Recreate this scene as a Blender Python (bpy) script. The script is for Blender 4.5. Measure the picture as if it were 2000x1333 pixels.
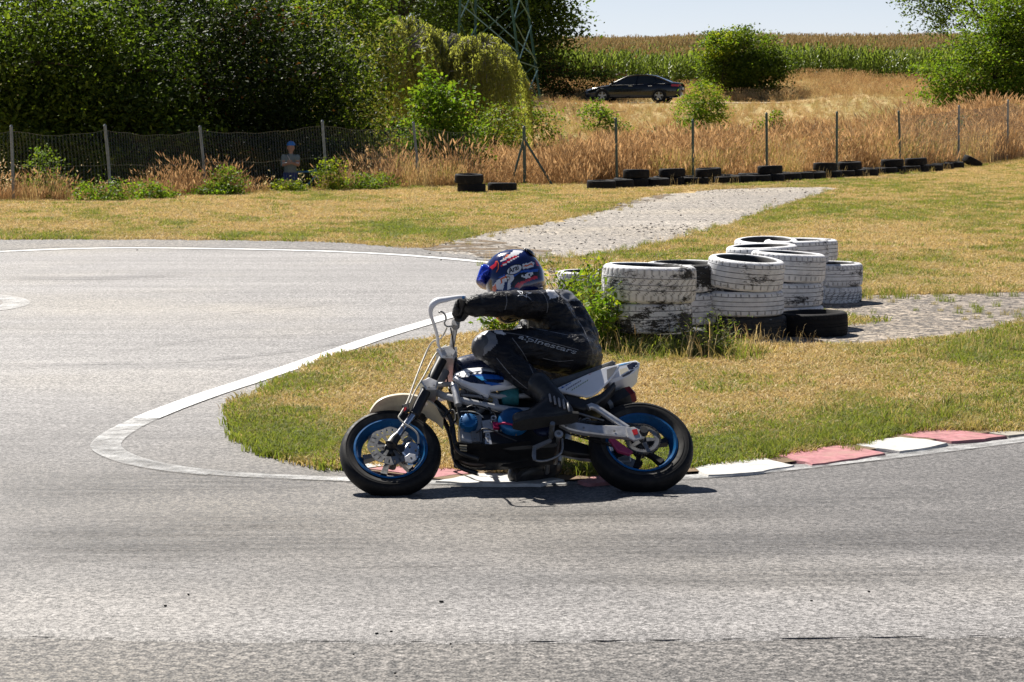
import bpy, bmesh, math, random
import numpy as np
from mathutils import Vector, Matrix
from mathutils.bvhtree import BVHTree
from mathutils.geometry import tessellate_polygon

scene = bpy.context.scene
for o in list(bpy.data.objects):
    bpy.data.objects.remove(o)
COL = scene.collection

# ------------------------------------------------------------------ camera
FPX, CAMH, CX, CY, HOR = 4500.0, 1.9, 1000.0, 666.5, 204.0
PITCH = math.atan((CY - HOR) / FPX)
cam_d = bpy.data.cameras.new('camera'); cam = bpy.data.objects.new('camera', cam_d); COL.objects.link(cam)
cam.location = (0, 0, CAMH); cam.rotation_euler = (math.pi/2 - PITCH, 0, 0)
cam_d.sensor_width = 36; cam_d.lens = FPX/2000*36; cam_d.clip_start = .1; cam_d.clip_end = 9000
cam_d.dof.use_dof = True; cam_d.dof.focus_distance = 11.6; cam_d.dof.aperture_fstop = 40
scene.camera = cam
# ------------------------------------------------------------------ light
SUN = Vector((-.47, .72, 1.0)).normalized()
w = bpy.data.worlds.new('World'); scene.world = w; w.use_nodes = True
wn = w.node_tree; bg = wn.nodes['Background']
sky = wn.nodes.new('ShaderNodeTexSky'); sky.sky_type = 'NISHITA'; sky.sun_disc = False
sky.sun_elevation = math.asin(SUN.z); sky.sun_rotation = math.atan2(SUN.x, SUN.y)
sky.air_density = .5; sky.dust_density = .3; sky.ozone_density = 1.0; sky.altitude = 100
bg.inputs['Strength'].default_value = .05
hz_ = wn.nodes.new('ShaderNodeMix'); hz_.data_type = 'RGBA'; hz_.inputs[7].default_value = (9.2, 9.4, 9.9, 1)      # pale summer haze thickening towards the horizon all round
tc_ = wn.nodes.new('ShaderNodeTexCoord'); sx_ = wn.nodes.new('ShaderNodeSeparateXYZ'); wn.links.new(tc_.outputs['Generated'], sx_.inputs[0])
m1_ = wn.nodes.new('ShaderNodeMath'); m1_.operation = 'MAXIMUM'; wn.links.new(sx_.outputs[2], m1_.inputs[0]); m1_.inputs[1].default_value = 0
m2_ = wn.nodes.new('ShaderNodeMath'); m2_.operation = 'MULTIPLY'; wn.links.new(m1_.outputs[0], m2_.inputs[0]); m2_.inputs[1].default_value = -12
m3_ = wn.nodes.new('ShaderNodeMath'); m3_.operation = 'EXPONENT'; wn.links.new(m2_.outputs[0], m3_.inputs[0])
m4_ = wn.nodes.new('ShaderNodeMath'); m4_.operation = 'MULTIPLY'; wn.links.new(m3_.outputs[0], m4_.inputs[0]); m4_.inputs[1].default_value = .95
wn.links.new(m4_.outputs[0], hz_.inputs[0])
wn.links.new(sky.outputs[0], hz_.inputs[6]); wn.links.new(hz_.outputs[2], bg.inputs[0])
sl = bpy.data.lights.new('sun', 'SUN'); sl.energy = 5.0; sl.angle = math.radians(.5); sl.color = (1, .95, .87)
so = bpy.data.objects.new('sun', sl); COL.objects.link(so); so.location = SUN*50
so.rotation_euler = SUN.to_track_quat('Z', 'Y').to_euler()
scene.view_settings.view_transform = 'Standard'; scene.view_settings.look = 'None'
scene.view_settings.exposure = 0.95; scene.view_settings.gamma = 1
scene.render.engine = 'CYCLES'
scene.cycles.max_bounces = 5; scene.cycles.diffuse_bounces = 3; scene.cycles.glossy_bounces = 2
scene.cycles.transmission_bounces = 2; scene.cycles.transparent_max_bounces = 6

rng = np.random.default_rng(7); random.seed(7)
# ------------------------------------------------------------------ pixel -> place
cp, sp = math.cos(PITCH), math.sin(PITCH)
CAM = Vector((0, 0, CAMH))
def ray(px, py):
    a = (px - CX)/FPX; b = (CY - py)/FPX
    return Vector((a, cp + b*sp, -sp + b*cp))
def gnd(px, py, z=0.0):
    r = ray(px, py); t = (z - CAMH)/r.z
    return CAM + r*t
def at(px, py, d):
    r = ray(px, py); return CAM + r*(d/r.y)
def proj(p):
    x, y, z = p[0], p[1], p[2]-CAMH
    f = y*cp - z*sp; u = y*sp + z*cp
    return CX + FPX*x/f, CY - FPX*u/f
def gpoly(pts, z=0.0): return [gnd(x, y, z) for x, y in pts]

# ------------------------------------------------------------------ object helpers
def tag(o, label=None, cat=None, group=None, kind=None):
    if label: o['label'] = label
    if cat: o['category'] = cat
    if group: o['group'] = group
    if kind: o['kind'] = kind
    return o
def empty(name, loc=(0, 0, 0), mat=None):
    o = bpy.data.objects.new(name, None); COL.objects.link(o); o.empty_display_size = .2
    if mat is not None: o.matrix_world = mat
    else: o.location = loc
    return o
def link(name, me, mats=None, parent=None, smooth=None):
    if mats is not None and not isinstance(mats, (list, tuple)): mats = [mats]
    if mats:
        for m in mats: me.materials.append(m)
    if smooth is not None:
        me.shade_smooth()
        if smooth < 179: me.set_sharp_from_angle(angle=math.radians(smooth))
    o = bpy.data.objects.new(name, me); COL.objects.link(o)
    if parent is not None: o.parent = parent
    return o
def mesh_np(name, verts, faces, nv):
    """fast mesh: verts (N,3), faces (M,nv)"""
    verts = np.asarray(verts, np.float32); faces = np.asarray(faces, np.int32)
    me = bpy.data.meshes.new(name)
    me.vertices.add(len(verts)); me.vertices.foreach_set('co', verts.ravel())
    me.loops.add(faces.size); me.loops.foreach_set('vertex_index', faces.ravel())
    me.polygons.add(len(faces))
    me.polygons.foreach_set('loop_start', np.arange(0, faces.size, nv, dtype=np.int32))
    me.polygons.foreach_set('loop_total', np.full(len(faces), nv, np.int32))
    me.update(calc_edges=True)
    return me
class MB:
    """collects shapes, builds one mesh"""
    def __init__(s): s.v = []; s.f = []
    def add(s, v, f):
        n = len(s.v); s.v += [tuple(p) for p in v]; s.f += [tuple(i+n for i in q) for q in f]; return s
    def box(s, c, size, rot=None):
        c = Vector(c); hx, hy, hz = [k/2 for k in size]
        vs = [Vector((x, y, z)) for x in (-hx, hx) for y in (-hy, hy) for z in (-hz, hz)]
        if rot is not None: vs = [rot @ p for p in vs]
        return s.add([c+p for p in vs], [(0,1,3,2),(4,6,7,5),(0,4,5,1),(2,3,7,6),(0,2,6,4),(1,5,7,3)])
    def tube(s, pts, r, n=10, flat=1.0, caps=True, up=None):
        pts = [Vector(p) for p in pts]
        rs = r if isinstance(r, (list, tuple)) else [r]*len(pts)
        vs = []; ref = None
        for i, p in enumerate(pts):
            t = (pts[min(i+1, len(pts)-1)] - pts[max(i-1, 0)]).normalized()
            if ref is None:
                a = Vector(up) if up is not None else (Vector((0, 0, 1)) if abs(t.z) < .9 else Vector((1, 0, 0)))
                ref = (a - t*a.dot(t)).normalized()
            else: ref = (ref - t*ref.dot(t)).normalized()
            b = t.cross(ref)
            for k in range(n):
                an = 2*math.pi*k/n
                vs.append(p + (ref*math.cos(an)*flat + b*math.sin(an))*rs[i])
        fs = []
        for i in range(len(pts)-1):
            for k in range(n):
                a = i*n+k; b2 = i*n+(k+1) % n
                fs.append((a, b2, b2+n, a+n))
        if caps:
            fs.append(tuple(range(n-1, -1, -1))); fs.append(tuple(range((len(pts)-1)*n, len(pts)*n)))
        return s.add(vs, fs)
    def prism(s, poly, a, b, inset=0.0, bev=0.0):
        """poly = 2D (u,v) list, extruded along w from a to b (third coord)"""
        n = len(poly)
        ar = sum(poly[i][0]*poly[(i+1) % n][1]-poly[(i+1) % n][0]*poly[i][1] for i in range(n))
        if ar < 0: poly = poly[::-1]
        cx = sum(p[0] for p in poly)/n; cy = sum(p[1] for p in poly)/n
        def ins(k):
            out = []
            for i in range(n):
                p0 = Vector(poly[i-1][:2]); p = Vector(poly[i][:2]); p1 = Vector(poly[(i+1) % n][:2])
                e0 = (p-p0); e1 = (p1-p)
                if e0.length < 1e-9 or e1.length < 1e-9: out.append(p); continue
                n0 = Vector((-e0.y, e0.x)).normalized(); n1 = Vector((-e1.y, e1.x)).normalized()
                m = (n0+n1)
                if m.length < 1e-6: m = n0
                m.normalize(); out.append(p + m*(k/max(.4, m.dot(n0))))
            return out
        if bev > 0:
            rings = [(ins(bev), a), (poly, a+bev), (poly, b-bev), (ins(bev), b)]
        else: rings = [(poly, a), (poly, b)]
        vs = [(p[0], p[1], wz) for ring, wz in rings for p in ring]
        fs = []
        for r in range(len(rings)-1):
            for i in range(n):
                j = (i+1) % n; fs.append((r*n+i, r*n+j, (r+1)*n+j, (r+1)*n+i))
        fs.append(tuple(range(n-1, -1, -1))); k = (len(rings)-1)*n; fs.append(tuple(range(k, k+n)))
        return s.add(vs, fs)
    def lathe(s, prof, c=(0, 0, 0), n=48, closed=False, skip=None):
        """prof = (r, h) list revolved about local axis +Z(third) at c"""
        m = len(prof); vs = []
        for k in range(n):
            an = 2*math.pi*k/n
            for r, h in prof: vs.append((c[0]+r*math.cos(an), c[1]+r*math.sin(an), c[2]+h))
        fs = []
        for k in range(n):
            k2 = (k+1) % n
            for j in range(m if closed else m-1):
                j2 = (j+1) % m
                if skip and skip(k, j): continue
                fs.append((k*m+j, k2*m+j, k2*m+j2, k*m+j2))
        return s.add(vs, fs)
    def build(s, name, mats=None, parent=None, smooth=35, tri=False):
        me = bpy.data.meshes.new(name); me.from_pydata(s.v, [], s.f)
        bm = bmesh.new(); bm.from_mesh(me); bmesh.ops.recalc_face_normals(bm, faces=bm.faces)
        bm.to_mesh(me); bm.free(); me.update()
        return link(name, me, mats, parent, smooth)
def sheet(name, pts, mat, z=None, parent=None):
    """flat polygon on the ground"""
    pts = [Vector((p[0], p[1], p[2] if z is None else z)) for p in pts]
    tris = tessellate_polygon([pts])
    me = bpy.data.meshes.new(name); me.from_pydata(pts, [], [tuple(t) for t in tris])
    bm = bmesh.new(); bm.from_mesh(me)
    for f in bm.faces:
        f.normal_update()
        if f.normal.z < 0: f.normal_flip()
    bm.to_mesh(me); bm.free()
    return link(name, me, mat, parent)
def spline(pts, n=8, closed=False):
    """Catmull-Rom through points"""
    P = [Vector(p) for p in pts]; out = []; m = len(P)
    for i in range(m if closed else m-1):
        if closed: p0, p1, p2, p3 = P[i-1], P[i], P[(i+1) % m], P[(i+2) % m]
        else: p0, p1, p2, p3 = P[max(i-1, 0)], P[i], P[i+1], P[min(i+2, m-1)]
        for k in range(n):
            t = k/n
            out.append(.5*((2*p1) + (p2-p0)*t + (2*p0-5*p1+4*p2-p3)*t*t + (3*p1-p0-3*p2+p3)*t**3))
    if not closed: out.append(P[-1])
    return out
def inpoly(x, y, poly):
    x = np.asarray(x); y = np.asarray(y); c = np.zeros(x.shape, bool); n = len(poly)
    for i in range(n):
        x0, y0 = poly[i][0], poly[i][1]; x1, y1 = poly[i-1][0], poly[i-1][1]
        if y0 == y1: continue
        k = ((y0 > y) != (y1 > y)) & (x < (x1-x0)*(y-y0)/(y1-y0)+x0)
        c ^= k
    return c
def vnoise(x, y, seed=0):
    x = np.asarray(x, float); y = np.asarray(y, float)
    xi = np.floor(x).astype(np.int64); yi = np.floor(y).astype(np.int64); fx = x-xi; fy = y-yi
    fx = fx*fx*(3-2*fx); fy = fy*fy*(3-2*fy)
    def h(a, b):
        n = (a*374761393 + b*668265263 + seed*974711) & 0xffffffff
        n = ((n ^ (n >> 13))*1274126177) & 0xffffffff
        return ((n ^ (n >> 16)) & 0xffff)/65535.0
    return (h(xi, yi)*(1-fx)+h(xi+1, yi)*fx)*(1-fy)+(h(xi, yi+1)*(1-fx)+h(xi+1, yi+1)*fx)*fy
def copy_tree(o, parent=None):
    c = o.copy(); COL.objects.link(c)
    if parent is not None: c.parent = parent
    for ch in o.children: copy_tree(ch, c)
    return c
# ------------------------------------------------------------------ materials
class NM:
    def __init__(s, name):
        s.m = bpy.data.materials.new(name); s.m.use_nodes = True; s.t = s.m.node_tree
        s.b = s.t.nodes['Principled BSDF']; s.out = s.t.nodes['Material Output']
        s.tc = None
    def n(s, ty, **kw):
        x = s.t.nodes.new(ty)
        for k, v in kw.items(): setattr(x, k, v)
        return x
    def l(s, a, b): s.t.links.new(a, b)
    def co(s, scale=(1, 1, 1), src='Object', loc=(0, 0, 0)):
        if s.tc is None: s.tc = s.n('ShaderNodeTexCoord')
        mp = s.n('ShaderNodeMapping'); s.l(s.tc.outputs[src], mp.inputs[0])
        mp.inputs['Scale'].default_value = scale; mp.inputs['Location'].default_value = loc
        return mp.outputs[0]
    def noise(s, scale, detail=3, rough=.55, vec=None, dist=0):
        x = s.n('ShaderNodeTexNoise'); x.inputs['Scale'].default_value = scale
        x.inputs['Detail'].default_value = detail; x.inputs['Roughness'].default_value = rough
        x.inputs['Distortion'].default_value = dist
        s.l(vec if vec is not None else s.co(), x.inputs['Vector']); return x.outputs['Fac']
    def ramp(s, fac, stops, interp='LINEAR'):
        x = s.n('ShaderNodeValToRGB'); e = x.color_ramp.elements; x.color_ramp.interpolation = interp
        while len(e) < len(stops): e.new(.5)
        for k, (p, c) in enumerate(stops):
            e[k].position = p
            e[k].color = (c, c, c, 1) if isinstance(c, (int, float)) else (*c, 1)
        s.l(fac, x.inputs[0]); return x.outputs[0]
    def mix(s, fac, a, b, mode='MIX'):
        x = s.n('ShaderNodeMix', data_type='RGBA', blend_type=mode)
        for v, i in ((fac, 0), (a, 6), (b, 7)):
            if isinstance(v, (int, float)): x.inputs[i].default_value = v if i == 0 else (v, v, v, 1)
            elif isinstance(v, tuple): x.inputs[i].default_value = (*v, 1)
            else: s.l(v, x.inputs[i])
        return x.outputs[2]
    def math(s, op, a, b=None):
        x = s.n('ShaderNodeMath', operation=op)
        for v, i in ((a, 0), (b, 1)):
            if v is None: continue
            if isinstance(v, (int, float)): x.inputs[i].default_value = v
            else: s.l(v, x.inputs[i])
        return x.outputs[0]
    def set(s, **kw):
        for k, v in kw.items():
            k = {'col': 'Base Color', 'rough': 'Roughness', 'metal': 'Metallic', 'coat': 'Coat Weight', 'spec': 'Specular IOR Level'}.get(k, k)
            if isinstance(v, tuple) and len(v) == 3: v = (*v, 1)
            if isinstance(v, (int, float, tuple)): s.b.inputs[k].default_value = v
            else: s.l(v, s.b.inputs[k])
        return s
    def bump(s, h, strength=.3, dist=.01):
        x = s.n('ShaderNodeBump'); x.inputs['Strength'].default_value = strength; x.inputs['Distance'].default_value = dist
        s.l(h, x.inputs['Height']); s.l(x.outputs[0], s.b.inputs['Normal']); return s
    def alpha(s, fac):
        tr = s.n('ShaderNodeBsdfTransparent'); mx = s.n('ShaderNodeMixShader')
        s.l(fac, mx.inputs[0]); s.l(tr.outputs[0], mx.inputs[1]); s.l(s.b.outputs[0], mx.inputs[2])
        s.l(mx.outputs[0], s.out.inputs[0]); return s
MATS = {}
def simple(name, col, rough=.5, metal=0, var=.15, scale=30, bump=0, bscale=120, coat=0, dirt=None, spec=.5):
    if name in MATS: return MATS[name]
    k = NM(name); nz = k.noise(scale, 4)
    f = k.ramp(nz, [(.3, 1-var), (.7, 1+var*.6)])
    c = k.mix(1.0, tuple(col), f, 'MULTIPLY')
    if dirt:
        d = k.ramp(k.noise(scale*.4, 5, .65), [(.48, 0), (.68, 1)])
        c = k.mix(d, c, tuple(dirt))
    k.set(col=c, rough=k.ramp(k.noise(scale*1.7, 3), [(.3, max(.03, rough-.08)), (.7, min(1, rough+.1))]), metal=metal, coat=coat, spec=spec)
    if bump: k.bump(k.noise(bscale, 3), bump, .002)
    MATS[name] = k.m; return k.m
def leafmat(name, cols, trans=.35, rough=.55, tcol=None):
    """foliage: colour differs from leaf to leaf"""
    k = NM(name); g = k.n('ShaderNodeNewGeometry'); oi = k.n('ShaderNodeObjectInfo')
    stops = [(i/(max(1, len(cols)-1)), c) for i, c in enumerate(cols)]
    r = k.math('FRACT', k.math('ADD', g.outputs['Random Per Island'], k.math('MULTIPLY', oi.outputs['Random'], 7.31)))
    c = k.ramp(r, stops)
    k.set(col=c, rough=rough, spec=.15)
    t = k.n('ShaderNodeBsdfTranslucent')
    tc = k.mix(1.0, c, tcol if tcol else (1.5, 1.6, .7), 'MULTIPLY'); k.l(tc, t.inputs[0])
    mx = k.n('ShaderNodeMixShader'); mx.inputs[0].default_value = trans
    k.l(k.b.outputs[0], mx.inputs[1]); k.l(t.outputs[0], mx.inputs[2]); k.l(mx.outputs[0], k.out.inputs[0])
    return k.m

def asphalt(name, c0, c1, grain=130, tan=True, contrast=.8, coarse=False, band=False):
    k = NM(name); v = k.co()
    big = k.noise(.16, 4, .6); mid = k.noise(1.3, 4, .6)
    st = k.noise(1.0, 4, .65, k.co((.10, 2.6, 1)))
    st2 = k.noise(1.0, 5, .7, k.co((.35, 9, 1), loc=(3, 1, 0)))
    c = k.mix(k.ramp(big, [(.35, 0), (.65, 1)]), c0, c1)
    c = k.mix(k.ramp(st, [(.33, .75), (.6, 0)]), c, tuple(x*.70 for x in c0))
    c = k.mix(k.ramp(st2, [(.36, .4), (.5, 0)]), c, tuple(x*.66 for x in c0))
    if tan: c = k.mix(k.ramp(k.noise(.23, 3, .5, k.co(loc=(7, 3, 0))), [(.5, 0), (.72, .55)]), c, (c1[0]*1.05, c1[1]*.98, c1[2]*.82))
    c = k.mix(k.ramp(mid, [(.3, .22), (.55, 0)]), c, tuple(x*.75 for x in c0))
    vo = k.n('ShaderNodeTexVoronoi'); vo.inputs['Scale'].default_value = grain; k.l(v, vo.inputs['Vector'])
    gr = k.ramp(k.noise(grain*.42, 4, .78), [(.37, 1-contrast), (.49, .95), (.62, 1+contrast*.7)])
    c = k.mix(1.0, c, gr, 'MULTIPLY')
    if band:
        s0 = k.n('ShaderNodeSeparateXYZ'); k.l(k.co(), s0.inputs[0])
        c = k.mix(k.ramp(k.math('DIVIDE', k.math('ADD', s0.outputs[1], k.math('MULTIPLY', k.noise(.4, 3), 3.0)), 30.0), [(.325, .12), (.375, 1), (.44, 1), (.56, 0)]), c, k.mix(1.0, c, (.55, .54, .535), 'MULTIPLY'))
    # open worn patches where dark binder shows between the stones
    if band:
        sx = k.n('ShaderNodeSeparateXYZ'); k.l(k.co(), sx.inputs[0])
        yb = k.math('ADD', sx.outputs[1], k.math('MULTIPLY', k.math('SUBTRACT', k.noise(.5, 3), .5), 1.6))
        msk = k.ramp(k.math('DIVIDE', yb, 20.0), [(.515, 0), (.55, .9), (.572, .9), (.61, 0), (.66, 0), (.9, .0)])
    else: msk = k.ramp(k.noise(.7, 3), [(.4, .2), (.6, .8)])
    msk = k.math('MAXIMUM', msk, k.ramp(k.noise(.35, 4, .6, k.co((.5, 1.4, 1), loc=(11, 5, 0))), [(.48, .12), (.62, .7)]))
    sp2 = k.ramp(k.noise(grain*.42, 3, .8), [(.44, 1), (.52, 0)])
    c = k.mix(k.math('MULTIPLY', sp2, msk), c, tuple(x*.28 for x in c0))
    sp_ = k.n('ShaderNodeSeparateColor'); k.l(vo.outputs['Color'], sp_.inputs[0])
    c = k.mix(1.0, c, k.ramp(sp_.outputs[0], [(0, 1-contrast*.7), (.25, .95), (.8, 1.0), (1, 1+contrast*.6)]), 'MULTIPLY')
    k.set(col=c, rough=.72, spec=.45)
    k.bump(k.math('ADD', vo.outputs['Distance'], k.noise(grain*.5, 3)), .6 if coarse else .45, .006 if coarse else .004)
    return k.m
M_track = asphalt('track_asphalt', (.225, .215, .21), (.285, .272, .263), band=True)
M_coarse = asphalt('coarse_asphalt', (.125, .116, .108), (.165, .153, .142), grain=80, contrast=1.0, coarse=True)
M_path = asphalt('old_asphalt', (.235, .205, .172), (.36, .32, .27), grain=34, contrast=1.0)
M_gravel = asphalt('worn_gravel', (.20, .165, .132), (.28, .235, .185), grain=26, contrast=1.1, coarse=True)
M_gravel2 = asphalt('shoulder_asphalt', (.15, .14, .132), (.20, .185, .172), grain=60, contrast=.9, coarse=True)

def paint_line(name, col, lo=.42, hi=.55, sc=9, mn=.75):
    k = NM(name)
    k.set(col=k.mix(k.ramp(k.noise(30, 4), [(.35, .7), (.65, 0)]), col, tuple(x*.72 for x in col)), rough=.65)
    f = k.math('MULTIPLY', k.ramp(k.noise(sc, 5, .7), [(lo-.12, mn), (hi-.06, 1)]), k.ramp(k.noise(85, 3, .7), [(.36, .45), (.5, 1)]))
    k.alpha(f); return k.m
M_line = paint_line('white_road_paint', (.74, .74, .73), .36, .46)
M_line_worn = paint_line('worn_road_paint', (.60, .60, .59), .53, .80, 5, .24)
k = NM('tyre_marks'); k.set(col=(.03, .03, .032), rough=.7); fa_ = k.n('ShaderNodeAttribute', attribute_name='fade')
k.alpha(k.math('MULTIPLY', fa_.outputs['Fac'], k.math('MULTIPLY', k.ramp(k.noise(1, 5, .7, k.co((.8, 14, 1))), [(.38, 0), (.66, .75)]), k.ramp(k.noise(60, 3), [(.35, .3), (.6, 1)]))))
M_skid = k.m

def grass_ground(name):
    k = NM(name); a = k.n('ShaderNodeAttribute', attribute_name='green')
    n1 = k.noise(2.5, 5, .7); n2 = k.noise(14, 4, .7)
    straw = k.ramp(n1, [(.25, (.30, .21, .10)), (.5, (.48, .355, .175)), (.75, (.60, .46, .24))])
    gre = k.ramp(n1, [(.3, (.12, .14, .03)), (.7, (.24, .23, .07))])
    f = k.ramp(k.math('ADD', a.outputs['Fac'], k.math('MULTIPLY', k.math('SUBTRACT', n2, .5), .9)), [(.35, 0), (.9, 1)])
    c = k.mix(f, straw, gre)
    c = k.mix(1.0, c, k.ramp(k.noise(45, 3, .7), [(.3, .6), (.7, 1.2)]), 'MULTIPLY')
    k.set(col=c, rough=.95, spec=.1); k.bump(k.noise(30, 4, .7), .8, .03)
    return k.m
M_ground = grass_ground('dry_grass_ground')
M_dirt = simple('bare_earth', (.20, .145, .095), .95, var=.35, scale=3, bump=.8, bscale=25, spec=.1)
M_kred = simple('kerb_red', (.40, .185, .195), .85, var=.35, scale=22, bump=.7, bscale=90, dirt=(.36, .21, .19), spec=.15)
M_kwhite = simple('kerb_white', (.55, .54, .52), .85, var=.3, scale=22, bump=.7, bscale=90, dirt=(.44, .42, .39), spec=.15)
M_conc = simple('bare_concrete', (.36, .33, .28), .9, var=.25, scale=5, bump=.6, bscale=60, spec=.2)
M_bark = simple('bark', (.075, .058, .042), .95, var=.4, scale=8, bump=.8, bscale=18, spec=.1)
M_twig_lit = simple('sunlit_twig_bark', (.30, .28, .25), .9, var=.4, scale=8, bump=.5, bscale=18, spec=.1)
k = NM('loose_soil'); k.set(col=k.ramp(k.noise(6, 5, .7), [(.3, (.12, .09, .06)), (.7, (.27, .21, .15))]), rough=.95, spec=.1); k.bump(k.noise(40, 4, .7), .8, .02)
k.alpha(k.ramp(k.noise(2.2, 6, .75), [(.44, 0), (.56, 1)])); M_dirt2 = k.m
# ------------------------------------------------------------------ terrain
def sstep(a, b, x):
    t = np.clip((x-a)/(b-a), 0, 1); return t*t*(3-2*t)
FENCE = [(-420, 47.0-3.5, 1.45), (-170, 45.5, 1.45), (28, 45.7, 1.46), (220, 46.5, 1.47), (405, 49.0, 1.42), (640, 51.5, 1.52), (820, 53.5, 1.47),
         (1025, 54.8, 1.36), (1205, 55.8, 1.55), (1353, 57.2, 1.50), (1497, 59.6, 1.66), (1633, 62.6, 1.68), (1757, 66, 1.69), (1870, 70, 1.84), (1965, 74, 2.02), (2090, 78, 2.0)]
FX = np.array([(p[0]-CX)/FPX*p[1] for p in FENCE]); FY = np.array([p[1] for p in FENCE])
def fence_y(x): return np.interp(x, FX, FY)
def T(x, y):
    x = np.asarray(x, float); y = np.asarray(y, float)
    z = np.interp(y, [80, 110, 114, 121, 135, 200, 262, 300, 600, 4000], [0, 1.90, 1.93, 1.96, 3.0, 5.2, 7.1, 7.4, 7.0, 5.0])
    z = z + (vnoise(x*.12, y*.12, 3)-.5)*.5*sstep(82, 90, y)*(1-sstep(110, 114, y)*(1-sstep(123, 128, y)))
    left = 1-sstep(0, 5, x)
    fy = fence_y(x)
    z = z - .55*left*sstep(fy+.3, fy+2.5, y)*(1-sstep(66, 80, y))
    rise = .25*sstep(13, 19, x)*sstep(60, 72, y)
    return z+rise
GREEN = [(580, 830, .9, .6), (620, 720, .9, .4), (540, 880, .5, .7), (760, 700, .8, .4), (850, 452, 1.7, .9), (1880, 700, 1.2, .4), (2000, 680, 1.4, .4),
         (1400, 890, .35, .8), (1330, 920, .4, .7), (1560, 868, .5, .55), (1690, 862, .4, .7), (1250, 690, .9, .8), (1850, 822, .5, .45), (1110, 600, 1.2, .8),
         (300, 460, 3, .25), (1700, 420, 4, .3), (1900, 370, 4, .35), (1500, 520, 2, .25), (1260, 410, 2.2, .4), (760, 900, .6, .5), (1150, 900, .5, .8)]
GREEN = [(gnd(a, b).x, gnd(a, b).y, r, s) for a, b, r, s in GREEN]
def greenness(x, y):
    x = np.asarray(x, float); y = np.asarray(y, float)
    g = .05 + .46*(vnoise(x*.55, y*.28, 11)-.5) + .45*(vnoise(x*2.3, y*1.3, 12)-.5)
    for gx, gy, r, s in GREEN: g = g + .5*s*np.exp(-((x-gx)**2+((y-gy)*.6)**2)/(r*r))
    g = g+.42*sstep(78, 86, y)*(1-sstep(125, 140, y)*0)
    return np.clip(g, 0, 1)
xs = np.concatenate([[-3500, -1200, -400, -150, -70, -45], np.arange(-30, 30.1, .5), [45, 70, 150, 400, 1200, 3500]])
ys = np.concatenate([[-60, -15, -4], np.arange(2, 82, .5), np.arange(82, 302, 2), [360, 500, 1000, 2500, 4500]])
X, Y = np.meshgrid(xs, ys); Z = T(X, Y)
nx, ny = len(xs), len(ys)
idx = np.arange(nx*ny).reshape(ny, nx)
gf = np.stack([idx[:-1, :-1], idx[:-1, 1:], idx[1:, 1:], idx[1:, :-1]], -1).reshape(-1, 4)
gme = mesh_np('ground', np.stack([X, Y, Z], -1).reshape(-1, 3), gf, 4)
ga = gme.attributes.new('green', 'FLOAT', 'POINT'); ga.data.foreach_set('value', greenness(X, Y).ravel().astype(np.float32))
ground_o = tag(link('ground', gme, M_ground, smooth=180), kind='structure')

# ------------------------------------------------------------------ track surfaces
SEAM = [(-900, 1238), (-50, 1247), (500, 1256), (1000, 1258), (1500, 1252), (2050, 1244), (2900, 1225)]
ISLAND = [(452, 824), (462, 798), (492, 782), (525, 764), (575, 743), (650, 714), (730, 692), (805, 677), (870, 669), (930, 660), (975, 646), (1050, 615), (1100, 585), (1180, 580), (1215, 650),
          (1300, 676), (1400, 690), (1460, 685), (1560, 684), (1700, 683), (1850, 668), (1930, 655), (2000, 640), (2300, 606), (2700, 590),
          (2700, 745), (2300, 795), (2010, 843), (1960, 850), (1800, 846), (1700, 868), (1600, 884), (1480, 902), (1350, 918), (1230, 930), (1130, 936), (1000, 934), (850, 924), (750, 922), (660, 921), (590, 908), (525, 890), (480, 864), (455, 842)]
TRACK = [(-900, 468), (-200, 470), (0, 470), (300, 470), (640, 474), (800, 486), (900, 500), (985, 514), (1060, 526), (1080, 560), (1000, 660), (1000, 900), (1300, 915), (1700, 860), (2000, 838), (2300, 790), (2900, 720)]
PATH = [(805, 489), (850, 478), (930, 459), (1000, 446), (1090, 430), (1165, 414), (1215, 398), (1250, 386), (1330, 376), (1420, 370), (1540, 367), (1650, 368), (1600, 384), (1540, 402), (1440, 438), (1370, 459), (1300, 478), (1220, 497), (1130, 507), (1060, 522), (985, 514), (900, 500)]
GRAVEL = [(1062, 523), (1180, 545), (1400, 562), (1690, 578), (1780, 577), (2000, 573), (2700, 560), (2700, 600), (2300, 616), (2000, 650), (1850, 678), (1700, 694), (1400, 700), (1200, 680), (1000, 662), (1082, 560)]
def jag(pts, n=10, amp=.05, seed=5):
    """wander the outline of a ground patch a little"""
    out = []; P = [gnd(x, y) for x, y in pts]
    for i in range(len(P)):
        a, b = P[i], P[(i+1) % len(P)]
        m = max(1, min(n, int((b-a).length/.25)))
        for k in range(m):
            p = a.lerp(b, k/m)
            f = min(1.5, p.y/15)*amp
            out.append(Vector((p.x+(vnoise(p.x*3, p.y*3, seed)-.5)*2*f, p.y+(vnoise(p.x*3, p.y*3, seed+1)-.5)*4*f, 0)))
    return out
seam_g = spline(gpoly(SEAM), 6)
near = [Vector((60, seam_g[-1].y+1, 0)), Vector((60, -30, 0)), Vector((-60, -30, 0)), Vector((-60, seam_g[0].y+1, 0))]
tag(sheet('track_verge', near+[p+Vector((0, .25, 0)) for p in seam_g], M_coarse, .004), kind='structure')
tr = gpoly(TRACK)
tag(sheet('track', list(reversed(seam_g))+[tr[0]+Vector((-8, 0, 0))]+tr+[Vector((40, tr[-1].y, 0))], M_track, .010), kind='structure')
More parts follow.
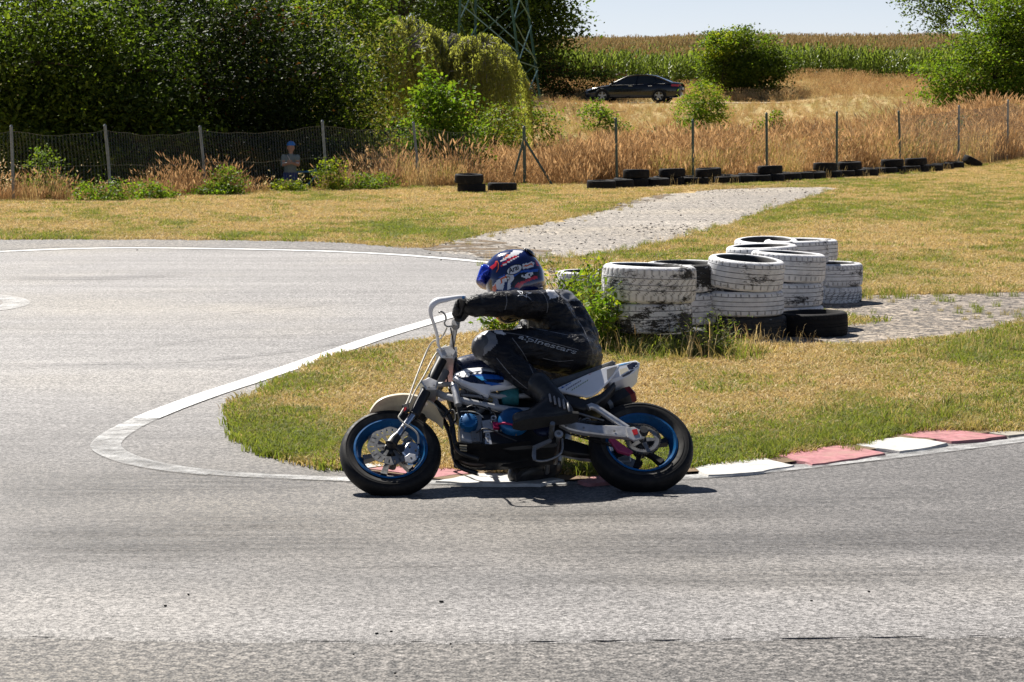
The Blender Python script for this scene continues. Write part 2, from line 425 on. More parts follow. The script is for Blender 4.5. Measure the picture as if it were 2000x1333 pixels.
# the laid edge of the newer surface: a low step with a ragged, crumbling lip
eb = MB(); pv = None
for i, p in enumerate(spline(seam_g, 6)):
    j = (vnoise(p.x*9, 3, 2)-.5)*.03
    a = [(p.x, p.y+j, .0105), (p.x, p.y+j-.018, .0045), (p.x, p.y+.3, .0105)]
    if pv: eb.add([pv[0], pv[1], a[1], a[0], pv[2], a[2]], [(0, 1, 2, 3), (4, 0, 3, 5)])
    pv = a
tag(eb.build('track_edge', M_track), kind='structure')
tag(sheet('side_path', jag(PATH, 24, .22), M_path, .008), kind='structure')
tag(sheet('disused_track', jag(GRAVEL, 12, .08), M_gravel, .016), kind='structure')
island_pts = jag(ISLAND, 14, .06)
def fill_grid(name, poly, step, mat, z):
    """a flat patch meshed finely enough to carry the grass colour"""
    bm = bmesh.new(); vs = [bm.verts.new((p.x, p.y, z)) for p in poly]; f = bm.faces.new(vs)
    if f.normal.z < 0 or True:
        bm.normal_update()
        if f.normal.z < 0: f.normal_flip()
    x0, x1 = min(p.x for p in poly), max(p.x for p in poly); y0, y1 = min(p.y for p in poly), max(p.y for p in poly)
    for xx in np.arange(x0+step, x1, step):
        bmesh.ops.bisect_plane(bm, geom=bm.verts[:]+bm.edges[:]+bm.faces[:], plane_co=(xx, 0, 0), plane_no=(1, 0, 0))
    for yy in np.arange(y0+step, y1, step):
        bmesh.ops.bisect_plane(bm, geom=bm.verts[:]+bm.edges[:]+bm.faces[:], plane_co=(0, yy, 0), plane_no=(0, 1, 0))
    bmesh.ops.triangulate(bm, faces=bm.faces[:])
    me = bpy.data.meshes.new(name); bm.to_mesh(me); bm.free()
    co = np.empty(len(me.vertices)*3, np.float32); me.vertices.foreach_get('co', co); co = co.reshape(-1, 3)
    a = me.attributes.new('green', 'FLOAT', 'POINT'); a.data.foreach_set('value', greenness(co[:, 0], co[:, 1]).astype(np.float32))
    return link(name, me, mat)
tag(fill_grid('infield', island_pts, .45, M_ground, .022), kind='structure')
EARTH = [(1310, 372), (1420, 366), (1560, 357), (1700, 350), (1790, 341), (1760, 350), (1650, 362), (1540, 367), (1400, 373)]
for e_ in ([(800, 486), (850, 478), (930, 468), (985, 478), (1060, 492), (1100, 506), (1040, 516), (960, 506), (880, 497)], [(1150, 420), (1230, 394), (1330, 376), (1300, 384), (1220, 404)]): tag(sheet('bare_earth', jag(e_, 10, .2, 91), M_dirt2, .0125), kind='structure')
tag(sheet('bare_earth', jag(EARTH, 8, .15), M_dirt, .006), kind='structure')

def stripe(name, pts, width, mat, z, n=8, world=False):
    P = spline(pts if world else gpoly(pts), n); L = []; R = []
    for i, p in enumerate(P):
        t = (P[min(i+1, len(P)-1)]-P[max(i-1, 0)]).normalized(); nn = Vector((-t.y, t.x, 0))
        wd = width(i/(len(P)-1)) if callable(width) else width
        L.append(p+nn*wd/2); R.append(p-nn*wd/2)
    v = [(p.x, p.y, z) for p in L+R]; m = len(P)
    me = bpy.data.meshes.new(name); me.from_pydata(v, [], [(i, i+m, i+m+1, i+1) for i in range(m-1)])
    bm = bmesh.new(); bm.from_mesh(me); bm.normal_update()
    for f in bm.faces:
        if f.normal.z < 0: f.normal_flip()
    bm.to_mesh(me); bm.free()
    return tag(link(name, me, mat), kind='structure')
SHO = [(-900, 466), (-200, 468), (0, 469), (300, 469), (640, 473), (800, 485), (900, 499), (985, 513), (1050, 522), (950, 511), (800, 498.5), (650, 491), (450, 486.5), (250, 484.5), (130, 486), (0, 491), (-200, 496), (-900, 505)]
tag(sheet('track_shoulder', jag(SHO, 14, .06, 81), M_gravel2, .0135), kind='structure')
def skid(pts, width, z):
    P = spline(gpoly(pts), 12); V = []; A_ = []; m = len(P); nc = 5
    for i, p in enumerate(P):
        t = (P[min(i+1, m-1)]-P[max(i-1, 0)]).normalized(); nn = Vector((-t.y, t.x, 0)); e_ = math.sin(math.pi*i/(m-1))**.7
        for j in range(nc):
            s_ = j/(nc-1)*2-1; V.append(p+nn*s_*width*.5+Vector((0, 0, z))); A_.append(max(0, e_*(1-abs(s_))))
    me = bpy.data.meshes.new('tyre_mark'); me.from_pydata(V, [], [(i*nc+j, i*nc+j+1, (i+1)*nc+j+1, (i+1)*nc+j) for i in range(m-1) for j in range(nc-1)])
    a_ = me.attributes.new('fade', 'FLOAT', 'POINT'); a_.data.foreach_set('value', A_)
    bm = bmesh.new(); bm.from_mesh(me); bm.normal_update()
    for f in bm.faces:
        if f.normal.z < 0: f.normal_flip()
    bm.to_mesh(me); bm.free()
    return tag(link('tyre_mark', me, M_skid), kind='structure')
stripe('outer_line', [(-500, 500), (-200, 499), (0, 494), (130, 489), (250, 487), (450, 489), (650, 494), (800, 502), (950, 515), (1050, 525)], .17, M_line, .017)
stripe('inner_line', [(905, 612), (850, 629), (760, 656), (700, 676), (600, 711), (500, 745), (420, 771), (345, 798), (285, 822)], .165, M_line, .017)
stripe('inner_line', [(285, 822), (245, 842), (215, 862), (207, 877), (222, 891), (262, 906), (330, 920), (420, 930)], lambda t: .155+.015*math.sin(t*3.1), M_line_worn, .017)
stripe('inner_line', [(420, 930), (520, 936), (650, 941), (760, 946), (900, 949), (1050, 949), (1200, 945), (1360, 937), (1500, 925), (1650, 908), (1800, 890), (2000, 864), (2300, 822)], .12, M_line_worn, .017)
skid([(188, 862), (200, 876), (218, 888), (254, 901), (304, 914), (370, 922), (460, 930)], .22, .0215)
stripe('painted_arc', [(-60, 577), (0, 583), (28, 590), (30, 598), (0, 606), (-60, 612)], .25, M_line_worn, .017)
SK = [[(0, 705), (200, 695), (420, 665), (640, 655), (840, 628)], [(0, 722), (250, 712), (450, 705), (700, 668), (900, 620)], [(150, 715), (330, 712), (480, 700), (560, 690)],
      [(0, 545), (100, 547), (250, 545), (380, 535)], [(700, 1010), (1000, 1010), (1400, 1000), (1900, 960)], [(200, 1112), (500, 1118), (800, 1112), (1000, 1105)],
      [(0, 1040), (300, 1030), (700, 1022)], [(0, 970), (200, 955), (420, 950), (640, 957)], [(1000, 1075), (1500, 1070), (2050, 1040)], [(0, 1075), (350, 1070), (800, 1060)],
      [(900, 1150), (1400, 1140), (2050, 1110)], [(140, 812), (170, 812), (210, 811)], [(300, 640), (500, 610), (760, 590)]]
for i, s_ in enumerate(SK):
    skid(s_, [.09, .10, .09, .9, .6, .10, .7, 1.0, 1.0, 1.0, .5, .07, .09][i], .0215+.0006*i)

# ------------------------------------------------------------------ kerb
EDGE = [(640, 918), (720, 928), (860, 944), (1000, 948), (1130, 945), (1230, 939), (1360, 928), (1480, 918), (1590, 904), (1690, 889), (1800, 872), (1900, 858), (2000, 845), (2060, 836), (2060, 826), (1960, 838), (1800, 845), (1700, 858), (1560, 880), (1400, 900), (1250, 915), (1100, 920), (950, 915), (800, 905), (650, 905)]
tag(sheet('kerb_bed', jag(EDGE, 12, .03, 71), M_dirt, .0235), kind='structure')
kerb = tag(empty('kerb', gnd(1300, 925)), kind='structure')
KB = [('r', [(722, 916), (850, 932), (930, 924), (870, 911), (780, 906)]), ('w', [(850, 939), (900, 945), (1060, 945), (1100, 936), (1010, 925), (930, 925)]),
      ('r', [(1128, 938), (1145, 944), (1215, 940), (1290, 931), (1200, 922)]), ('w', [(1352, 912), (1380, 928), (1470, 922), (1556, 909), (1484, 893), (1415, 901)]),
      ('r', [(1513, 889), (1550, 898), (1587, 906), (1660, 897), (1732, 886), (1690, 877), (1636, 870), (1570, 878)]),
      ('w', [(1667, 868), (1710, 876), (1755, 883), (1810, 874), (1856, 865), (1810, 858), (1755, 853), (1710, 860)]),
      ('r', [(1757, 848), (1810, 856), (1860, 862), (1920, 857), (1968, 852), (1880, 842), (1800, 838)]),
      ('c', [(1890, 840), (1968, 851), (2010, 846), (2000, 834), (1930, 832)]), ('w', [(664, 909), (712, 916), (780, 905), (730, 896), (690, 899)])]
for c_, poly in KB:
    top0 = gpoly(poly, .026 if c_ != 'c' else .022); top = []
    for i in range(len(top0)):
        a, b = top0[i], top0[(i+1) % len(top0)]; m_ = max(2, int((b-a).length/.06))
        for t_ in range(m_):
            p = a.lerp(b, t_/m_); top.append(p+Vector(((vnoise(p.x*14, p.y*14, 61)-.5)*.03, (vnoise(p.x*14, p.y*14, 62)-.5)*.05, 0)))
    n_ = len(top); cc = sum(top, Vector())/n_
    mb = MB(); rings = []
    zt = top[0].z
    for k_, (sc, zz) in enumerate([(1.0, -.02), (1.0, zt-.014), (.975, zt)]):
        rings += [cc.lerp(p, sc).xy.to_3d()+Vector((0, 0, zz+(0 if k_ < 2 else .006*(vnoise(p.x*5, p.y*5, 8)-.5)))) for p in top]
    mb.add(rings, [(r*n_+i, r*n_+(i+1) % n_, (r+1)*n_+(i+1) % n_, (r+1)*n_+i) for r in range(2) for i in range(n_)]+[tuple(range(2*n_, 3*n_))])
    o = mb.build('kerb_block', {'r': M_kred, 'w': M_kwhite, 'c': M_conc}[c_], None, 20)
    o.parent = kerb; o.matrix_parent_inverse = Matrix.Translation(-kerb.location)
# ------------------------------------------------------------------ foliage materials
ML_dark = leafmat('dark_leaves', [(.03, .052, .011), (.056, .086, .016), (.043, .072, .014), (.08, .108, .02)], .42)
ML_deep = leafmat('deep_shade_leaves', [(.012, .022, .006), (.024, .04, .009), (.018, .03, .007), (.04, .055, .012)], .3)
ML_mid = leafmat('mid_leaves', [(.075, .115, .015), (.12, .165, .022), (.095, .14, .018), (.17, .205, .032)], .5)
ML_bright = leafmat('bright_leaves', [(.07, .13, .012), (.13, .20, .02), (.09, .165, .015), (.21, .24, .03)], .5)
ML_yell = leafmat('yellow_and_sunlit_leaves', [(.12, .14, .025), (.09, .12, .02), (.19, .18, .03), (.24, .21, .04)], .40)
ML_willow = leafmat('willow_leaves', [(.20, .21, .06), (.28, .28, .09), (.24, .245, .07), (.38, .36, .15)], .55)
ML_lime = leafmat('lime_leaves', [(.20, .24, .02), (.30, .30, .03), (.14, .20, .02)], .45)
ML_rust = leafmat('rusty_leaves', [(.09, .03, .012), (.12, .05, .02), (.07, .04, .015)], .3)
ML_grey = leafmat('greygreen_leaves', [(.11, .13, .07), (.15, .16, .09), (.09, .12, .05)], .3)
MG_straw = leafmat('straw_blades', [(.50, .37, .18), (.72, .57, .30), (.22, .15, .07), (.60, .46, .23), (.80, .68, .42)], .3, .6, (1.2, 1.1, .8))
MG_olive = leafmat('olive_blades', [(.36, .305, .11), (.48, .40, .16), (.20, .175, .06), (.64, .52, .25)], .35, .65, (1.2, 1.15, .75))
MG_green = leafmat('green_blades', [(.125, .155, .035), (.18, .205, .05), (.145, .175, .04), (.27, .27, .085)], .4, .55)
MG_brown = leafmat('brown_stalks', [(.22, .135, .065), (.34, .22, .11), (.15, .09, .045), (.46, .33, .18)], .3, .8, (1.2, 1.0, .8))
MG_seed = leafmat('pale_seed_heads', [(.50, .36, .20), (.62, .47, .28), (.38, .25, .13)], .4, .8, (1.2, 1.0, .8))

PROTO = {}
def proto_coll(key, objs):
    c = bpy.data.collections.new('proto_'+key)
    for o in objs:
        for u in list(o.users_collection): u.objects.unlink(o)
        c.objects.link(o)
    return c
def strips(blades, mat_idx=None):
    """blades: list of (pts list, width list) -> flat strips"""
    v = []; f = []
    for pts, wd, side in blades:
        n0 = len(v); m = len(pts)
        for p, w_ in zip(pts, wd):
            v.append((p[0]-side[0]*w_, p[1]-side[1]*w_, p[2])); v.append((p[0]+side[0]*w_, p[1]+side[1]*w_, p[2]))
        for i in range(m-1): f.append((n0+2*i, n0+2*i+1, n0+2*i+3, n0+2*i+2))
    return v, f
def tuft(name, n, h, rad, width, lean, mat, r, seed_head=0, curl=.5, hm=None):
    bl = []; bs = []
    for i in range(n):
        a = r.uniform(0, 6.283); d = rad*math.sqrt(r.uniform(0, 1)); x, y = d*math.cos(a), d*math.sin(a)
        hh = h*r.uniform(.45, 1.15); la = r.uniform(0, 6.283); ln = lean*r.uniform(.2, 1.2)*hh
        dx, dy = math.cos(la)*ln, math.sin(la)*ln; sa = r.uniform(0, 6.283); sd = (math.cos(sa), math.sin(sa))
        pts = [(x, y, -.01), (x+dx*.25, y+dy*.25, hh*.5), (x+dx*(.6+curl*.2), y+dy*(.6+curl*.2), hh*.85), (x+dx*(1+curl*.3), y+dy*(1+curl*.3), hh*(1-.15*curl))]
        w_ = width*r.uniform(.6, 1.2)
        bl.append((pts, [w_, w_*.9, w_*.6, w_*.15], sd))
        if seed_head and r.random() < seed_head:
            t = pts[-1]; q = [(t[0]-dx*.12, t[1]-dy*.12, t[2]-.10), (t[0]-dx*.04, t[1]-dy*.04, t[2]-.04), (t[0]+dx*.05, t[1]+dy*.05, t[2]+.03)]
            bs.append((q, [.004, .016, .003], sd)); bs.append((q, [.004, .012, .003], (-sd[1], sd[0])))
    v, f = strips(bl); k = len(f)
    if bs:
        v2, f2 = strips(bs); f += [tuple(i+len(v) for i in q) for q in f2]; v += v2
    me = bpy.data.meshes.new(name); me.from_pydata(v, [], f)
    if bs: me.polygons.foreach_set('material_index', [0]*k+[1]*(len(f)-k))
    return link(name, me, [mat]+([hm] if bs else []))
def scatter(name, pts, rot, scl, idx_, coll, label, cat):
    me = bpy.data.meshes.new(name); n = len(pts)
    me.vertices.add(n); me.vertices.foreach_set('co', np.asarray(pts, np.float32).ravel())
    a = me.attributes.new('rotz', 'FLOAT', 'POINT'); a.data.foreach_set('value', np.asarray(rot, np.float32))
    a = me.attributes.new('scl', 'FLOAT', 'POINT'); a.data.foreach_set('value', np.asarray(scl, np.float32))
    a = me.attributes.new('pick', 'INT', 'POINT'); a.data.foreach_set('value', np.asarray(idx_, np.int32))
    o = link(name, me)
    ng = bpy.data.node_groups.new(name, 'GeometryNodeTree')
    ng.interface.new_socket('Geometry', in_out='INPUT', socket_type='NodeSocketGeometry')
    ng.interface.new_socket('Geometry', in_out='OUTPUT', socket_type='NodeSocketGeometry')
    N = ng.nodes; L = ng.links.new
    gi = N.new('NodeGroupInput'); go = N.new('NodeGroupOutput'); ip = N.new('GeometryNodeInstanceOnPoints')
    ci = N.new('GeometryNodeCollectionInfo'); ci.inputs['Collection'].default_value = coll
    ci.inputs['Separate Children'].default_value = True; ci.inputs['Reset Children'].default_value = True
    def na(nm, ty):
        x = N.new('GeometryNodeInputNamedAttribute'); x.data_type = ty; x.inputs['Name'].default_value = nm
        return x.outputs['Attribute']
    L(gi.outputs[0], ip.inputs['Points']); L(ci.outputs[0], ip.inputs['Instance'])
    ip.inputs['Pick Instance'].default_value = True; L(na('pick', 'INT'), ip.inputs['Instance Index'])
    cx = N.new('ShaderNodeCombineXYZ'); L(na('rotz', 'FLOAT'), cx.inputs[2])
    L(cx.outputs[0], ip.inputs['Rotation']); L(na('scl', 'FLOAT'), ip.inputs['Scale']); L(ip.outputs[0], go.inputs[0])
    md = o.modifiers.new('scatter', 'NODES'); md.node_group = ng
    return tag(o, label, cat, kind='stuff')
rr = random.Random(3)
# short grass: 0-1 straw, 2-3 olive, 4-5 green
short = proto_coll('short', [tuft('a%d_blades' % i, 46, [.026, .032, .030, .034, .032, .040][i], .10, .0032, [1.7, 1.3, 1.5, 1.2, 1.2, .9][i], [MG_straw, MG_straw, MG_olive, MG_olive, MG_green, MG_green][i], rr) for i in range(6)])
def grass_pts(n, xr, yr, keep, dens_pow=1.0):
    """random spots, thinning with distance"""
    yy = yr[0]*(yr[1]/yr[0])**rng.random(n)
    hw = yy*1120/FPX
    xx = (rng.random(n)*2-1)*hw + 0
    m = keep(xx, yy); return xx[m], yy[m]
isl2 = [(p.x, p.y) for p in island_pts]
pathp = [(p.x, p.y) for p in gpoly(PATH)]; gravp = [(p.x, p.y) for p in gpoly(GRAVEL)]
trackp = [(p.x, p.y) for p in ([tr[0]+Vector((-8, 0, 0))]+tr+[Vector((40, tr[-1].y, 0)), Vector((40, -5, 0)), Vector((-40, -5, 0))])]
kerbp = [[(p.x, p.y) for p in gpoly(q, .045)] for c_, q in KB]
def keep_short(x, y):
    i = inpoly(x, y, isl2)
    o = ~inpoly(x, y, trackp) & ~inpoly(x, y, pathp) & (y < fence_y(x)+1.0) & (y > 15)
    gr = inpoly(x, y, gravp) & ~i
    o &= ~gr
    o |= gr & (vnoise(x*1.1, y*.7, 31)**2 > .80) & (rng.random(x.shape) < .4)
    m = i | o
    for q in kerbp: m &= ~inpoly(x, y, q)
    return m
gx1, gy1 = grass_pts(60000, None, (9.5, 26), keep_short)
gx2, gy2 = grass_pts(75000, None, (20, 80), keep_short)
gx = np.concatenate([gx1, gx2]); gy = np.concatenate([gy1, gy2])
gg = greenness(gx, gy) + rng.normal(0, .2, gx.shape) + .13*sstep(24, 32, gy)*(.4+1.2*vnoise(gx*.25, gy*.12, 77))
cls = np.where(gg < .30, 0, np.where(gg < .56, 1, 2))
hz = np.where(inpoly(gx, gy, isl2), .022, .0) + T(gx, gy)
sc_ = (.8+.6*rng.random(gx.shape))*np.clip(gy/16, .8, 1.35)*np.where(cls == 2, 1.1, 1.0)
scatter('short_grass', np.stack([gx, gy, hz], -1), rng.random(gx.shape)*6.283, sc_, cls*2+rng.integers(0, 2, gx.shape), short,
        'sun dried short grass with green patches around the track', 'grass')
# taller fresh tufts along the kerb and verges
tall = proto_coll('verge', [tuft('b0_blades', 34, .12, .09, .0035, .7, MG_green, rr), tuft('b1_blades', 30, .10, .08, .003, .8, MG_olive, rr), tuft('b2_blades', 9, .2, .10, .002, .6, MG_straw, rr, .0, .4)])
tp = []
def along(pts, n, spread, kinds, s0=.6, s1=1.2):
    P = spline(gpoly(pts), 10)
    for _ in range(n):
        p = P[rr.randrange(len(P))]; 
        tp.append((p.x+rr.gauss(0, spread), p.y+rr.gauss(0, spread*1.3), .015, rr.uniform(s0, s1), rr.choice(kinds)))
along([(1350, 905), (1420, 893), (1500, 886), (1560, 873), (1640, 864), (1690, 858), (1760, 846)], 90, .07, [0, 0, 1], .35, .75)
along([(1600, 899), (1625, 893), (1655, 888)], 12, .03, [0, 0, 1], .3, .5)
along([(1685, 876), (1720, 885), (1745, 889)], 26, .03, [0, 0, 1], .35, .6)
along([(1090, 915), (1140, 920), (1200, 915)], 40, .12, [0], .4, .9)
along([(530, 868), (580, 885), (640, 900), (720, 905)], 50, .08, [0, 0, 1], .3, .7)
along([(520, 790), (570, 760), (650, 722), (730, 700)], 30, .08, [0, 1, 2], .3, .8)
along([(1700, 850), (1780, 836), (1880, 828), (1960, 822)], 60, .2, [1, 0, 1], .5, 1.1)
along([(1800, 705), (1880, 692), (2000, 676), (2100, 664)], 90, .22, [0, 1, 2], .4, 1.0)
along([(1230, 700), (1300, 704), (1380, 705), (1440, 698)], 120, .16, [0, 1, 2], .6, 1.5)
along([(1180, 690), (1210, 680), (1250, 695)], 60, .15, [0, 0, 2], .9, 1.9)
along([(1440, 690), (1500, 686), (1560, 684)], 20, .12, [2, 1], .4, 1.0)
along([(1640, 470), (1780, 470), (1900, 500)], 50, 1.2, [1, 2, 2], .4, .8)
along([(1340, 365), (1480, 357), (1620, 349), (1760, 340), (1880, 328)], 60, .25, [2, 1, 2], .8, 1.6)
along([(1700, 583), (1850, 578), (2000, 572)], 60, .3, [0, 1], .4, .9)
along([(1800, 612), (1960, 612), (1990, 632)], 30, .25, [0, 1], .3, .6)
along([(985, 520), (1130, 508), (1220, 498), (1300, 480), (1370, 460), (1440, 440), (1540, 404), (1600, 386), (1650, 370)], 260, .18, [1, 1, 0, 2], .35, .8)
along([(850, 477), (930, 458), (1000, 445), (1090, 429), (1165, 413), (1250, 385), (1420, 369)], 200, .22, [1, 2, 1], .35, .8)
keepi = [q for q in tp if not any(bool(inpoly(np.array([q[0]]), np.array([q[1]]), kq)[0]) for kq in kerbp)]
A = np.array(keepi)
scatter('verge_grass', A[:, :3], rng.random(len(A))*6.283, A[:, 3], A[:, 4], tall, 'longer grass tufts at the kerb, the tyres and the verges', 'grass')

# tall dry grass on the bank behind the fence
dry = proto_coll('dry', [tuft('c0_blades', 30, .95, .30, .006, .6, MG_brown, rr, .9, .3, MG_seed), tuft('c1_blades', 30, .85, .30, .006, .65, MG_straw, rr, .8, .3, MG_seed),
                          tuft('c2_blades', 34, .75, .30, .007, .5, MG_olive, rr, .5, .4, MG_seed), tuft('c3_blades', 40, .45, .30, .006, .9, MG_brown, rr, .4, .5, MG_seed)])
n = 26000
yy = 44+52*rng.random(n); xx = (rng.random(n)*2-1)*yy*1150/FPX
fy = fence_y(xx)
pxx = xx/yy*FPX+CX
m = (yy > fy+.15) & (yy < fy+32) & (pxx > 745) & (yy < 96)
clear = (yy > fy+19+5*vnoise(xx*.3, yy*.3, 5))
m &= ~(clear & (rng.random(n) < .93))
front = (yy > fy-1.0) & (yy < fy+np.where((pxx > 480) & (pxx < 660), -.25, 2.0)) & (pxx < 1150) & (rng.random(n) < .75)
m |= front
xx, yy, fy = xx[m], yy[m], fy[m]; pxx = pxx[m]
pat = vnoise(xx*.45, yy*.25, 21)+.25*(rng.random(xx.shape)-.5)
pat = pat+np.where(pxx < 1330, .16, 0)*(yy < fy+9)
ck = np.where(pat < .40, 0, np.where(pat < .58, 1, np.where(pat < .80, 2, 0)))
ck = np.where(rng.random(xx.shape) < .2, 3, ck)
ck = np.where((yy < fy+2) & (rng.random(xx.shape) < .45), 3, ck)
sc_ = (.65+.7*rng.random(xx.shape))*(.62+.9*vnoise(xx*.6, yy*.35, 22))*np.where(yy > fy+16, .55, 1.0)*np.where((pxx > 500) & (pxx < 625), .45, 1.0)*np.where(pxx < 1120, np.where(pxx < 130, .8, np.where(yy < fy+.3, .48, np.where(pxx < 745, .55, .8))), .88)
scatter('tall_dry_grass', np.stack([xx, yy, T(xx, yy)], -1), rng.random(xx.shape)*6.283, sc_, ck, dry, 'tall brown and straw coloured dry grass on the bank behind the fence', 'grass')
# mown strip and road bank further up
n = 24000
yy = 78+58*rng.random(n); xx = (rng.random(n)*2-1)*yy*1150/FPX
m = (xx > -14) & ((yy < 114.3) | (yy > 121.5))
xx, yy = xx[m], yy[m]
bank = yy > 121
sc_ = np.where(bank, .35+.35*rng.random(xx.shape), (.22+.3*rng.random(xx.shape)**2)*np.where(yy > 109, .45, 1))
scatter('mown_bank_grass', np.stack([xx, yy, T(xx, yy)], -1), rng.random(xx.shape)*6.283, sc_, np.where(bank, np.where(rng.random(xx.shape) < .5, 1, 3*rng.integers(0, 2, xx.shape)), np.where(rng.random(xx.shape) < .45, 1, np.where(rng.random(xx.shape) < .5, 2, 3))), dry,
        'mown straw coloured grass and brown growth beside the road', 'grass')

# ------------------------------------------------------------------ maize field
M_corn = leafmat('maize_leaves', [(.11, .15, .035), (.18, .22, .06), (.14, .185, .045), (.28, .30, .12)], .42, .35)
M_tassel = leafmat('maize_tassels', [(.36, .25, .12), (.44, .32, .17), (.30, .20, .09)], .25, .8, (1.1, 1, .8))
def corn(name, r):
    bl = []; bs = []; h = r.uniform(1.75, 2.05)
    for a in (0, 1.57): bl.append(([(0, 0, -.1), (0, 0, h*.5), (0, 0, h)], [.018, .016, .008], (math.cos(a), math.sin(a))))
    base = r.uniform(0, 3.14)
    for i in range(10):
        z0 = h*(.12+.08*i); a = base+(i % 2)*3.14+r.uniform(-.5, .5); L_ = r.uniform(.45, .75)*(1-.03*i); c_, s_ = math.cos(a), math.sin(a)
        up = r.uniform(.22, .42)
        pts = [(0, 0, z0), (c_*L_*.35, s_*L_*.35, z0+up*.8), (c_*L_*.7, s_*L_*.7, z0+up*.7), (c_*L_, s_*L_, z0+up*.1), (c_*L_*1.08, s_*L_*1.08, z0-.18)]
        bl.append((pts, [.02, .045, .045, .03, .004], (-s_, c_)))
    for i in range(7):
        a = r.uniform(0, 6.28); l_ = r.uniform(.06, .16)
        bs.append(([(0, 0, h-.03), (math.cos(a)*l_*.5, math.sin(a)*l_*.5, h+.16), (math.cos(a)*l_, math.sin(a)*l_, h+.27)], [.008, .013, .006], (-math.sin(a), math.cos(a))))
    v, f = strips(bl); k = len(f); v2, f2 = strips(bs); f += [tuple(i+len(v) for i in q) for q in f2]; v += v2
    me = bpy.data.meshes.new(name); me.from_pydata(v, [], f); me.polygons.foreach_set('material_index', [0]*k+[1]*(len(f)-k))
    return link(name, me, [M_corn, M_tassel])
cornc = proto_coll('corn', [corn('d%d_plant' % i, rr) for i in range(4)])
P = []
row = 0; y = 134.0
while y < 285:
    step = .75 if y < 170 else 1.1
    x0 = -.045*y*1; x1 = y*.27
    dx = .28 if y < 150 else (.45 if y < 200 else .6)
    xv = np.arange(x0-2, x1, dx); xv = xv+rng.normal(0, .06, xv.shape)
    P.append(np.stack([xv, np.full(xv.shape, y)+rng.normal(0, .06, xv.shape)], -1)); y += step
P = np.concatenate(P); cz = T(P[:, 0], P[:, 1])
front_cut = 134+4.0*vnoise(P[:, 0]*.10, P[:, 0]*0, 41)
m = P[:, 1] > front_cut
P, cz = P[m], cz[m]
scatter('maize_field', np.stack([P[:, 0], P[:, 1], cz], -1), rng.random(len(P))*6.283, .88+.25*rng.random(len(P)), rng.integers(0, 4, len(P)), cornc,
        'green maize field with tan tassels rising to the skyline', 'maize field')

# ------------------------------------------------------------------ trees and shrubs
def leaf_mesh(name, c, size, mats, midx=None, asp=.55, droop=0.0, seed=1):
    g = np.random.default_rng(seed); n = len(c)
    if droop:
        d = g.normal(size=(n, 3)); d[:, 2] -= droop; d /= np.linalg.norm(d, axis=1)[:, None]
        s = g.normal(size=(n, 3)); s -= d*(s*d).sum(1)[:, None]; s /= np.linalg.norm(s, axis=1)[:, None]
        nn = np.cross(d, s)
    else:       # leaf blades tend to face the sky
        nn = g.normal(size=(n, 3))*.55+np.array([0, 0, .75]); nn /= np.linalg.norm(nn, axis=1)[:, None]
        d = g.normal(size=(n, 3)); d -= nn*(nn*d).sum(1)[:, None]; d /= np.linalg.norm(d, axis=1)[:, None]; s = np.cross(nn, d)
    L_ = size*(.65+.7*g.random(n))[:, None]
    fold = .22*L_
    v = np.stack([c-d*L_*.5, c+s*L_*asp*.5+nn*fold*.4, c+d*L_*.5, c-s*L_*asp*.5+nn*fold*.4], 1).reshape(-1, 3)
    b = np.arange(n)*4
    f = np.concatenate([np.stack([b, b+1, b+2], -1), np.stack([b, b+2, b+3], -1)], 1).reshape(-1, 3)
    me = mesh_np(name, v, f, 3)
    if midx is not None: me.polygons.foreach_set('material_index', np.repeat(midx, 2).astype(np.int32))
    for m_ in mats: me.materials.append(m_)
    return me
def clumps(center, radii, ncl, per, cr, seed, fill=.55, lump=.3):
    g = np.random.default_rng(seed)
    d = g.normal(size=(ncl, 3)); d /= np.linalg.norm(d, axis=1)[:, None]
    ang = np.arctan2(d[:, 1], d[:, 0])
    bump = 1+lump*(2*vnoise(ang*1.6+9, d[:, 2]*3+5, seed)-1)+lump*.6*(2*vnoise(ang*4+3, d[:, 2]*7+5, seed+1)-1)
    r = (fill+(1-fill)*g.random(ncl)**.6)*bump
    cc = np.array(center)+d*r[:, None]*np.array(radii)
    off = g.normal(size=(ncl, per, 3))*cr*np.array([1, 1, .5])*(.6+.8*g.random((ncl, 1, 1)))
    return cc, (cc[:, None, :]+off).reshape(-1, 3), np.repeat(g.random(ncl), per)
def limbs(base, cc, r0, seed, nb=9, top=.75):
    """tapered trunk and limbs reaching into the crown"""
    g = random.Random(seed); mb = MB(); base = Vector(base)
    mid = Vector(cc.mean(0)); zt = base.z+(cc[:, 2].max()-base.z)*top
    trunk = [base-Vector((0, 0, .3))]+[Vector((base.x+(mid.x-base.x)*t+g.gauss(0, r0*.5), base.y+(mid.y-base.y)*t+g.gauss(0, r0*.5), base.z+(zt-base.z)*t)) for t in (.0, .25, .5, .75, 1)]
    rs = [r0*1.25, r0, r0*.8, r0*.62, r0*.42, r0*.15]
    mb.tube(trunk, rs, 9)
    for i in range(nb):
        tgt = Vector(cc[g.randrange(len(cc))]); t = g.uniform(.2, .8); k = 1+t*4; j = int(k); a = trunk[j].lerp(trunk[min(j+1, 5)], k-j)
        if tgt.z < a.z-.5: tgt.z = a.z+.3
        m1 = a.lerp(tgt, .5)+Vector((g.gauss(0, .15), g.gauss(0, .15), (tgt-a).length*.12))
        rb = r0*(.5-.35*t)
        mb.tube([a, m1, tgt], [rb, rb*.6, rb*.18], 6)
        for _ in range(2):
            t2 = Vector(cc[g.randrange(len(cc))])
            if (t2-m1).length < 2.5: mb.tube([m1, m1.lerp(t2, .5)+Vector((0, 0, .1)), t2], [rb*.4, rb*.25, rb*.08], 5)
    return mb
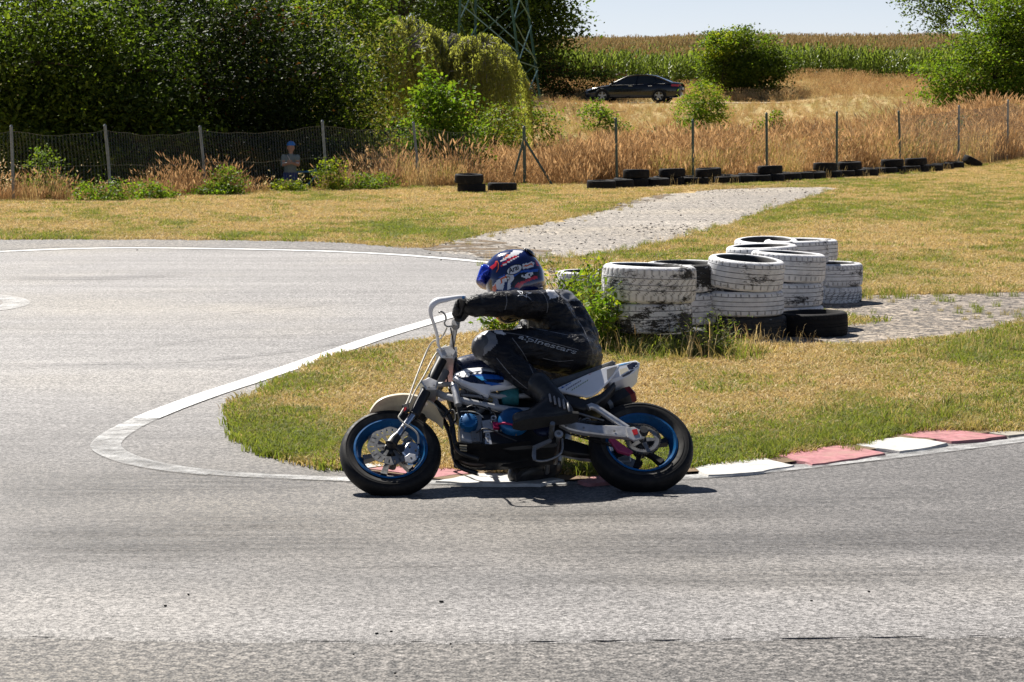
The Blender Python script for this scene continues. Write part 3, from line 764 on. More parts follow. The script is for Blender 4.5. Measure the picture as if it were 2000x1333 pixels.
def tree(name, label, cat, base, crown, ncl, per, cr, leaf, mats, seed, r0=.16, mixf=None, group=None, fill=.55, lump=.3, bark=None, nb=9, extra=(), asp=.55, stem=True):
    """crown: list of (center offset, radii) blobs"""
    root = empty(name, base); tag(root, label, cat, group)
    CC = []; LL = []; RR = []
    tot = sum(b[1][0]*b[1][1]*b[1][2] for b in crown)**1.0
    for i, (c, rd) in enumerate(crown):
        sh = (rd[0]*rd[1]*rd[2])/tot
        cc, pp, q = clumps(c, rd, max(6, int(ncl*sh**.8)), per, cr, seed+i*7, fill, lump); CC.append(cc); LL.append(pp); RR.append(q)
    cc = np.concatenate(CC); pp = np.concatenate(LL); q = np.concatenate(RR)
    if len(mats) > 1:
        g = np.random.default_rng(seed+99); th = mixf or .8
        pick = (q+g.normal(0, .1, q.shape)) > th; midx = np.where(pick, 1, 0)
    else: midx = np.zeros(len(pp), int)
    keep_ = pp[:, 2] > -.05
    me = leaf_mesh('crown', pp[keep_], leaf, mats, midx[keep_], asp=asp, seed=seed); link('crown', me, None, root)
    if stem: limbs((0, 0, 0), cc, r0, seed, nb).build('trunk', bark or M_bark, root, 60)
    return root
def gb(px, d): # base on the terrain seen at picture column px, distance d
    x = (px-CX)/FPX*d; return (x, d, float(T(x, d)))
# hedgerow trees behind the left fence; leaf tones carry zone light and shade
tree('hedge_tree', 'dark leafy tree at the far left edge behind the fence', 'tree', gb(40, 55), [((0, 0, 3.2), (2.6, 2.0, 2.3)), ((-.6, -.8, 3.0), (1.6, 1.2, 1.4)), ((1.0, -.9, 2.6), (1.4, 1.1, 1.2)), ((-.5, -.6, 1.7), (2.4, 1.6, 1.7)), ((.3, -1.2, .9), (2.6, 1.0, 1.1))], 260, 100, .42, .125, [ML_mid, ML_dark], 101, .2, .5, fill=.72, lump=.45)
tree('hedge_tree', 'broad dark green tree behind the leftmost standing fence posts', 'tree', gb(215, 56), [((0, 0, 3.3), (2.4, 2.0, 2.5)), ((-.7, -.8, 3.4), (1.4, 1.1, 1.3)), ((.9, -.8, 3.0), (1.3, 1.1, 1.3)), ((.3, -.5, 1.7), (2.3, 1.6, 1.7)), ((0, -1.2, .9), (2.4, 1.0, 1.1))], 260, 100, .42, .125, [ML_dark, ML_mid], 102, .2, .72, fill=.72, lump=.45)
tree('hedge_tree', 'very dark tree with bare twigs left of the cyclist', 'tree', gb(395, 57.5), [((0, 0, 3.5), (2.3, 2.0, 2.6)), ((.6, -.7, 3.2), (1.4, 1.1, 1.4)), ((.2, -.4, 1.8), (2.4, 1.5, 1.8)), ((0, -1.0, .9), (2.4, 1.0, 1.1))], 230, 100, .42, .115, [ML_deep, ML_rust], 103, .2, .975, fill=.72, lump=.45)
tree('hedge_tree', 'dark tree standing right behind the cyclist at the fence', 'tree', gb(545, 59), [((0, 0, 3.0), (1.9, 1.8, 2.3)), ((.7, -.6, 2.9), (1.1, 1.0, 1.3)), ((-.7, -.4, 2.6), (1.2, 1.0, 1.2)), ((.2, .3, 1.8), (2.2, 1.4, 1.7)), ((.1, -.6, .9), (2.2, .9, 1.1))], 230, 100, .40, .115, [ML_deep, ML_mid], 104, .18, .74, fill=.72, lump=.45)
tree('hedge_tree', 'lighter green shrubby tree between the cyclist and the willow', 'tree', gb(655, 61.5), [((0, 0, 2.5), (1.05, 1.2, 2.3)), ((.35, -.2, 1.5), (1.1, .9, 1.5))], 300, 28, .25, .095, [ML_mid, ML_yell], 105, .12, .55)  # yellow leaf share puts the sunlight on this shrub into its colour
# a second row filling the hedge
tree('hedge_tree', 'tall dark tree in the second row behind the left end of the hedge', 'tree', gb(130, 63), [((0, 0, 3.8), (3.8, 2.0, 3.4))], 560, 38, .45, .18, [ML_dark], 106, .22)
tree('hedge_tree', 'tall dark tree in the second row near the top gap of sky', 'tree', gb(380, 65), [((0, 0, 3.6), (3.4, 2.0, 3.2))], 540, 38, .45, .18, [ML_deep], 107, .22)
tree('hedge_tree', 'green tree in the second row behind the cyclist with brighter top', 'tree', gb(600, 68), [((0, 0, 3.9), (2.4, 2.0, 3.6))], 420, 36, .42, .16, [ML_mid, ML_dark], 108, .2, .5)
tree('poplar_tree', 'tall bright topped tree rising behind the willow on its left', 'tree', gb(640, 92), [((0, 0, 4.8), (2.4, 2.0, 4.4)), ((1.2, -.5, 3.6), (1.4, 1.2, 1.8))], 460, 36, .42, .16, [ML_mid, ML_dark], 109, .25, .6)
tree('walnut_tree', 'large dark tree behind the green pylon', 'tree', gb(965, 126), [((0, 0, 5.0), (4.2, 3.2, 4.6)), ((-3.6, 0, 5.0), (3.0, 2.6, 4.4)), ((2.0, -.5, 3.4), (2.4, 2.0, 2.8)), ((1.0, -1.8, 5.2), (1.8, 1.4, 1.6)), ((-1.8, -1.8, 4.2), (1.9, 1.4, 1.7))], 760, 42, .6, .25, [ML_dark, ML_mid], 110, .4, .74)
tree('walnut_tree', 'dark tree filling the gap between the hedge and the pylon', 'tree', gb(790, 112), [((0, 0, 5.0), (3.8, 3.0, 5.0))], 520, 30, .5, .22, [ML_dark, ML_mid], 111, .35, .8)
# willow
def willow():
    b = gb(842, 80); root = empty('willow_tree', b); tag(root, 'pale olive weeping willow with drooping strands by the pylon', 'tree')
    g = np.random.default_rng(55); C = []; cc = []
    tw = MB()
    doms = [((-.95, 0, 2.6), 1.85, 2.25), ((1.75, -.2, 2.3), 1.5, 1.95), ((.4, .5, 2.4), 1.5, 2.0)]
    for dc, rad, hh in doms:
        bun = [(g.random()*6.283, math.sqrt(g.random())) for _ in range(24)]
        for i in range(620):
            ba, bq = bun[i % 24]; a = ba+g.normal(0, .2); q = min(1, abs(bq+g.normal(0, .10))); x = dc[0]+math.cos(a)*rad*q; y = dc[1]+math.sin(a)*rad*q*.8
            ztop = dc[2]+hh*math.sqrt(max(.02, 1-q*q*.95))*(.9+.15*g.random())
            L_ = (.7+2.6*g.random())*(.4+.75*q); L_ = min(L_, ztop-.3)
            m_ = int(L_/.042); t = np.linspace(0, 1, max(4, m_))
            sw = .25*q
            px = x+math.cos(a)*sw*np.sqrt(t)+g.normal(0, .03, t.shape); py = y+math.sin(a)*sw*np.sqrt(t)+g.normal(0, .03, t.shape); pz = ztop-L_*t**1.15
            C.append(np.stack([px, py, pz], -1)); cc.append((x, y, ztop-.1))
            if i % 5 == 0:
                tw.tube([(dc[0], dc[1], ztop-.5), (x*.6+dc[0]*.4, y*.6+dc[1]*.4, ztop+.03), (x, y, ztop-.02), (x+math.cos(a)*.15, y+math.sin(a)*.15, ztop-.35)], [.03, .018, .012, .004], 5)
    me = leaf_mesh('crown', np.concatenate(C), .13, [ML_willow], None, asp=.30, droop=1.6, seed=56); link('crown', me, None, root)
    tw.build('twigs', M_twig_lit, root, 60)  # pale twigs: light on the crown's top is put into their colour
    limbs((0, 0, 0), np.array(cc), .2, 57, 12, .8).build('trunk', M_bark, root, 60)
willow()
tree('young_tree', 'bright green young tree in front of the willow at the fence', 'tree', gb(855, 57), [((-.25, 0, 2.0), (.7, .7, 1.0)), ((.35, .1, 1.8), (.65, .7, .95)), ((.1, 0, .95), (1.0, .8, .85)), ((-.65, .1, 1.0), (.6, .6, .5)), ((-.2, 0, 2.65), (.3, .35, .6)), ((.3, 0, 2.5), (.25, .3, .5))], 300, 22, .2, .115, [ML_bright, ML_mid], 120, .06, .72, lump=.4)
tree('shrub', 'low green shrub at the foot of the pylon', 'shrub', gb(1045, 84), [((0, 0, .75), (1.2, .9, .95)), ((-.6, 0, 1.2), (.7, .7, .8))], 130, 22, .22, .11, [ML_bright, ML_yell], 121, .05, .5)
tree('shrub', 'olive shrub below the right side of the willow', 'shrub', gb(965, 76), [((0, 0, .9), (1.0, .9, 1.1))], 120, 22, .2, .11, [ML_mid, ML_yell], 122, .05, .6)
tree('shrub', 'small green bush in front of the black car bonnet', 'shrub', gb(1165, 92), [((0, 0, .35), (.75, .7, .85)), ((.7, 0, -.1), (.75, .5, .5))], 110, 22, .16, .11, [ML_mid, ML_bright], 123, .05, .6)
tree('ash_tree', 'small light green tree covering the boot of the car', 'tree', gb(1368, 88), [((0, 0, .95), (.95, .8, .95)), ((.15, 0, 1.75), (.6, .6, .7)), ((.1, 0, .2), (.8, .6, .5))], 230, 24, .17, .125, [ML_bright, ML_lime], 124, .06, .72, asp=.35)
tree('round_bush', 'big rounded bush with yellow leaves at its top left, by the maize', 'tree', gb(1448, 126), [((.4, 0, 2.2), (1.8, 1.7, 1.5)), ((-1.0, -.2, 2.3), (1.3, 1.2, 1.2)), ((.8, .1, 1.3), (1.7, 1.5, 1.3)), ((-.6, 0, 1.2), (1.7, 1.4, 1.2))], 420, 44, .3, .16, [ML_mid, ML_dark], 125, .15, .62, fill=.7, lump=.45)
tree('bush_sprays', 'yellow lime leaf sprays on the upper left of the round bush', 'shrub', gb(1408, 124.6), [((-.15, 0, 2.75), (1.1, .8, .85)), ((.9, .3, 3.4), (.6, .5, .4))], 80, 24, .22, .16, [ML_lime, ML_bright], 126, .03, .6, stem=True, nb=4)
tree('shrub', 'small dark sapling with yellowish tips near the fourth fence post', 'shrub', gb(1515, 88), [((-.3, 0, .35), (.6, .5, .6)), ((.45, 0, .15), (.6, .5, .45)), ((-.05, 0, .85), (.3, .3, .5))], 110, 20, .15, .115, [ML_mid, ML_yell], 127, .04, .6)
tree('shrub', 'low grey green weed clump on the mown strip below the car', 'shrub', gb(1270, 87), [((0, 0, .25), (.4, .35, .4))], 30, 20, .1, .09, [ML_grey], 128, .02, nb=3)
tree('shrub', 'small grey weed clump just left of the light green tree', 'shrub', gb(1312, 87), [((0, 0, .2), (.3, .3, .35))], 26, 20, .1, .09, [ML_grey], 129, .02, nb=3)
tree('roadside_tree', 'broad light green tree at the right edge behind the fence', 'tree', gb(1925, 98), [((0, 0, 2.1), (2.4, 1.9, 1.4)), ((1.0, 0, 3.1), (2.2, 1.7, 1.5)), ((-1.2, -.4, .9), (1.5, 1.2, .8)), ((1.6, -.3, 1.0), (1.7, 1.3, 1.1)), ((1.3, 0, 4.1), (1.7, 1.4, 1.1))], 440, 50, .32, .15, [ML_mid, ML_bright], 130, .16, .55, fill=.7, lump=.45)
tree('tall_tree', 'dark sparse tree hanging into the sky at the top right corner', 'tree', gb(1915, 132), [((.2, 0, 5.4), (5.0, 3.2, 2.2)), ((2.8, 0, 7.0), (4.5, 3.2, 3.0)), ((-2.6, 0, 4.9), (2.4, 1.8, 1.3))], 520, 26, .34, .20, [ML_dark, ML_mid], 131, .28, .6, lump=.45, nb=22)
tree('greygreen_shrub', 'silvery grey green shrub by the seventh fence post on the right', 'shrub', gb(1842, 78), [((0, 0, .55), (.95, .7, .75)), ((.5, 0, .95), (.45, .4, .6))], 110, 20, .16, .085, [ML_grey], 132, .04)
tree('greygreen_shrub', 'tall grey green weeds behind the fifth fence post on the right', 'shrub', gb(1655, 66.5), [((0, 0, .45), (.55, .5, .55)), ((-.35, 0, .75), (.3, .3, .45))], 70, 20, .14, .075, [ML_grey, ML_mid], 133, .03, .7)
tree('greygreen_shrub', 'grey green weed clump high on the dry bank', 'shrub', gb(1705, 86), [((0, 0, .5), (.5, .45, .5))], 50, 20, .14, .085, [ML_grey], 134, .03, nb=4)
tree('shrub', 'dark thicket under the walnut tree beside the road', 'shrub', gb(1130, 123), [((0, 0, .7), (2.2, 1.2, 1.2)), ((-2.4, 0, .9), (2.0, 1.2, 1.4))], 200, 26, .3, .16, [ML_dark, ML_rust], 135, .05, .75)
# low brambles at the foot of the fence
BR = [(205, 45.3, .6, .24, 'leftmost low green bramble at the fence foot'), (290, 46.2, .5, .2, 'low green bramble just right of the first upright post'), (440, 48.4, .32, .34, 'green bramble at the foot of the second upright post'),
      (415, 48.0, .4, .16, 'ground hugging bramble left of the second post bramble'), (565, 50.2, .3, .14, 'yellow green bramble below the cyclist'), (645, 50.8, .3, .42, 'bramble climbing the post right of the cyclist'),
      (705, 51.4, .45, .2, 'low bramble right of the cyclist post'), (740, 52.5, .4, .2, 'last low bramble before the pair of black tyres'), (90, 46.4, .45, .6, 'tall nettles behind the fence at the far left')]
for i, (px, d, rx, rz, lb) in enumerate(BR):
    b = gb(px, d)
    tree('bramble', lb, 'bramble', b, [((0, 0, rz*.7), (rx, rx*.7, rz)), ((rx*.5, 0, rz*.35), (rx*.7, rx*.5, rz*.5))], 60, 20, .1, .065, [ML_mid, ML_lime if i in (4, 5) else ML_bright], 140+i, .02, .6, 'brambles along the fence', nb=5)
# weeds by the white tyres
def weed(label, px, py, h, sp, n, mats, leaf, seed, asp=.5):
    p = gnd(px, py, .02); root = empty('leafy_weed', p); tag(root, label, 'weed', 'weeds beside the tyre stacks')
    g = np.random.default_rng(seed); st = MB(); C = []
    for i in range(n):
        a = g.random()*6.28; l_ = sp*math.sqrt(g.random()); hh = h*(.55+.55*g.random()); e = Vector((math.cos(a)*l_, math.sin(a)*l_, hh))
        b0 = Vector((g.normal(0, .05), g.normal(0, .05), -.03)); m_ = b0.lerp(e, .5)+Vector((g.normal(0, .02), g.normal(0, .02), .04))
        st.tube([b0, m_, e], [.006, .004, .002], 5)
        t = g.random((26, 1))**.7; pts = np.array(b0)*(1-t)+np.array(e)*t+g.normal(0, .045, (26, 3)); C.append(pts[pts[:, 2] > .01])
    C = np.concatenate(C); q = np.random.default_rng(seed+1).random(len(C)) > .75
    me = leaf_mesh('leaves', C, leaf, mats, q.astype(int), asp=asp, seed=seed+2); link('leaves', me, None, root)
    st.build('stems', simple('weed_stem', (.12, .13, .05), .7), root, 60)
weed('bright leafy weed between the rider\'s back and the front tyre stack', 1185, 690, .55, .22, 26, [ML_bright, ML_lime], .062, 301)
weed('bushy green weed against the left side of the front tyre stack', 1150, 672, .50, .26, 22, [ML_bright, ML_yell], .06, 302)
weed('sparse tall weed with yellow leaves behind the front tyre stack', 1160, 612, .52, .28, 12, [ML_lime, ML_bright], .055, 303)
weed('low bright weeds under the rider\'s helmet', 985, 650, .16, .22, 22, [ML_bright, ML_lime], .05, 304)
weed('leafy weed growing at the rear edge of the worn asphalt by the rider', 1105, 600, .38, .30, 14, [ML_mid, ML_lime], .05, 305)
weed('dark shaded weeds at the foot of the front tyre stack', 1385, 700, .30, .25, 26, [ML_mid, ML_yell], .035, 306, .25)

# ------------------------------------------------------------------ loose stones on the worn gravel
M_stone = leafmat('grey_stones', [(.20, .175, .15), (.34, .30, .26), (.13, .11, .095), (.44, .40, .35)], .0, .85)
def stone(name, r):
    bm = bmesh.new(); bmesh.ops.create_icosphere(bm, subdivisions=1, radius=.011)
    for v in bm.verts: v.co = Vector((v.co.x*r.uniform(.8, 1.5), v.co.y*r.uniform(.8, 1.3), v.co.z*r.uniform(.5, .8)))
    me = bpy.data.meshes.new(name); bm.to_mesh(me); bm.free(); return link(name, me, M_stone)
stc = proto_coll('stone', [stone('e%d_stone' % i, rr) for i in range(4)])
sx, sy = grass_pts(150000, None, (17, 60), lambda x, y: (inpoly(x, y, gravp) & ~inpoly(x, y, isl2)) | (inpoly(x, y, pathp) & (rng.random(x.shape) < .03+.16*(vnoise(x*.8, y*.4, 51) > .66))))
scatter('gravel_stones', np.stack([sx, sy, np.full(sx.shape, .014)], -1), rng.random(sx.shape)*6.28, (.35+1.1*rng.random(sx.shape)**3)*np.clip(sy/22, .9, 1.5), rng.integers(0, 4, sx.shape), stc, 'loose grey brown stones on the worn asphalt by the tyres', 'gravel')
# ------------------------------------------------------------------ road up on the bank
rv = []; rf = []
rx = np.linspace(-70, 70, 57)
for i, x in enumerate(rx):
    rv += [(x, 115.3, 1.955), (x, 120.7, 1.985)]
    if i: rf.append((2*i-2, 2*i, 2*i+1, 2*i-1))
me = bpy.data.meshes.new('road'); me.from_pydata(rv, [], rf); tag(link('road', me, M_track), kind='structure')
# ------------------------------------------------------------------ fence
M_post = simple('galvanised_post', (.20, .23, .25), .5, .3, var=.25, scale=12, dirt=(.13, .14, .13))
M_gpost = simple('green_post', (.06, .10, .085), .55, .1, var=.25, scale=12)
M_wire = simple('fence_wire', (.16, .18, .18), .5, .4, var=.1, scale=5)
def post_base(i):
    x, y = FX[i], FY[i]; return Vector((x, y, float(T(x, y))))
froot = empty('chain_link_fence', post_base(7)); tag(froot, 'sagging chain link wire fence on thin steel posts along the back of the field', 'fence')
def fchild(o): o.parent = froot; o.matrix_parent_inverse = Matrix.Translation(-froot.location); return o
tops = []
LEAN = {3: (-.12, 0), 4: (-.13, 0), 5: (-.10, 0), 6: (-.14, 0), 8: (-.04, 0), 12: (-.08, 0), 10: (-.03, 0)}
for i in range(len(FENCE)):
    b = post_base(i); h = FENCE[i][2]; lx = LEAN.get(i, (-.02, 0))[0]
    t = Vector((b.x+lx, b.y, h if i < 14 else h)); tops.append(t)
    mb = MB(); r_ = .032 if i != 7 else .038
    mb.tube([b-Vector((0, 0, .3)), b.lerp(t, .5), t], r_, 10)
    mb.tube([t, t+Vector((0, 0, .035))], [r_*1.15, r_*.4], 10)
    fchild(mb.build('fence_post', M_gpost if i in (7, 8, 9, 10, 11, 12) else M_post, None, 40))
# braces of the corner post
c_ = post_base(7); tt = tops[7]
for dx, dy in ((-.36, .0), (.72, -.35)):
    fchild(MB().tube([tt+Vector((0, 0, -.28)), Vector((c_.x+dx, c_.y+dy, -.12))], .028, 10).build('brace', M_gpost, None, 40))
def wire_bay(i, xcut=1.0):
    """diamond mesh and straining wires of one bay, sagging between the posts"""
    a0, a1 = post_base(i), post_base(i+1); t0, t1 = tops[i]-Vector((0, 0, .08)), tops[i+1]-Vector((0, 0, .08))
    L_ = (a1-a0).length; P_ = .075; ncol = int(L_*xcut/P_); h = 1.35; nrow = int(h/P_)
    wave = random.Random(i)
    k1, k2 = wave.uniform(0, 6), wave.uniform(0, 6)
    def pt(u, vv):
        s_ = min(1, u*P_/L_); sag = .10*4*s_*(1-s_)
        top = t0.lerp(t1, s_)-Vector((0, 0, sag)); bot = a0.lerp(a1, s_)+Vector((0, 0, .02))
        q = bot.lerp(top, vv/nrow)
        q += Vector((0, .05*math.sin(u*.35+k1+vv*.2)+.03*math.sin(vv*.6+k2+u*.12), .012*math.sin(u*.5+k2)))
        return q
    V = []; Fc = []
    def seg(p, q, r_):
        n0 = len(V); d = (q-p); s1 = Vector((d.z, 0, -d.x)).normalized()*r_; s2 = Vector((0, r_, 0))
        V.extend([p+s1, p-s1*.5+s2, p-s1*.5-s2, q+s1, q-s1*.5+s2, q-s1*.5-s2])
        Fc.extend([(n0, n0+1, n0+4, n0+3), (n0+1, n0+2, n0+5, n0+4), (n0+2, n0, n0+3, n0+5)])
    for u in range(ncol):
        for vv in range(0, nrow, 1):
            a = u+(vv % 2)*.5; b = u+((vv+1) % 2)*.5
            seg(pt(a, vv), pt(b, vv+1), .0019)
            a = u+.5-(vv % 2)*.5+.5*0; b = u+.5-((vv+1) % 2)*.5
            seg(pt(a, vv), pt(b, vv+1), .0019)
    mp = empty
    me = bpy.data.meshes.new('wire_mesh'); me.from_pydata(V, [], Fc)
    fchild(link('wire_mesh', me, M_wire))
    V.clear(); Fc.clear()
    for vv in (nrow, nrow*.5):
        V.clear(); Fc.clear()
        for u in range(ncol): seg(pt(u, vv), pt(u+1, vv), .0035)
        me = bpy.data.meshes.new('straining_wire'); me.from_pydata(V, [], Fc); fchild(link('straining_wire', me, M_wire))
for i in (1, 2, 3, 4, 5): wire_bay(i)
wire_bay(6, .62)
for i in (12, 13, 14): wire_bay(i)

# ------------------------------------------------------------------ tyres
k = NM('rubber'); nz = k.noise(9, 5, .65)
k.set(col=k.ramp(nz, [(.3, (.008, .008, .009)), (.6, (.014, .014, .015)), (.8, (.045, .042, .038))]), rough=.8, spec=.2); k.bump(k.noise(90, 3), .3, .002); M_rubber = k.m
def painted_tyre(name, lo, hi):
    k = NM(name); at_ = k.n('ShaderNodeAttribute', attribute_name='groove'); oi = k.n('ShaderNodeObjectInfo')
    cb = k.n('ShaderNodeCombineXYZ'); m10 = k.math('MULTIPLY', oi.outputs['Random'], 40)
    for i in range(3): k.l(m10, cb.inputs[i])
    va = k.n('ShaderNodeVectorMath', operation='ADD'); k.l(k.co(), va.inputs[0]); k.l(cb.outputs[0], va.inputs[1])
    sv = k.n('ShaderNodeVectorMath', operation='MULTIPLY'); k.l(va.outputs[0], sv.inputs[0]); sv.inputs[1].default_value = (1, 1, 2.6)
    n1 = k.noise(3.0, 6, .72, sv.outputs[0]); n2 = k.noise(38, 4, .8, sv.outputs[0])
    worn = k.ramp(k.math('ADD', n1, k.math('MULTIPLY', k.math('SUBTRACT', n2, .5), .38)), [(lo, 0), (hi, 1)])
    white = k.ramp(k.noise(14, 4, .6, va.outputs[0]), [(.25, (.50, .50, .51)), (.5, (.68, .68, .69)), (.75, (.80, .80, .81))])
    rub = k.ramp(n2, [(.3, (.015, .015, .016)), (.7, (.04, .038, .036))])
    f = k.math('MAXIMUM', worn, k.math('MULTIPLY', at_.outputs['Fac'], k.ramp(k.noise(11, 3, .6, va.outputs[0]), [(.3, .55), (.55, 1)])))
    k.set(col=k.mix(f, white, rub), rough=.7, spec=.35); k.bump(n2, .25, .003)
    return k.m
M_tw = painted_tyre('white_tyre_paint', .57, .66); M_tw2 = painted_tyre('scuffed_tyre_paint', .515, .60); M_tw3 = painted_tyre('half_worn_tyre_paint', .44, .50); M_tb = painted_tyre('traces_of_tyre_paint', .30, .36)
def tyre_mesh(name, R, W, kind, mat, nseg=108):
    """a car tyre lying flat, base at z=0: tread with grooves, sidewalls, open bead"""
    prof = []; h = W/2; rb = R*.70
    prof += [(rb, h-.62*h), (rb+.004, h-.42*h), (rb+.02, h-.16*h), (R*.80, h*1.0-.002), (R*.87, h*1.0), (R*.93, h*.955), (R*.968, h*.87)]
    gro = [9, 9, 9]+[0]*(len(prof)-3)
    rows = 22; lanes = {0: {4: 1, 9: 1, 12: 1, 17: 1}, 1: {6: 1, 11: 1, 15: 1}, 2: {3: 1, 8: 1, 13: 1, 18: 1}}[kind]
    for j in range(rows+1):
        t = j/rows; z = h*.80*(1-2*t); rr_ = R*(.982+.018*(1-abs(1-2*t)**3)); g_ = lanes.get(j, 0)
        if g_:
            prof += [(rr_, z+.0026), (rr_-.009, z+.0022), (rr_-.009, z-.0022), (rr_, z-.0026)]; gro += [0, 1, 1, 0]
        else: prof.append((rr_, z)); gro.append((4 if kind == 2 else 2) if (j < 4 or j > rows-4) else (3 if kind == 1 else (5 if kind == 2 else 0)))
    for r_, z in [(R*.968, -h*.87), (R*.93, -h*.955), (R*.87, -h), (R*.80, -h+.002), (rb+.02, -h+.16*h), (rb+.004, -h+.42*h), (rb, -h+.62*h)]: prof.append((r_, z)); gro.append(0)
    # inside of the carcass
    for r_, z in [(rb+.012, -h*.35), (R*.80, -h*.72), (R*.92, -h*.5), (R*.94, 0), (R*.92, h*.5), (R*.80, h*.72), (rb+.012, h*.35)]: prof.append((r_, z)); gro.append(9)
    m = len(prof); V = []; G = []
    for k_ in range(nseg):
        an = 2*math.pi*k_/nseg
        for j, (r_, z) in enumerate(prof):
            g_ = 1.0 if gro[j] == 1 else (2.0 if gro[j] == 9 else 0.0); rr_ = r_
            if gro[j] == 2 and k_ % 5 == 0: rr_ -= .005; g_ = .6
            if gro[j] == 3 and (k_+j) % 6 == 0: rr_ -= .006; g_ = 1.0
            if gro[j] == 4 and k_ % 7 == 0: rr_ -= .004; g_ = .9
            V.append((rr_*math.cos(an), rr_*math.sin(an), z+h)); G.append(g_)
    Fc = [(k_*m+j, ((k_+1) % nseg)*m+j, ((k_+1) % nseg)*m+(j+1) % m, k_*m+(j+1) % m) for k_ in range(nseg) for j in range(m)]
    me = bpy.data.meshes.new(name); me.from_pydata(V, [], Fc)
    a = me.attributes.new('groove', 'FLOAT', 'POINT'); a.data.foreach_set('value', G)
    bm = bmesh.new(); bm.from_mesh(me); bmesh.ops.recalc_face_normals(bm, faces=bm.faces); bm.to_mesh(me); bm.free()
    me.materials.append(mat); me.shade_smooth(); me.set_sharp_from_angle(angle=math.radians(32))
    return me
TMESH = {}
def tyre(cx, d, z, dia, W, kind, mat, label, group, tilt=(0, 0), rz=None):
    key = (round(dia, 2), round(W, 2), kind, mat.name)
    if key not in TMESH: TMESH[key] = tyre_mesh('tyre', key[0]/2, key[1], kind, mat, 200 if d < 40 else 40)
    o = bpy.data.objects.new('tyre', TMESH[key]); COL.objects.link(o)
    o.location = ((cx-CX)/FPX*d, d, z); o.scale = (1+.03*(rng.random()-.5), 1+.03*(rng.random()-.5), 1)
    o.rotation_euler = (tilt[0]+.02*(rng.random()-.5)*(z > .05), tilt[1]+.03*(rng.random()-.5)*(z > .05), rng.random()*6.28 if rz is None else rz)
    tag(o, label, 'tyre', group); return o
GS = 'painted tyres stacked as a barrier'
R_ = math.radians
# front left stack
tyre(1300, 17.75, .0, .66, .17, 0, M_tb, 'black bottom tyre of the large front left stack, half hidden by grass', GS)
tyre(1268, 17.6, .172, .68, .225, 0, M_tw3, 'middle tyre of the front left stack, black on the left, white on the right', GS)
tyre(1267, 17.6, .399, .72, .275, 1, M_tw2, 'largest white tyre, on top of the front left stack, with a black scuffed tread band', GS, (R_(1), R_(-1)))
# second stack
tyre(1340, 18.9, .0, .64, .115, 0, M_tb, 'dark lowest tyre of the narrow stack right behind the front left stack', GS)
tyre(1343, 18.9, .117, .66, .26, 2, M_tw, 'clean white wide tyre in the middle of the stack right of the largest tyre', GS)
tyre(1340, 18.9, .379, .66, .225, 1, M_tw3, 'white top tyre with dark block tread right behind the largest tyre', GS)
tyre(1358, 20.1, .0, .64, .245, 2, M_tw, 'white lower tyre glimpsed between the second stack and the tilted stack', GS)
tyre(1356, 20.1, .247, .64, .245, 2, M_tw, 'white upper tyre glimpsed between the second stack and the tilted stack', GS)
# tilted stack
tyre(1466, 18.75, .0, .61, .19, 0, M_tb, 'black bottom tyre with faint paint under the tilted white tyre', GS)
tyre(1458, 18.75, .192, .62, .20, 2, M_tw, 'white middle tyre under the tilted wide tyre', GS)
tyre(1455, 18.75, .415, .62, .245, 2, M_tw, 'tilted wide white tyre with clean rim on the middle stack', GS, (R_(4), R_(-3)))
# stack behind the black tyre
tyre(1538, 19.7, .0, .64, .19, 0, M_tw, 'white bottom tyre behind the single black tyre', GS)
tyre(1536, 19.7, .192, .64, .205, 2, M_tw2, 'white tyre with dark scuffs and letters, second from the ground, above the single black tyre', GS)
tyre(1538, 19.7, .400, .645, .24, 0, M_tw, 'white top tyre with a black smear above the single black tyre', GS, (R_(3), R_(1)))
# rear stacks
tyre(1492, 20.6, .0, .64, .21, 0, M_tw, 'bottom tyre of the rear stack behind the tilted tyre', GS)
tyre(1492, 20.6, .212, .64, .21, 0, M_tw, 'second tyre of the rear stack behind the tilted tyre', GS)
tyre(1490, 20.6, .424, .64, .22, 2, M_tw, 'top tyre of the rear stack directly behind the tilted tyre', GS, (R_(2), 0))
tyre(1497, 21.9, .0, .62, .205, 0, M_tw, 'bottom tyre of the hindmost stack with the highest rim', GS)
tyre(1497, 21.9, .207, .62, .205, 0, M_tw, 'middle tyre of the hindmost stack with the highest rim', GS)
tyre(1497, 21.9, .414, .62, .21, 2, M_tw, 'hindmost white tyre with the highest clean rim of all', GS, (R_(4), 0))
tyre(1558, 22.0, .0, .62, .19, 0, M_tw, 'bottom tyre of the rear stack left of the right hand end', GS)
tyre(1558, 22.0, .192, .62, .19, 0, M_tw, 'middle tyre of the rear stack left of the right hand end', GS)
tyre(1556, 22.0, .384, .62, .235, 2, M_tw, 'white top tyre of the rear stack left of the right hand end', GS)
tyre(1577, 23.1, .0, .62, .17, 0, M_tw, 'bottom tyre of the farthest right rear stack', GS)
tyre(1577, 23.1, .172, .62, .17, 0, M_tw, 'middle tyre of the farthest right rear stack', GS)
tyre(1577, 23.1, .344, .62, .215, 2, M_tw, 'white top tyre peeping out at the right of the rear stacks', GS)
tyre(1624, 22.1, .0, .60, .165, 1, M_tw2, 'grey zigzag tread tyre at the bottom of the low right hand stack', GS)
tyre(1626, 22.1, .167, .605, .22, 0, M_tw2, 'white and black tyre on top of the low right hand stack', GS)
tyre(1588, 18.9, .0, .59, .195, 0, M_rubber, 'single black tyre lying in front of the right hand stacks', GS, (R_(1), R_(1)))
tyre(1148, 23.6, .0, .62, .20, 0, M_tw, 'lone white tyre half hidden by weeds behind the rider', GS)
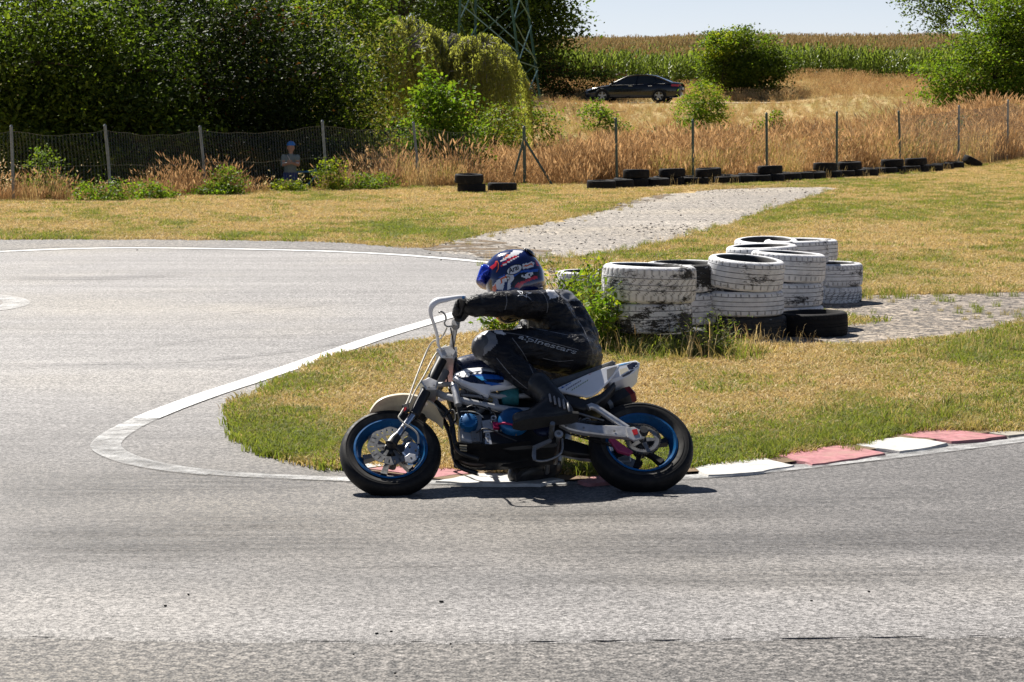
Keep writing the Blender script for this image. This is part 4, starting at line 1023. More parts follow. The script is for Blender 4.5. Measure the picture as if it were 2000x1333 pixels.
# black tyres along the fence foot : (column, base row, on top?)
FT = [(921, 378, 0), (916, 365, 1), (981, 376, 0), (1174, 371, 0), (1209, 369, 0), (1240, 367, 0), (1242, 352, 1), (1280, 366, 0), (1311, 364, 0), (1312, 352, 1), (1356, 363, 0), (1392, 360, 0), (1383, 341, 1), (1420, 361, 0), (1450, 359, 0), (1480, 358, 0),
      (1505, 357, 0), (1503, 341, 1), (1540, 355, 0), (1563, 353, 0), (1588, 352, 0), (1618, 350, 0), (1610, 337, 1), (1645, 348, 0), (1665, 347, 0), (1658, 334, 1), (1690, 346, 0), (1705, 343, 0), (1728, 342, 0), (1745, 341, 0), (1741, 328, 1), (1775, 339, 0), (1790, 338, 0), (1787, 322, 1), (1818, 336, 0), (1838, 333, 0), (1860, 330, 0), (1335, 361, 0), (1300, 362, 0), (1260, 365, 0), (1225, 366, 0), (1405, 357, 0), (1465, 355, 0), (1520, 353, 0)]
ORD = ['first', 'second', 'third', 'fourth', 'fifth', 'sixth', 'seventh', 'eighth', 'ninth', 'tenth', 'eleventh', 'twelfth', 'thirteenth', 'fourteenth', 'fifteenth', 'sixteenth', 'seventeenth', 'eighteenth', 'nineteenth', 'twentieth', 'twenty first', 'twenty second', 'twenty third', 'twenty fourth', 'twenty fifth', 'twenty sixth', 'twenty seventh', 'twenty eighth', 'twenty ninth', 'thirtieth', 'thirty first', 'thirty second', 'thirty third', 'thirty fourth', 'thirty fifth', 'thirty sixth', 'thirty seventh', 'thirty eighth']
FT.sort(key=lambda t_: t_[0]+(8 if t_[2] else 0))
nb_, nt_ = 0, 0; lastd = 52
for px, py, up in FT:
    if up:
        lb = 'black tyre lying on top of the fence row, %s upper one from the left' % ORD[nt_]; nt_ += 1
        tyre(px, lastd, .205, .62, .2, 0, M_rubber, lb, 'black tyres along the fence', (R_(rr.uniform(-3, 3)), R_(rr.uniform(-3, 3))))
    else:
        g0 = gnd(px, py); lastd = g0.y+.25
        lb = 'black tyre on the ground along the fence foot, %s from the left' % ORD[nb_]; nb_ += 1
        tyre(px, lastd, float(T(g0.x, lastd)), rr.choice([.62, .64, .66]), .2, 0, M_rubber, lb, 'black tyres along the fence', (R_(rr.uniform(-2, 2)), R_(rr.uniform(-2, 2))))
tyre(1893, gnd(1893, 327).y, .06, .62, .22, 0, M_rubber, 'black tyre leaning tilted at the right end of the fence row', 'black tyres along the fence', (R_(24), R_(14)))

# ------------------------------------------------------------------ pylon
M_pyl = simple('green_steel', (.045, .13, .10), .5, .1, var=.2, scale=2, dirt=(.07, .13, .11))
M_pyl_lit = simple('sunlit_green_steel', (.24, .36, .31), .45, .2, var=.25, scale=2)  # paler copy of the green, sunlight on the braces put into colour
D1, D2 = 106.0, 110.0
lg = {'a': (at(1024, 190, D1), at(1000, 0, D1)), 'b': (at(1059, 207, D2), at(1030, 0, D2)), 'c': (at(893, 190, D1), at(901, 0, D1)), 'd': (at(928, 207, D2), at(931, 0, D2))}
def on(l_, t):
    a, b = lg[l_]; return a+(b-a)*t
pb = sum((on(q, 0) for q in 'abcd'), Vector())/4; pb.z = float(T(pb.x, pb.y))
proot = empty('lattice_pylon', pb); tag(proot, 'green steel lattice pylon rising beside the willow', 'pylon')
def pch(mb, name, mat):
    o = mb.build(name, mat, None, 30); o.parent = proot; o.matrix_parent_inverse = Matrix.Translation(-proot.location)
def angle_bar(p, q, w_, tk=.012):
    """L-section steel bar"""
    mb = MB(); d = (q-p).normalized(); s_ = d.cross(Vector((0, 1, 0))).normalized(); n_ = d.cross(s_)
    for u, v_ in ((s_, n_), (n_, s_)):
        c = [p+v_*(-tk/2), p+u*w_+v_*(-tk/2), p+u*w_+v_*(tk/2), p+v_*(tk/2)]
        mb.add(c+[x+(q-p) for x in c], [(0, 1, 2, 3), (7, 6, 5, 4), (0, 4, 5, 1), (1, 5, 6, 2), (2, 6, 7, 3), (3, 7, 4, 0)])
    return mb
for q in 'abcd': pch(angle_bar(on(q, -.25), on(q, 2.2), .105), 'leg', M_pyl)
for f_, g_ in (('a', 'b'), ('c', 'd')):
    for i in range(5):
        t0 = -.02+.42*i
        pch(angle_bar(on(g_, t0+.36), on(f_, t0), .05), 'brace', M_pyl_lit); pch(angle_bar(on(f_, t0+.36), on(g_, t0), .05), 'brace', M_pyl)
for f_, g_ in (('c', 'a'), ('d', 'b')):
    for i in range(4):
        t0 = -.1+.55*i
        pch(angle_bar(on(f_, t0+.50), on(g_, t0), .04), 'brace', M_pyl_lit); pch(angle_bar(on(g_, t0+.50), on(f_, t0), .04), 'brace', M_pyl)
pch(angle_bar(on('a', .36), on('b', .36), .05), 'crossbar', M_pyl); pch(angle_bar(on('c', .36), on('a', .36), .05), 'crossbar', M_pyl)

# ------------------------------------------------------------------ black saloon car
M_cblack = simple('black_car_paint', (.003, .003, .005), .16, 0, var=.05, coat=.45, spec=.3)
M_cglass = simple('tinted_glass', (.012, .016, .02), .05, 0, var=.02)
M_chrome = simple('chrome', (.6, .61, .63), .18, 1.0, var=.05)
M_tail = simple('red_lens', (.30, .01, .012), .15, 0, var=.1, coat=.6)
M_head = simple('clear_lens', (.35, .37, .40), .08, .3, var=.1, coat=.6)
M_alloy = simple('alloy_wheel', (.34, .35, .37), .35, .6, var=.1)
def sedan():
    base = at(1240, 196, 117.5); base.z = 2.0
    root = empty('parked_car', mat=Matrix.Translation(base) @ Matrix.Rotation(R_(-14), 4, 'Z') @ Matrix.Diagonal((1, 1, .95, 1)))
    tag(root, 'glossy black saloon car parked on the road by the maize', 'car')
    hl = 2.45
    # stations: x (front = -), half width, sill z, belt z, deck z (top of body)
    st = [(-2.45, .62, .32, .52, .56), (-2.36, .76, .24, .60, .66), (-2.1, .86, .22, .70, .76), (-1.6, .91, .22, .80, .86), (-1.0, .925, .22, .88, .94), (-.4, .93, .22, .90, .96), (.4, .93, .22, .93, .98), (1.0, .93, .22, .96, 1.0),
          (1.6, .92, .22, .98, 1.04), (2.1, .88, .24, .96, 1.05), (2.36, .80, .28, .90, 1.02), (2.45, .70, .36, .80, .92)]
    V = []; n_ = 12
    for x, hw, z0, zb, zd in st:
        pr = [(0, z0), (hw*.8, z0), (hw*.96, z0+.05), (hw, z0+.2), (hw*1.0, (z0+zb)/2+.05), (hw*.985, zb-.08), (hw*.95, zb), (hw*.85, zb+(zd-zb)*.6), (hw*.6, zd), (hw*.3, zd+.01), (0, zd+.012)]
        ring = [(x, -a, b) for a, b in pr]+[(x, a, b) for a, b in pr[-2:0:-1]]
        V += ring; n_ = len(ring)
    Fc = [(i*n_+j, i*n_+(j+1) % n_, (i+1)*n_+(j+1) % n_, (i+1)*n_+j) for i in range(len(st)-1) for j in range(n_)]+[tuple(range(n_)), tuple(range((len(st)-1)*n_, len(st)*n_))]
    o = MB().add(V, Fc).build('body', M_cblack, root, 50)
    # wheel arches are dark rings set into the flanks, wheels inside
    gh = [(-1.18, .70, .93, .95), (-.75, .70, .93, 1.14), (-.25, .66, .93, 1.38), (.2, .64, .94, 1.45), (.7, .64, .95, 1.45), (1.15, .65, .97, 1.38), (1.6, .66, 1.0, 1.20), (1.95, .68, 1.02, 1.06)]
    V = []; 
    for x, hw, z0, z1 in gh:
        b_ = min(.88, hw+.20); pr = [(b_, z0-.03), (b_-(b_-hw)*.5, z0+(z1-z0)*.5), (hw, z1-.05*(z1-z0)), (hw*.85, z1), (0, z1+.02)]
        V += [(x, -a, b) for a, b in pr]+[(x, a, b) for a, b in pr[-2::-1]]
    m_ = 9
    MB().add(V, [(i*m_+j, i*m_+j+1, (i+1)*m_+j+1, (i+1)*m_+j) for i in range(len(gh)-1) for j in range(m_-1)]+[tuple(range(m_)), tuple(range((len(gh)-1)*m_, len(gh)*m_))]).build('cabin_glass', M_cglass, root, 40)
    # roof skin and pillars
    def side(x):
        hw = np.interp(x, [g[0] for g in gh], [g[1] for g in gh]); z0 = np.interp(x, [g[0] for g in gh], [g[2] for g in gh]); z1 = np.interp(x, [g[0] for g in gh], [g[3] for g in gh]); return float(hw), float(z0), float(z1)
    V = []; xs_ = np.linspace(-.32, 1.30, 14)
    for x in xs_:
        hw, z0, z1 = side(x); V += [(x, y*hw*1.02, z1+.028-.05*abs(y)**4) for y in (-1, -.8, -.4, 0, .4, .8, 1)]
    MB().add(V, [(i*7+j, i*7+j+1, (i+1)*7+j+1, (i+1)*7+j) for i in range(13) for j in range(6)]).build('roof', M_cblack, root, 60)
    for s_ in (-1, 1):
        def edge(x, f, off=.012):
            hw, z0, z1 = side(x); b_ = min(.88, hw+.20); y = b_+(hw-b_)*f; return (x, s_*(y+off), z0-.03+(z1-z0+.03)*f*.97)
        for pts, nm, r_, mt in (([edge(-1.15, .1), edge(-.7, .97), edge(-.25, 1), edge(.2, 1), edge(.7, 1), edge(1.15, 1), edge(1.6, .97), edge(1.93, .5)], 'roof_rail', .035, M_cblack),
                                ([edge(.22, 0), edge(.28, 1)], 'door_pillar', .035, M_cblack), ([edge(1.12, 0), edge(1.25, .5), edge(1.10, 1)], 'rear_pillar', .03, M_cblack),
                                ([edge(-1.05, .03, .02), edge(0, .03, .02), edge(1.1, .03, .02), edge(1.7, .05, .02)], 'window_trim', .014, M_chrome)):
            MB().tube(pts, r_, 6).build(nm, mt, root, 50)
        MB().box((-.95, s_*1.0, 1.0), (.12, .2, .12)).build('wing_mirror', M_cblack, root)
        for x in (-.05, .95): MB().box((x, s_*.935, .86), (.2, .03, .03)).build('door_handle', M_chrome, root)
        for x in (-1.5, 1.4):
            c = (x, s_*.86, .33)
            w_ = MB(); prof = [(.20, -.1), (.31, -.11), (.33, -.08), (.335, 0), (.33, .08), (.31, .11), (.22, .1)]
            rot = lambda v_: (c[0]+v_[0], c[1]+s_*v_[2]*.9, c[2]+v_[1])
            t_ = MB().lathe(prof, n=32); t_.v = [rot(v_) for v_ in t_.v]; wt = t_.build('wheel', M_rubber, root, 40)
            r2 = MB()
            r2.lathe([(.235, .02), (.235, .095), (.215, .10), (.205, .07)], n=32)
            for a in range(5):
                an = a*2*math.pi/5+.3; d_ = Vector((math.cos(an), math.sin(an), 0)); p_ = Vector((-d_.y, d_.x, 0))
                q_ = [d_*.03+p_*.045, d_*.215+p_*.03, d_*.215-p_*.03, d_*.03-p_*.045]
                r2.add([v_+Vector((0, 0, .09)) for v_ in q_]+[v_+Vector((0, 0, .04)) for v_ in q_], [(0, 1, 2, 3), (0, 4, 5, 1), (2, 6, 7, 3)])
            r2.lathe([(.0, .1), (.05, .1), (.06, .06)], n=16)
            r2.v = [rot(v_) for v_ in r2.v]; r2.build('rim', M_alloy, wt, 30)
            a2 = MB().lathe([(.335, .06), (.385, .085), (.395, .06)], n=32); a2.v = [rot(v_) for v_ in a2.v]; a2.build('wheel_arch', simple('arch_plastic', (.01, .01, .01), .6), root, 40)
        MB().prism([(2.0, .86), (2.34, .80), (2.40, .92), (2.0, .98)], 0, 1)
        tl = MB().add([(2.02, s_*.905, .84), (2.02, s_*.90, .95), (2.38, s_*.78, .94), (2.37, s_*.81, .82), (2.46, s_*.50, .93), (2.46, s_*.50, .83)], [(0, 1, 2, 3), (3, 2, 4, 5)])
        tl.build('tail_light', M_tail, root)
        MB().add([(-2.30, s_*.84, .58), (-2.0, s_*.885, .70), (-2.05, s_*.87, .74), (-2.38, s_*.72, .66), (-2.47, s_*.52, .56), (-2.44, s_*.6, .50)], [(0, 1, 2, 3), (0, 3, 4, 5)]).build('headlight', M_head, root)
    MB().box((2.47, 0, .72), (.03, .5, .12)).build('number_plate', simple('plate', (.6, .6, .58), .4), root)
sedan()
# ------------------------------------------------------------------ motorcycle
Cf = gnd(765, 971); Cr = gnd(1255, 964)
EU = (Cr-Cf).normalized(); EA = Vector((-EU.y, EU.x, 0)); LEAN_A = math.radians(45)
EV = EA*math.sin(LEAN_A)+Vector((0, 0, math.cos(LEAN_A))); EW = EU.cross(EV)
BO = Cf+Vector((0, 0, .05))
BM = Matrix(((EU.x, EV.x, EW.x, BO.x), (EU.y, EV.y, EW.y, BO.y), (EU.z, EV.z, EW.z, BO.z), (0, 0, 0, 1)))
BMI = BM.inverted()
WB = (Cr-Cf).length
def q(px, py, w=0.0):
    """bike frame (along, up, sideways) of a picture point lying w metres to the side of the bike's middle plane"""
    r = ray(px, py); o_ = BO+EW*w; t = (o_-CAM).dot(EW)/r.dot(EW); return BMI @ (CAM+r*t)
def Q(L_): return [q(*p) for p in L_]
def P2(L_, w): return [(q(x, y, w).x, q(x, y, w).y) for x, y in L_]
bike = empty('motorcycle', mat=BM)
tag(bike, 'small white and blue supermoto pit bike leaning hard into the corner', 'motorcycle')
def mir(pts): return [Vector((p.x, p.y, -p.z)) for p in pts]
B_rub = simple('bike_tyre_rubber', (.009, .009, .010), .6, var=.3, scale=25, dirt=(.022, .02, .019), bump=.15, bscale=150, spec=.22)
B_blue = simple('blue_anodised', (.006, .11, .30), .33, .35, var=.15, scale=15, dirt=(.008, .06, .15))
B_alu = simple('brushed_aluminium', (.56, .56, .57), .38, .65, var=.15, scale=20, dirt=(.38, .37, .35))
B_steel = simple('dull_steel', (.30, .30, .30), .42, .75, var=.2, scale=25, dirt=(.14, .13, .12))
B_chrome = simple('fork_chrome', (.62, .63, .65), .14, 1, var=.08, scale=20)
B_black = simple('black_metal', (.012, .012, .013), .42, .1, var=.2, scale=20, dirt=(.03, .028, .025))
B_plast = simple('black_plastic', (.018, .018, .02), .5, 0, var=.2, scale=30)
B_white = simple('white_plastic', (.74, .74, .76), .35, 0, var=.05, scale=12, coat=.3)
B_wframe = simple('white_frame_paint', (.36, .365, .375), .4, 0, var=.08, scale=14, dirt=(.26, .25, .24))
B_cream = simple('dirty_white_plastic', (.66, .60, .46), .4, 0, var=.1, scale=9, dirt=(.36, .31, .24))
B_navy = simple('navy_graphic', (.006, .010, .035), .3, 0, var=.05, coat=.3)
B_mblue = simple('blue_graphic', (.01, .10, .42), .3, 0, var=.08, coat=.3)
B_lblue = simple('light_blue_graphic', (.05, .35, .70), .3, 0, var=.08, coat=.3)
B_red = simple('red_graphic', (.48, .015, .02), .3, 0, var=.08, coat=.3)
B_mag = simple('magenta_anodised', (.42, .01, .09), .3, .4, var=.1)
B_grey = simple('grey_plastic', (.16, .16, .165), .5, 0, var=.15, scale=20)
B_cast = simple('cast_aluminium', (.36, .37, .39), .55, .4, var=.25, scale=18, dirt=(.20, .19, .18), bump=.2, bscale=80)
B_teal = simple('teal_filter', (.02, .16, .17), .7, 0, var=.3, scale=60)
B_hose = simple('pale_hose', (.52, .48, .40), .5, 0, var=.1)
B_green = simple('green_sticker', (.16, .24, .10), .4, 0, var=.2, scale=60)

def wheel(u, v, R, r, hw, rimr, front):
    """tyre, rim, spokes and hub in the bike's plane"""
    w_ = empty('front_wheel' if front else 'rear_wheel'); w_.parent = bike; w_.location = (u, v, 0)
    prof = [(rimr-.004, .82*hw*.8), (rimr+.006, hw*.74), (rimr+.018, hw*.86), (rimr+.030, hw*.97), (R-.034, hw*1.0), (R-.020, hw*.93), (R-.010, hw*.75), (R-.004, hw*.5), (R-.0008, hw*.22), (R, 0)]
    prof = prof+[(a, -b) for a, b in prof[-2::-1]]
    MB().lathe(prof, n=96).build('tyre', B_rub, w_, 60)
    g = MB()
    for s in (-1, 1): g.lathe([(R-.026, s*(hw*.972+.0012)), (R-.029, s*(hw*.985+.0022)), (R-.032, s*(hw*.992+.0012))], n=96)
    g.build('sidewall_rib', B_rub, w_, 60)
    g = MB()
    for s in (-1, 1): g.lathe([(rimr+.010, s*(hw*.80+.0012)), (rimr+.018, s*(hw*.86+.0012)), (rimr+.030, s*(hw*.97+.0010)), (rimr+.036, s*(hw*.983+.0010))], n=96)
    g.build('sidewall', simple('scuffed_sidewall', (.05, .046, .042), .7, var=.5, scale=14, dirt=(.012, .012, .012), spec=.2), w_, 60)
    hh = hw*.62
    rp = [(rimr+.004, hh+.006), (rimr+.008, hh+.014), (rimr-.002, hh+.016), (rimr-.010, hh+.004), (rimr-.016, hh-.012), (rimr-.030, hh*.3), (rimr-.032, 0)]
    rp = rp+[(a, -b) for a, b in rp[-2::-1]]
    MB().lathe(rp, n=96).build('rim', B_blue, w_, 45)
    for k_ in range(6):
        an = k_*math.pi/3+.25; d_ = Vector((math.cos(an), math.sin(an), 0)); p_ = Vector((-d_.y, d_.x, 0))
        m = MB(); secs = []
        for rad, wd, dp in ((.028, .016, .020), (.08, .011, .015), (rimr-.034, .016, .020)):
            secs += [d_*rad+p_*a+Vector((0, 0, b)) for a, b in ((-wd, -dp), (wd, -dp), (wd, dp), (-wd, dp))]
        m.add(secs, [(i*4+j, i*4+(j+1) % 4, i*4+4+(j+1) % 4, i*4+4+j) for i in range(2) for j in range(4)])
        m.build('spoke', B_steel if front else B_black, w_, 30)
    MB().lathe([(.001, .055), (.022, .055), (.034, .045), (.036, .0), (.034, -.045), (.022, -.055), (.001, -.055)], n=32).build('hub', B_black, w_, 40)
    MB().lathe([(.001, .088), (.010, .088), (.010, -.088), (.001, -.088)], n=16).build('axle', B_steel, w_, 40)
    return w_
UR = WB+.012; VF, VR = .200, .216
fw = wheel(0, VF, .250, .05, .050, .174, True)
rw = wheel(UR, VR, .262, .058, .058, .172, False)
def disc(par, rad, w0, holes, mat, name, rin):
    m = MB(); n_ = holes*4
    rings = [rin, rin+.012, rad-.030, rad-.008, rad]
    for side_ in (0, .003):
        base = len(m.v)
        for k_ in range(n_):
            an = 2*math.pi*k_/n_
            for r_ in rings:
                r2 = r_+(.004*math.cos(an*8) if r_ == rad else 0); m.v.append((r2*math.cos(an), r2*math.sin(an), w0+side_))
        for k_ in range(n_):
            k2 = (k_+1) % n_
            for j in range(4):
                if j == 2 and k_ % 4 == 0: continue
                m.f.append((base+k_*5+j, base+k2*5+j, base+k2*5+j+1, base+k_*5+j+1))
    for k_ in range(6):
        an = k_*math.pi/3; d_ = Vector((math.cos(an), math.sin(an), 0)); p_ = Vector((-d_.y, d_.x, 0))
        c_ = [d_*.03+p_*.006, d_*(rin+.004)+p_*.010, d_*(rin+.004)-p_*.010, d_*.03-p_*.006]
        m.add([x+Vector((0, 0, w0)) for x in c_]+[x+Vector((0, 0, w0+.003)) for x in c_], [(0, 1, 2, 3), (4, 5, 6, 7), (0, 1, 5, 4), (2, 3, 7, 6)])
    return m.build(name, mat, par, 30)
disc(fw, .112, .062, 22, simple('disc_steel', (.30, .295, .28), .4, .8, var=.15, scale=40), 'brake_disc', .066)
# sprocket
sm = MB(); nt = 37
tp_ = []
for k_ in range(nt*4):
    an = 2*math.pi*k_/(nt*4); r_ = (.090 if k_ % 4 in (0, 1) else .083); tp_.append((r_*math.cos(an), r_*math.sin(an)))
n_ = len(tp_)
for w_ in (.066, .071):
    b = len(sm.v); sm.v += [(x, y, w_) for x, y in tp_]+[(x*.72, y*.72, w_) for x, y in tp_]
    sm.f += [(b+i, b+(i+1) % n_, b+n_+(i+1) % n_, b+n_+i) for i in range(n_)]
sm.f += [(i, (i+1) % n_, 2*n_+(i+1) % n_, 2*n_+i) for i in range(n_)]
for k_ in range(5):
    an = k_*2*math.pi/5; d_ = Vector((math.cos(an), math.sin(an), 0)); p_ = Vector((-d_.y, d_.x, 0))
    c_ = [d_*.02+p_*.012, d_*.066+p_*.008, d_*.066-p_*.008, d_*.02-p_*.012]
    sm.add([x+Vector((0, 0, .066)) for x in c_]+[x+Vector((0, 0, .071)) for x in c_], [(0, 1, 2, 3), (4, 5, 6, 7), (0, 1, 5, 4), (2, 3, 7, 6)])
sm.build('sprocket', B_steel, rw, 30)
# chain: plates and rollers round both sprockets
fs_c = q(1103, 832, .07); rs_c = Vector((UR, VR, .07)); Rr, Rf = .088, .032
ang0 = math.atan2(fs_c.y-rs_c.y, fs_c.x-rs_c.x)
path = []
off = math.acos((Rr-Rf)/(fs_c-rs_c).length)
a1 = ang0-off; a2 = ang0+off
def arc(c, r_, s_, e_, n__): return [Vector((c.x+r_*math.cos(s_+(e_-s_)*i/n__), c.y+r_*math.sin(s_+(e_-s_)*i/n__), .07)) for i in range(n__+1)]
path = arc(rs_c, Rr, a1, a2-2*math.pi, 40)[::-1] if False else arc(rs_c, Rr, a2, a1+2*math.pi, 40)+arc(fs_c, Rf, a1, a2, 14)
path.append(path[0])
seglen = [0]
for i in range(1, len(path)): seglen.append(seglen[-1]+(path[i]-path[i-1]).length)
cm = MB(); pitch = .0127; npt = int(seglen[-1]/pitch)
S = np.array(seglen); PX_ = np.array([p.x for p in path]); PY_ = np.array([p.y for p in path])
for i in range(npt):
    s0, s1 = i*pitch, (i+1)*pitch
    p0 = Vector((np.interp(s0, S, PX_), np.interp(s0, S, PY_), 0)); p1 = Vector((np.interp(s1, S, PX_), np.interp(s1, S, PY_), 0))
    d_ = (p1-p0).normalized(); p_ = Vector((-d_.y, d_.x, 0)); o_ = .006 if i % 2 else .0075
    for s_ in (-1, 1):
        c_ = [p0-d_*.003+p_*.0045, p1+d_*.003+p_*.0045, p1+d_*.003-p_*.0045, p0-d_*.003-p_*.0045]
        cm.add([x+Vector((0, 0, .0685+s_*o_)) for x in c_]+[x+Vector((0, 0, .0685+s_*(o_+.0015))) for x in c_], [(0, 1, 2, 3), (7, 6, 5, 4), (0, 4, 5, 1), (2, 6, 7, 3), (1, 5, 6, 2), (3, 7, 4, 0)])
ch = cm.build('chain', simple('chain_steel', (.10, .095, .09), .35, .8, var=.3, scale=60), bike, 30); ch['kind'] = 'stuff'

# fork, clamps, bars
for s in (1, -1):
    f_ = (lambda L_: L_) if s == 1 else mir
    MB().tube(f_(Q([(868, 694, .088), (838, 752, .088), (808, 812, .088)])), .0265, 18).build('fork_tube', B_black, bike, 50)
    st = MB().tube(f_(Q([(812, 804, .088), (775, 853, .088)])), .018, 16).build('fork_stanchion', B_chrome, bike, 50)
    foot = q(770, 866, .088); ax = Vector((0, VF, .088)); top = q(776, 852, .088)
    MB().tube(f_([top, top.lerp(ax, .55), ax+Vector((.0, -.012, 0))]), [.022, .026, .030], 14).build('fork_foot', B_black, bike, 50)
    MB().tube(f_([ax+Vector((0, 0, -.02)), ax+Vector((0, 0, .018))]), .020, 14).build('axle_nut', B_plast, bike, 40)
MB().prism(P2([(852, 688), (878, 682), (892, 695), (886, 707), (862, 706)], .09), -.125, .125, bev=.008).build('top_clamp', B_alu, bike, 35)
MB().prism(P2([(820, 752), (838, 744), (856, 752), (852, 768), (832, 768)], .09), -.125, .125, bev=.008).build('lower_clamp', B_alu, bike, 35)
MB().tube(Q([(872, 716, 0), (838, 778, 0)]), .030, 16).build('steering_head', B_wframe, bike, 50)
MB().box(q(883, 691, .035), (.05, .05, .05)).build('bar_clamp', B_cast, bike); MB().box(Vector((q(883, 691, .035).x, q(883, 691, .035).y, -.035)), (.05, .05, .05)).build('bar_clamp', B_cast, bike)
b0, b1, b2, b3, b4 = q(881, 690, .06), q(884, 668, .12), q(889, 642, .19), q(893, 626, .23), q(905, 583, .385)
barL = [b0, b1, b2, b3, b4]
bar = [Vector((p.x, p.y, -p.z)) for p in barL[::-1]]+barL
MB().tube(spline(bar, 5), .0135, 14).build('handlebar', B_alu, bike, 60)
for s in (1, -1):
    f_ = (lambda L_: L_) if s == 1 else mir
    MB().tube(f_([b3.lerp(b4, .12), b4]), .0165, 14).build('grip', B_plast, bike, 50)
    gp = f_(spline(Q([(909, 580, .400), (893, 581, .405), (872, 585, .405), (853, 589, .40), (843, 599, .385), (841, 613, .35), (847, 632, .295), (854, 656, .225), (856, 674, .17), (862, 682, .13), (876, 684, .10)]), 5))
    n_ = len(gp); rs = [.0095+.0095*math.exp(-((i/n_-.30)/.16)**2) for i in range(n_)]
    hg = MB().tube(gp, rs, 12, flat=.62, up=(0, 0, 1)).build('hand_guard', B_white, bike, 60)
    MB().lathe([(.001, .006), (.007, .006), (.008, .0)], tuple(f_([q(905, 582, .417)])[0]), n=12).build('bolt', B_blue, hg, 40)
    lv = f_(spline(Q([(857, 611, .31), (862, 609, .31), (869, 615, .30), (871, 624, .28), (868, 632, .26), (873, 638, .245), (884, 637, .235)]), 4))
    MB().tube(lv, [.0065]+[.0045]*(len(lv)-1), 8).build('lever', B_steel, bike, 60)
    pc = f_([q(890, 634, .215)])[0]
    MB().tube([pc+Vector((0, 0, -.018)), pc+Vector((0, 0, .018))], .021, 14).build('lever_clamp', B_cast, bike, 40)
# cables and hoses
for pts, r_, mt in ((Q([(873, 640, .2), (862, 660, .15), (845, 668, .1), (832, 690, .08), (812, 740, .10), (797, 782, .115), (784, 806, .12), (779, 816, .12), (790, 828, .12), (806, 838, .115), (816, 850, .11), (817, 866, .10)]), .0048, B_hose),
                    (Q([(872, 675, .09), (858, 684, .09), (846, 700, .10), (828, 735, .12), (812, 762, .12), (800, 788, .12)]), .0042, B_hose),
                    (Q([(880, 640, .2), (884, 662, .16), (888, 690, .1), (898, 730, .06), (912, 770, .09), (935, 800, .10)]), .004, B_black),
                    (Q([(868, 690, -.05), (872, 730, -.02), (880, 770, .05), (900, 800, .09), (925, 812, .1)]), .004, B_black)):
    MB().tube(spline(pts, 6), r_, 8).build('hose', mt, bike, 60)
MB().prism(P2([(785, 792), (797, 788), (800, 800), (792, 806)], .12), .10, .125, bev=.003).build('hose_clip', B_plast, bike)
MB().prism(P2([(789, 797), (794, 795), (793, 801), (789, 804)], .127), .1255, .1275).build('clip_sticker', B_red, bike)
# front brake caliper
cal = MB().prism(P2([(785, 886), (795, 868), (806, 864), (818, 872), (820, 890), (812, 900), (797, 900)], .085), .045, .098, bev=.006).build('brake_caliper', B_chrome, bike, 30)
MB().prism(P2([(790, 893), (800, 886), (812, 888), (814, 897), (804, 905), (793, 903)], .10), .088, .104, bev=.004).build('caliper_cap', B_alu, cal, 30)
for px, py in ((800, 873), (812, 880), (803, 896)): MB().lathe([(.001, .006), (.005, .006), (.005, 0)], tuple(q(px, py, .099)), n=8).build('bolt', B_black, cal, 40)
MB().prism(P2([(772, 872), (790, 868), (806, 870), (800, 880), (782, 884)], .088), .07, .088, bev=.003).build('caliper_bracket', B_black, bike, 30)
# front fender: a curved blade over the tyre
cl = spline(Q([(722, 804, 0), (738, 790, 0), (762, 781, 0), (792, 778, 0), (822, 784, 0), (850, 799, 0), (866, 818, 0)]), 5)
V = []; n7 = 9
for i, p in enumerate(cl):
    t_ = i/(len(cl)-1); hwid = .070*(1-.55*max(0, (.25-t_)/.25)**2)*(1-.25*max(0, (t_-.8)/.2))
    for j in range(n7):
        a = (j/(n7-1)*2-1); V.append((p.x, p.y-.030*abs(a)**2.2+.004*math.cos(a*9), a*hwid))
nn = len(V); V += [(x, y+.003, z) for x, y, z in V]
Fc = [(i*n7+j, i*n7+j+1, (i+1)*n7+j+1, (i+1)*n7+j) for i in range(len(cl)-1) for j in range(n7-1)]
Fc = Fc+[tuple(k_+nn for k_ in f_) for f_ in Fc]
m_ = len(cl)
for j in range(n7-1): Fc += [(j, j+1, nn+j+1, nn+j), ((m_-1)*n7+j, (m_-1)*n7+j+1, nn+(m_-1)*n7+j+1, nn+(m_-1)*n7+j)]
for i in range(m_-1): Fc += [(i*n7, (i+1)*n7, nn+(i+1)*n7, nn+i*n7), (i*n7+8, (i+1)*n7+8, nn+(i+1)*n7+8, nn+i*n7+8)]
MB().add(V, Fc).build('front_fender', B_cream, bike, 50)

# frame
for s in (1, -1):
    f_ = (lambda L_: L_) if s == 1 else mir
    MB().tube(f_(spline(Q([(846, 764, .03), (872, 775, .075), (915, 786, .095), (955, 794, .10), (1005, 802, .10), (1060, 806, .10), (1098, 818, .095)]), 4)), .018, 14).build('frame_spar', B_wframe, bike, 60)
    MB().tube(f_(spline(Q([(858, 752, .03), (890, 752, .07), (930, 765, .085), (975, 775, .085), (1040, 772, .085), (1110, 765, .085), (1180, 745, .075)]), 4)), .013, 10).build('subframe_tube', B_wframe if s == 1 else B_black, bike, 60)
    MB().tube(f_(spline(Q([(852, 785, .03), (874, 806, .055), (884, 834, .06), (888, 862, .06), (900, 884, .06), (935, 897, .06)]), 4)), .0125, 10).build('cradle_tube', B_black, bike, 60)
MB().tube(Q([(887, 753, .115), (895, 792, .115)]), .0185, 16).build('reservoir', B_alu, bike, 40)
MB().tube(Q([(885, 748, .115), (887, 755, .115)]), [.012, .020], 16).build('reservoir_cap', B_steel, bike, 40)
MB().prism(P2([(890, 790), (903, 792), (914, 830), (898, 834)], .09), .05, .10, bev=.006).build('engine_mount', B_black, bike, 30)
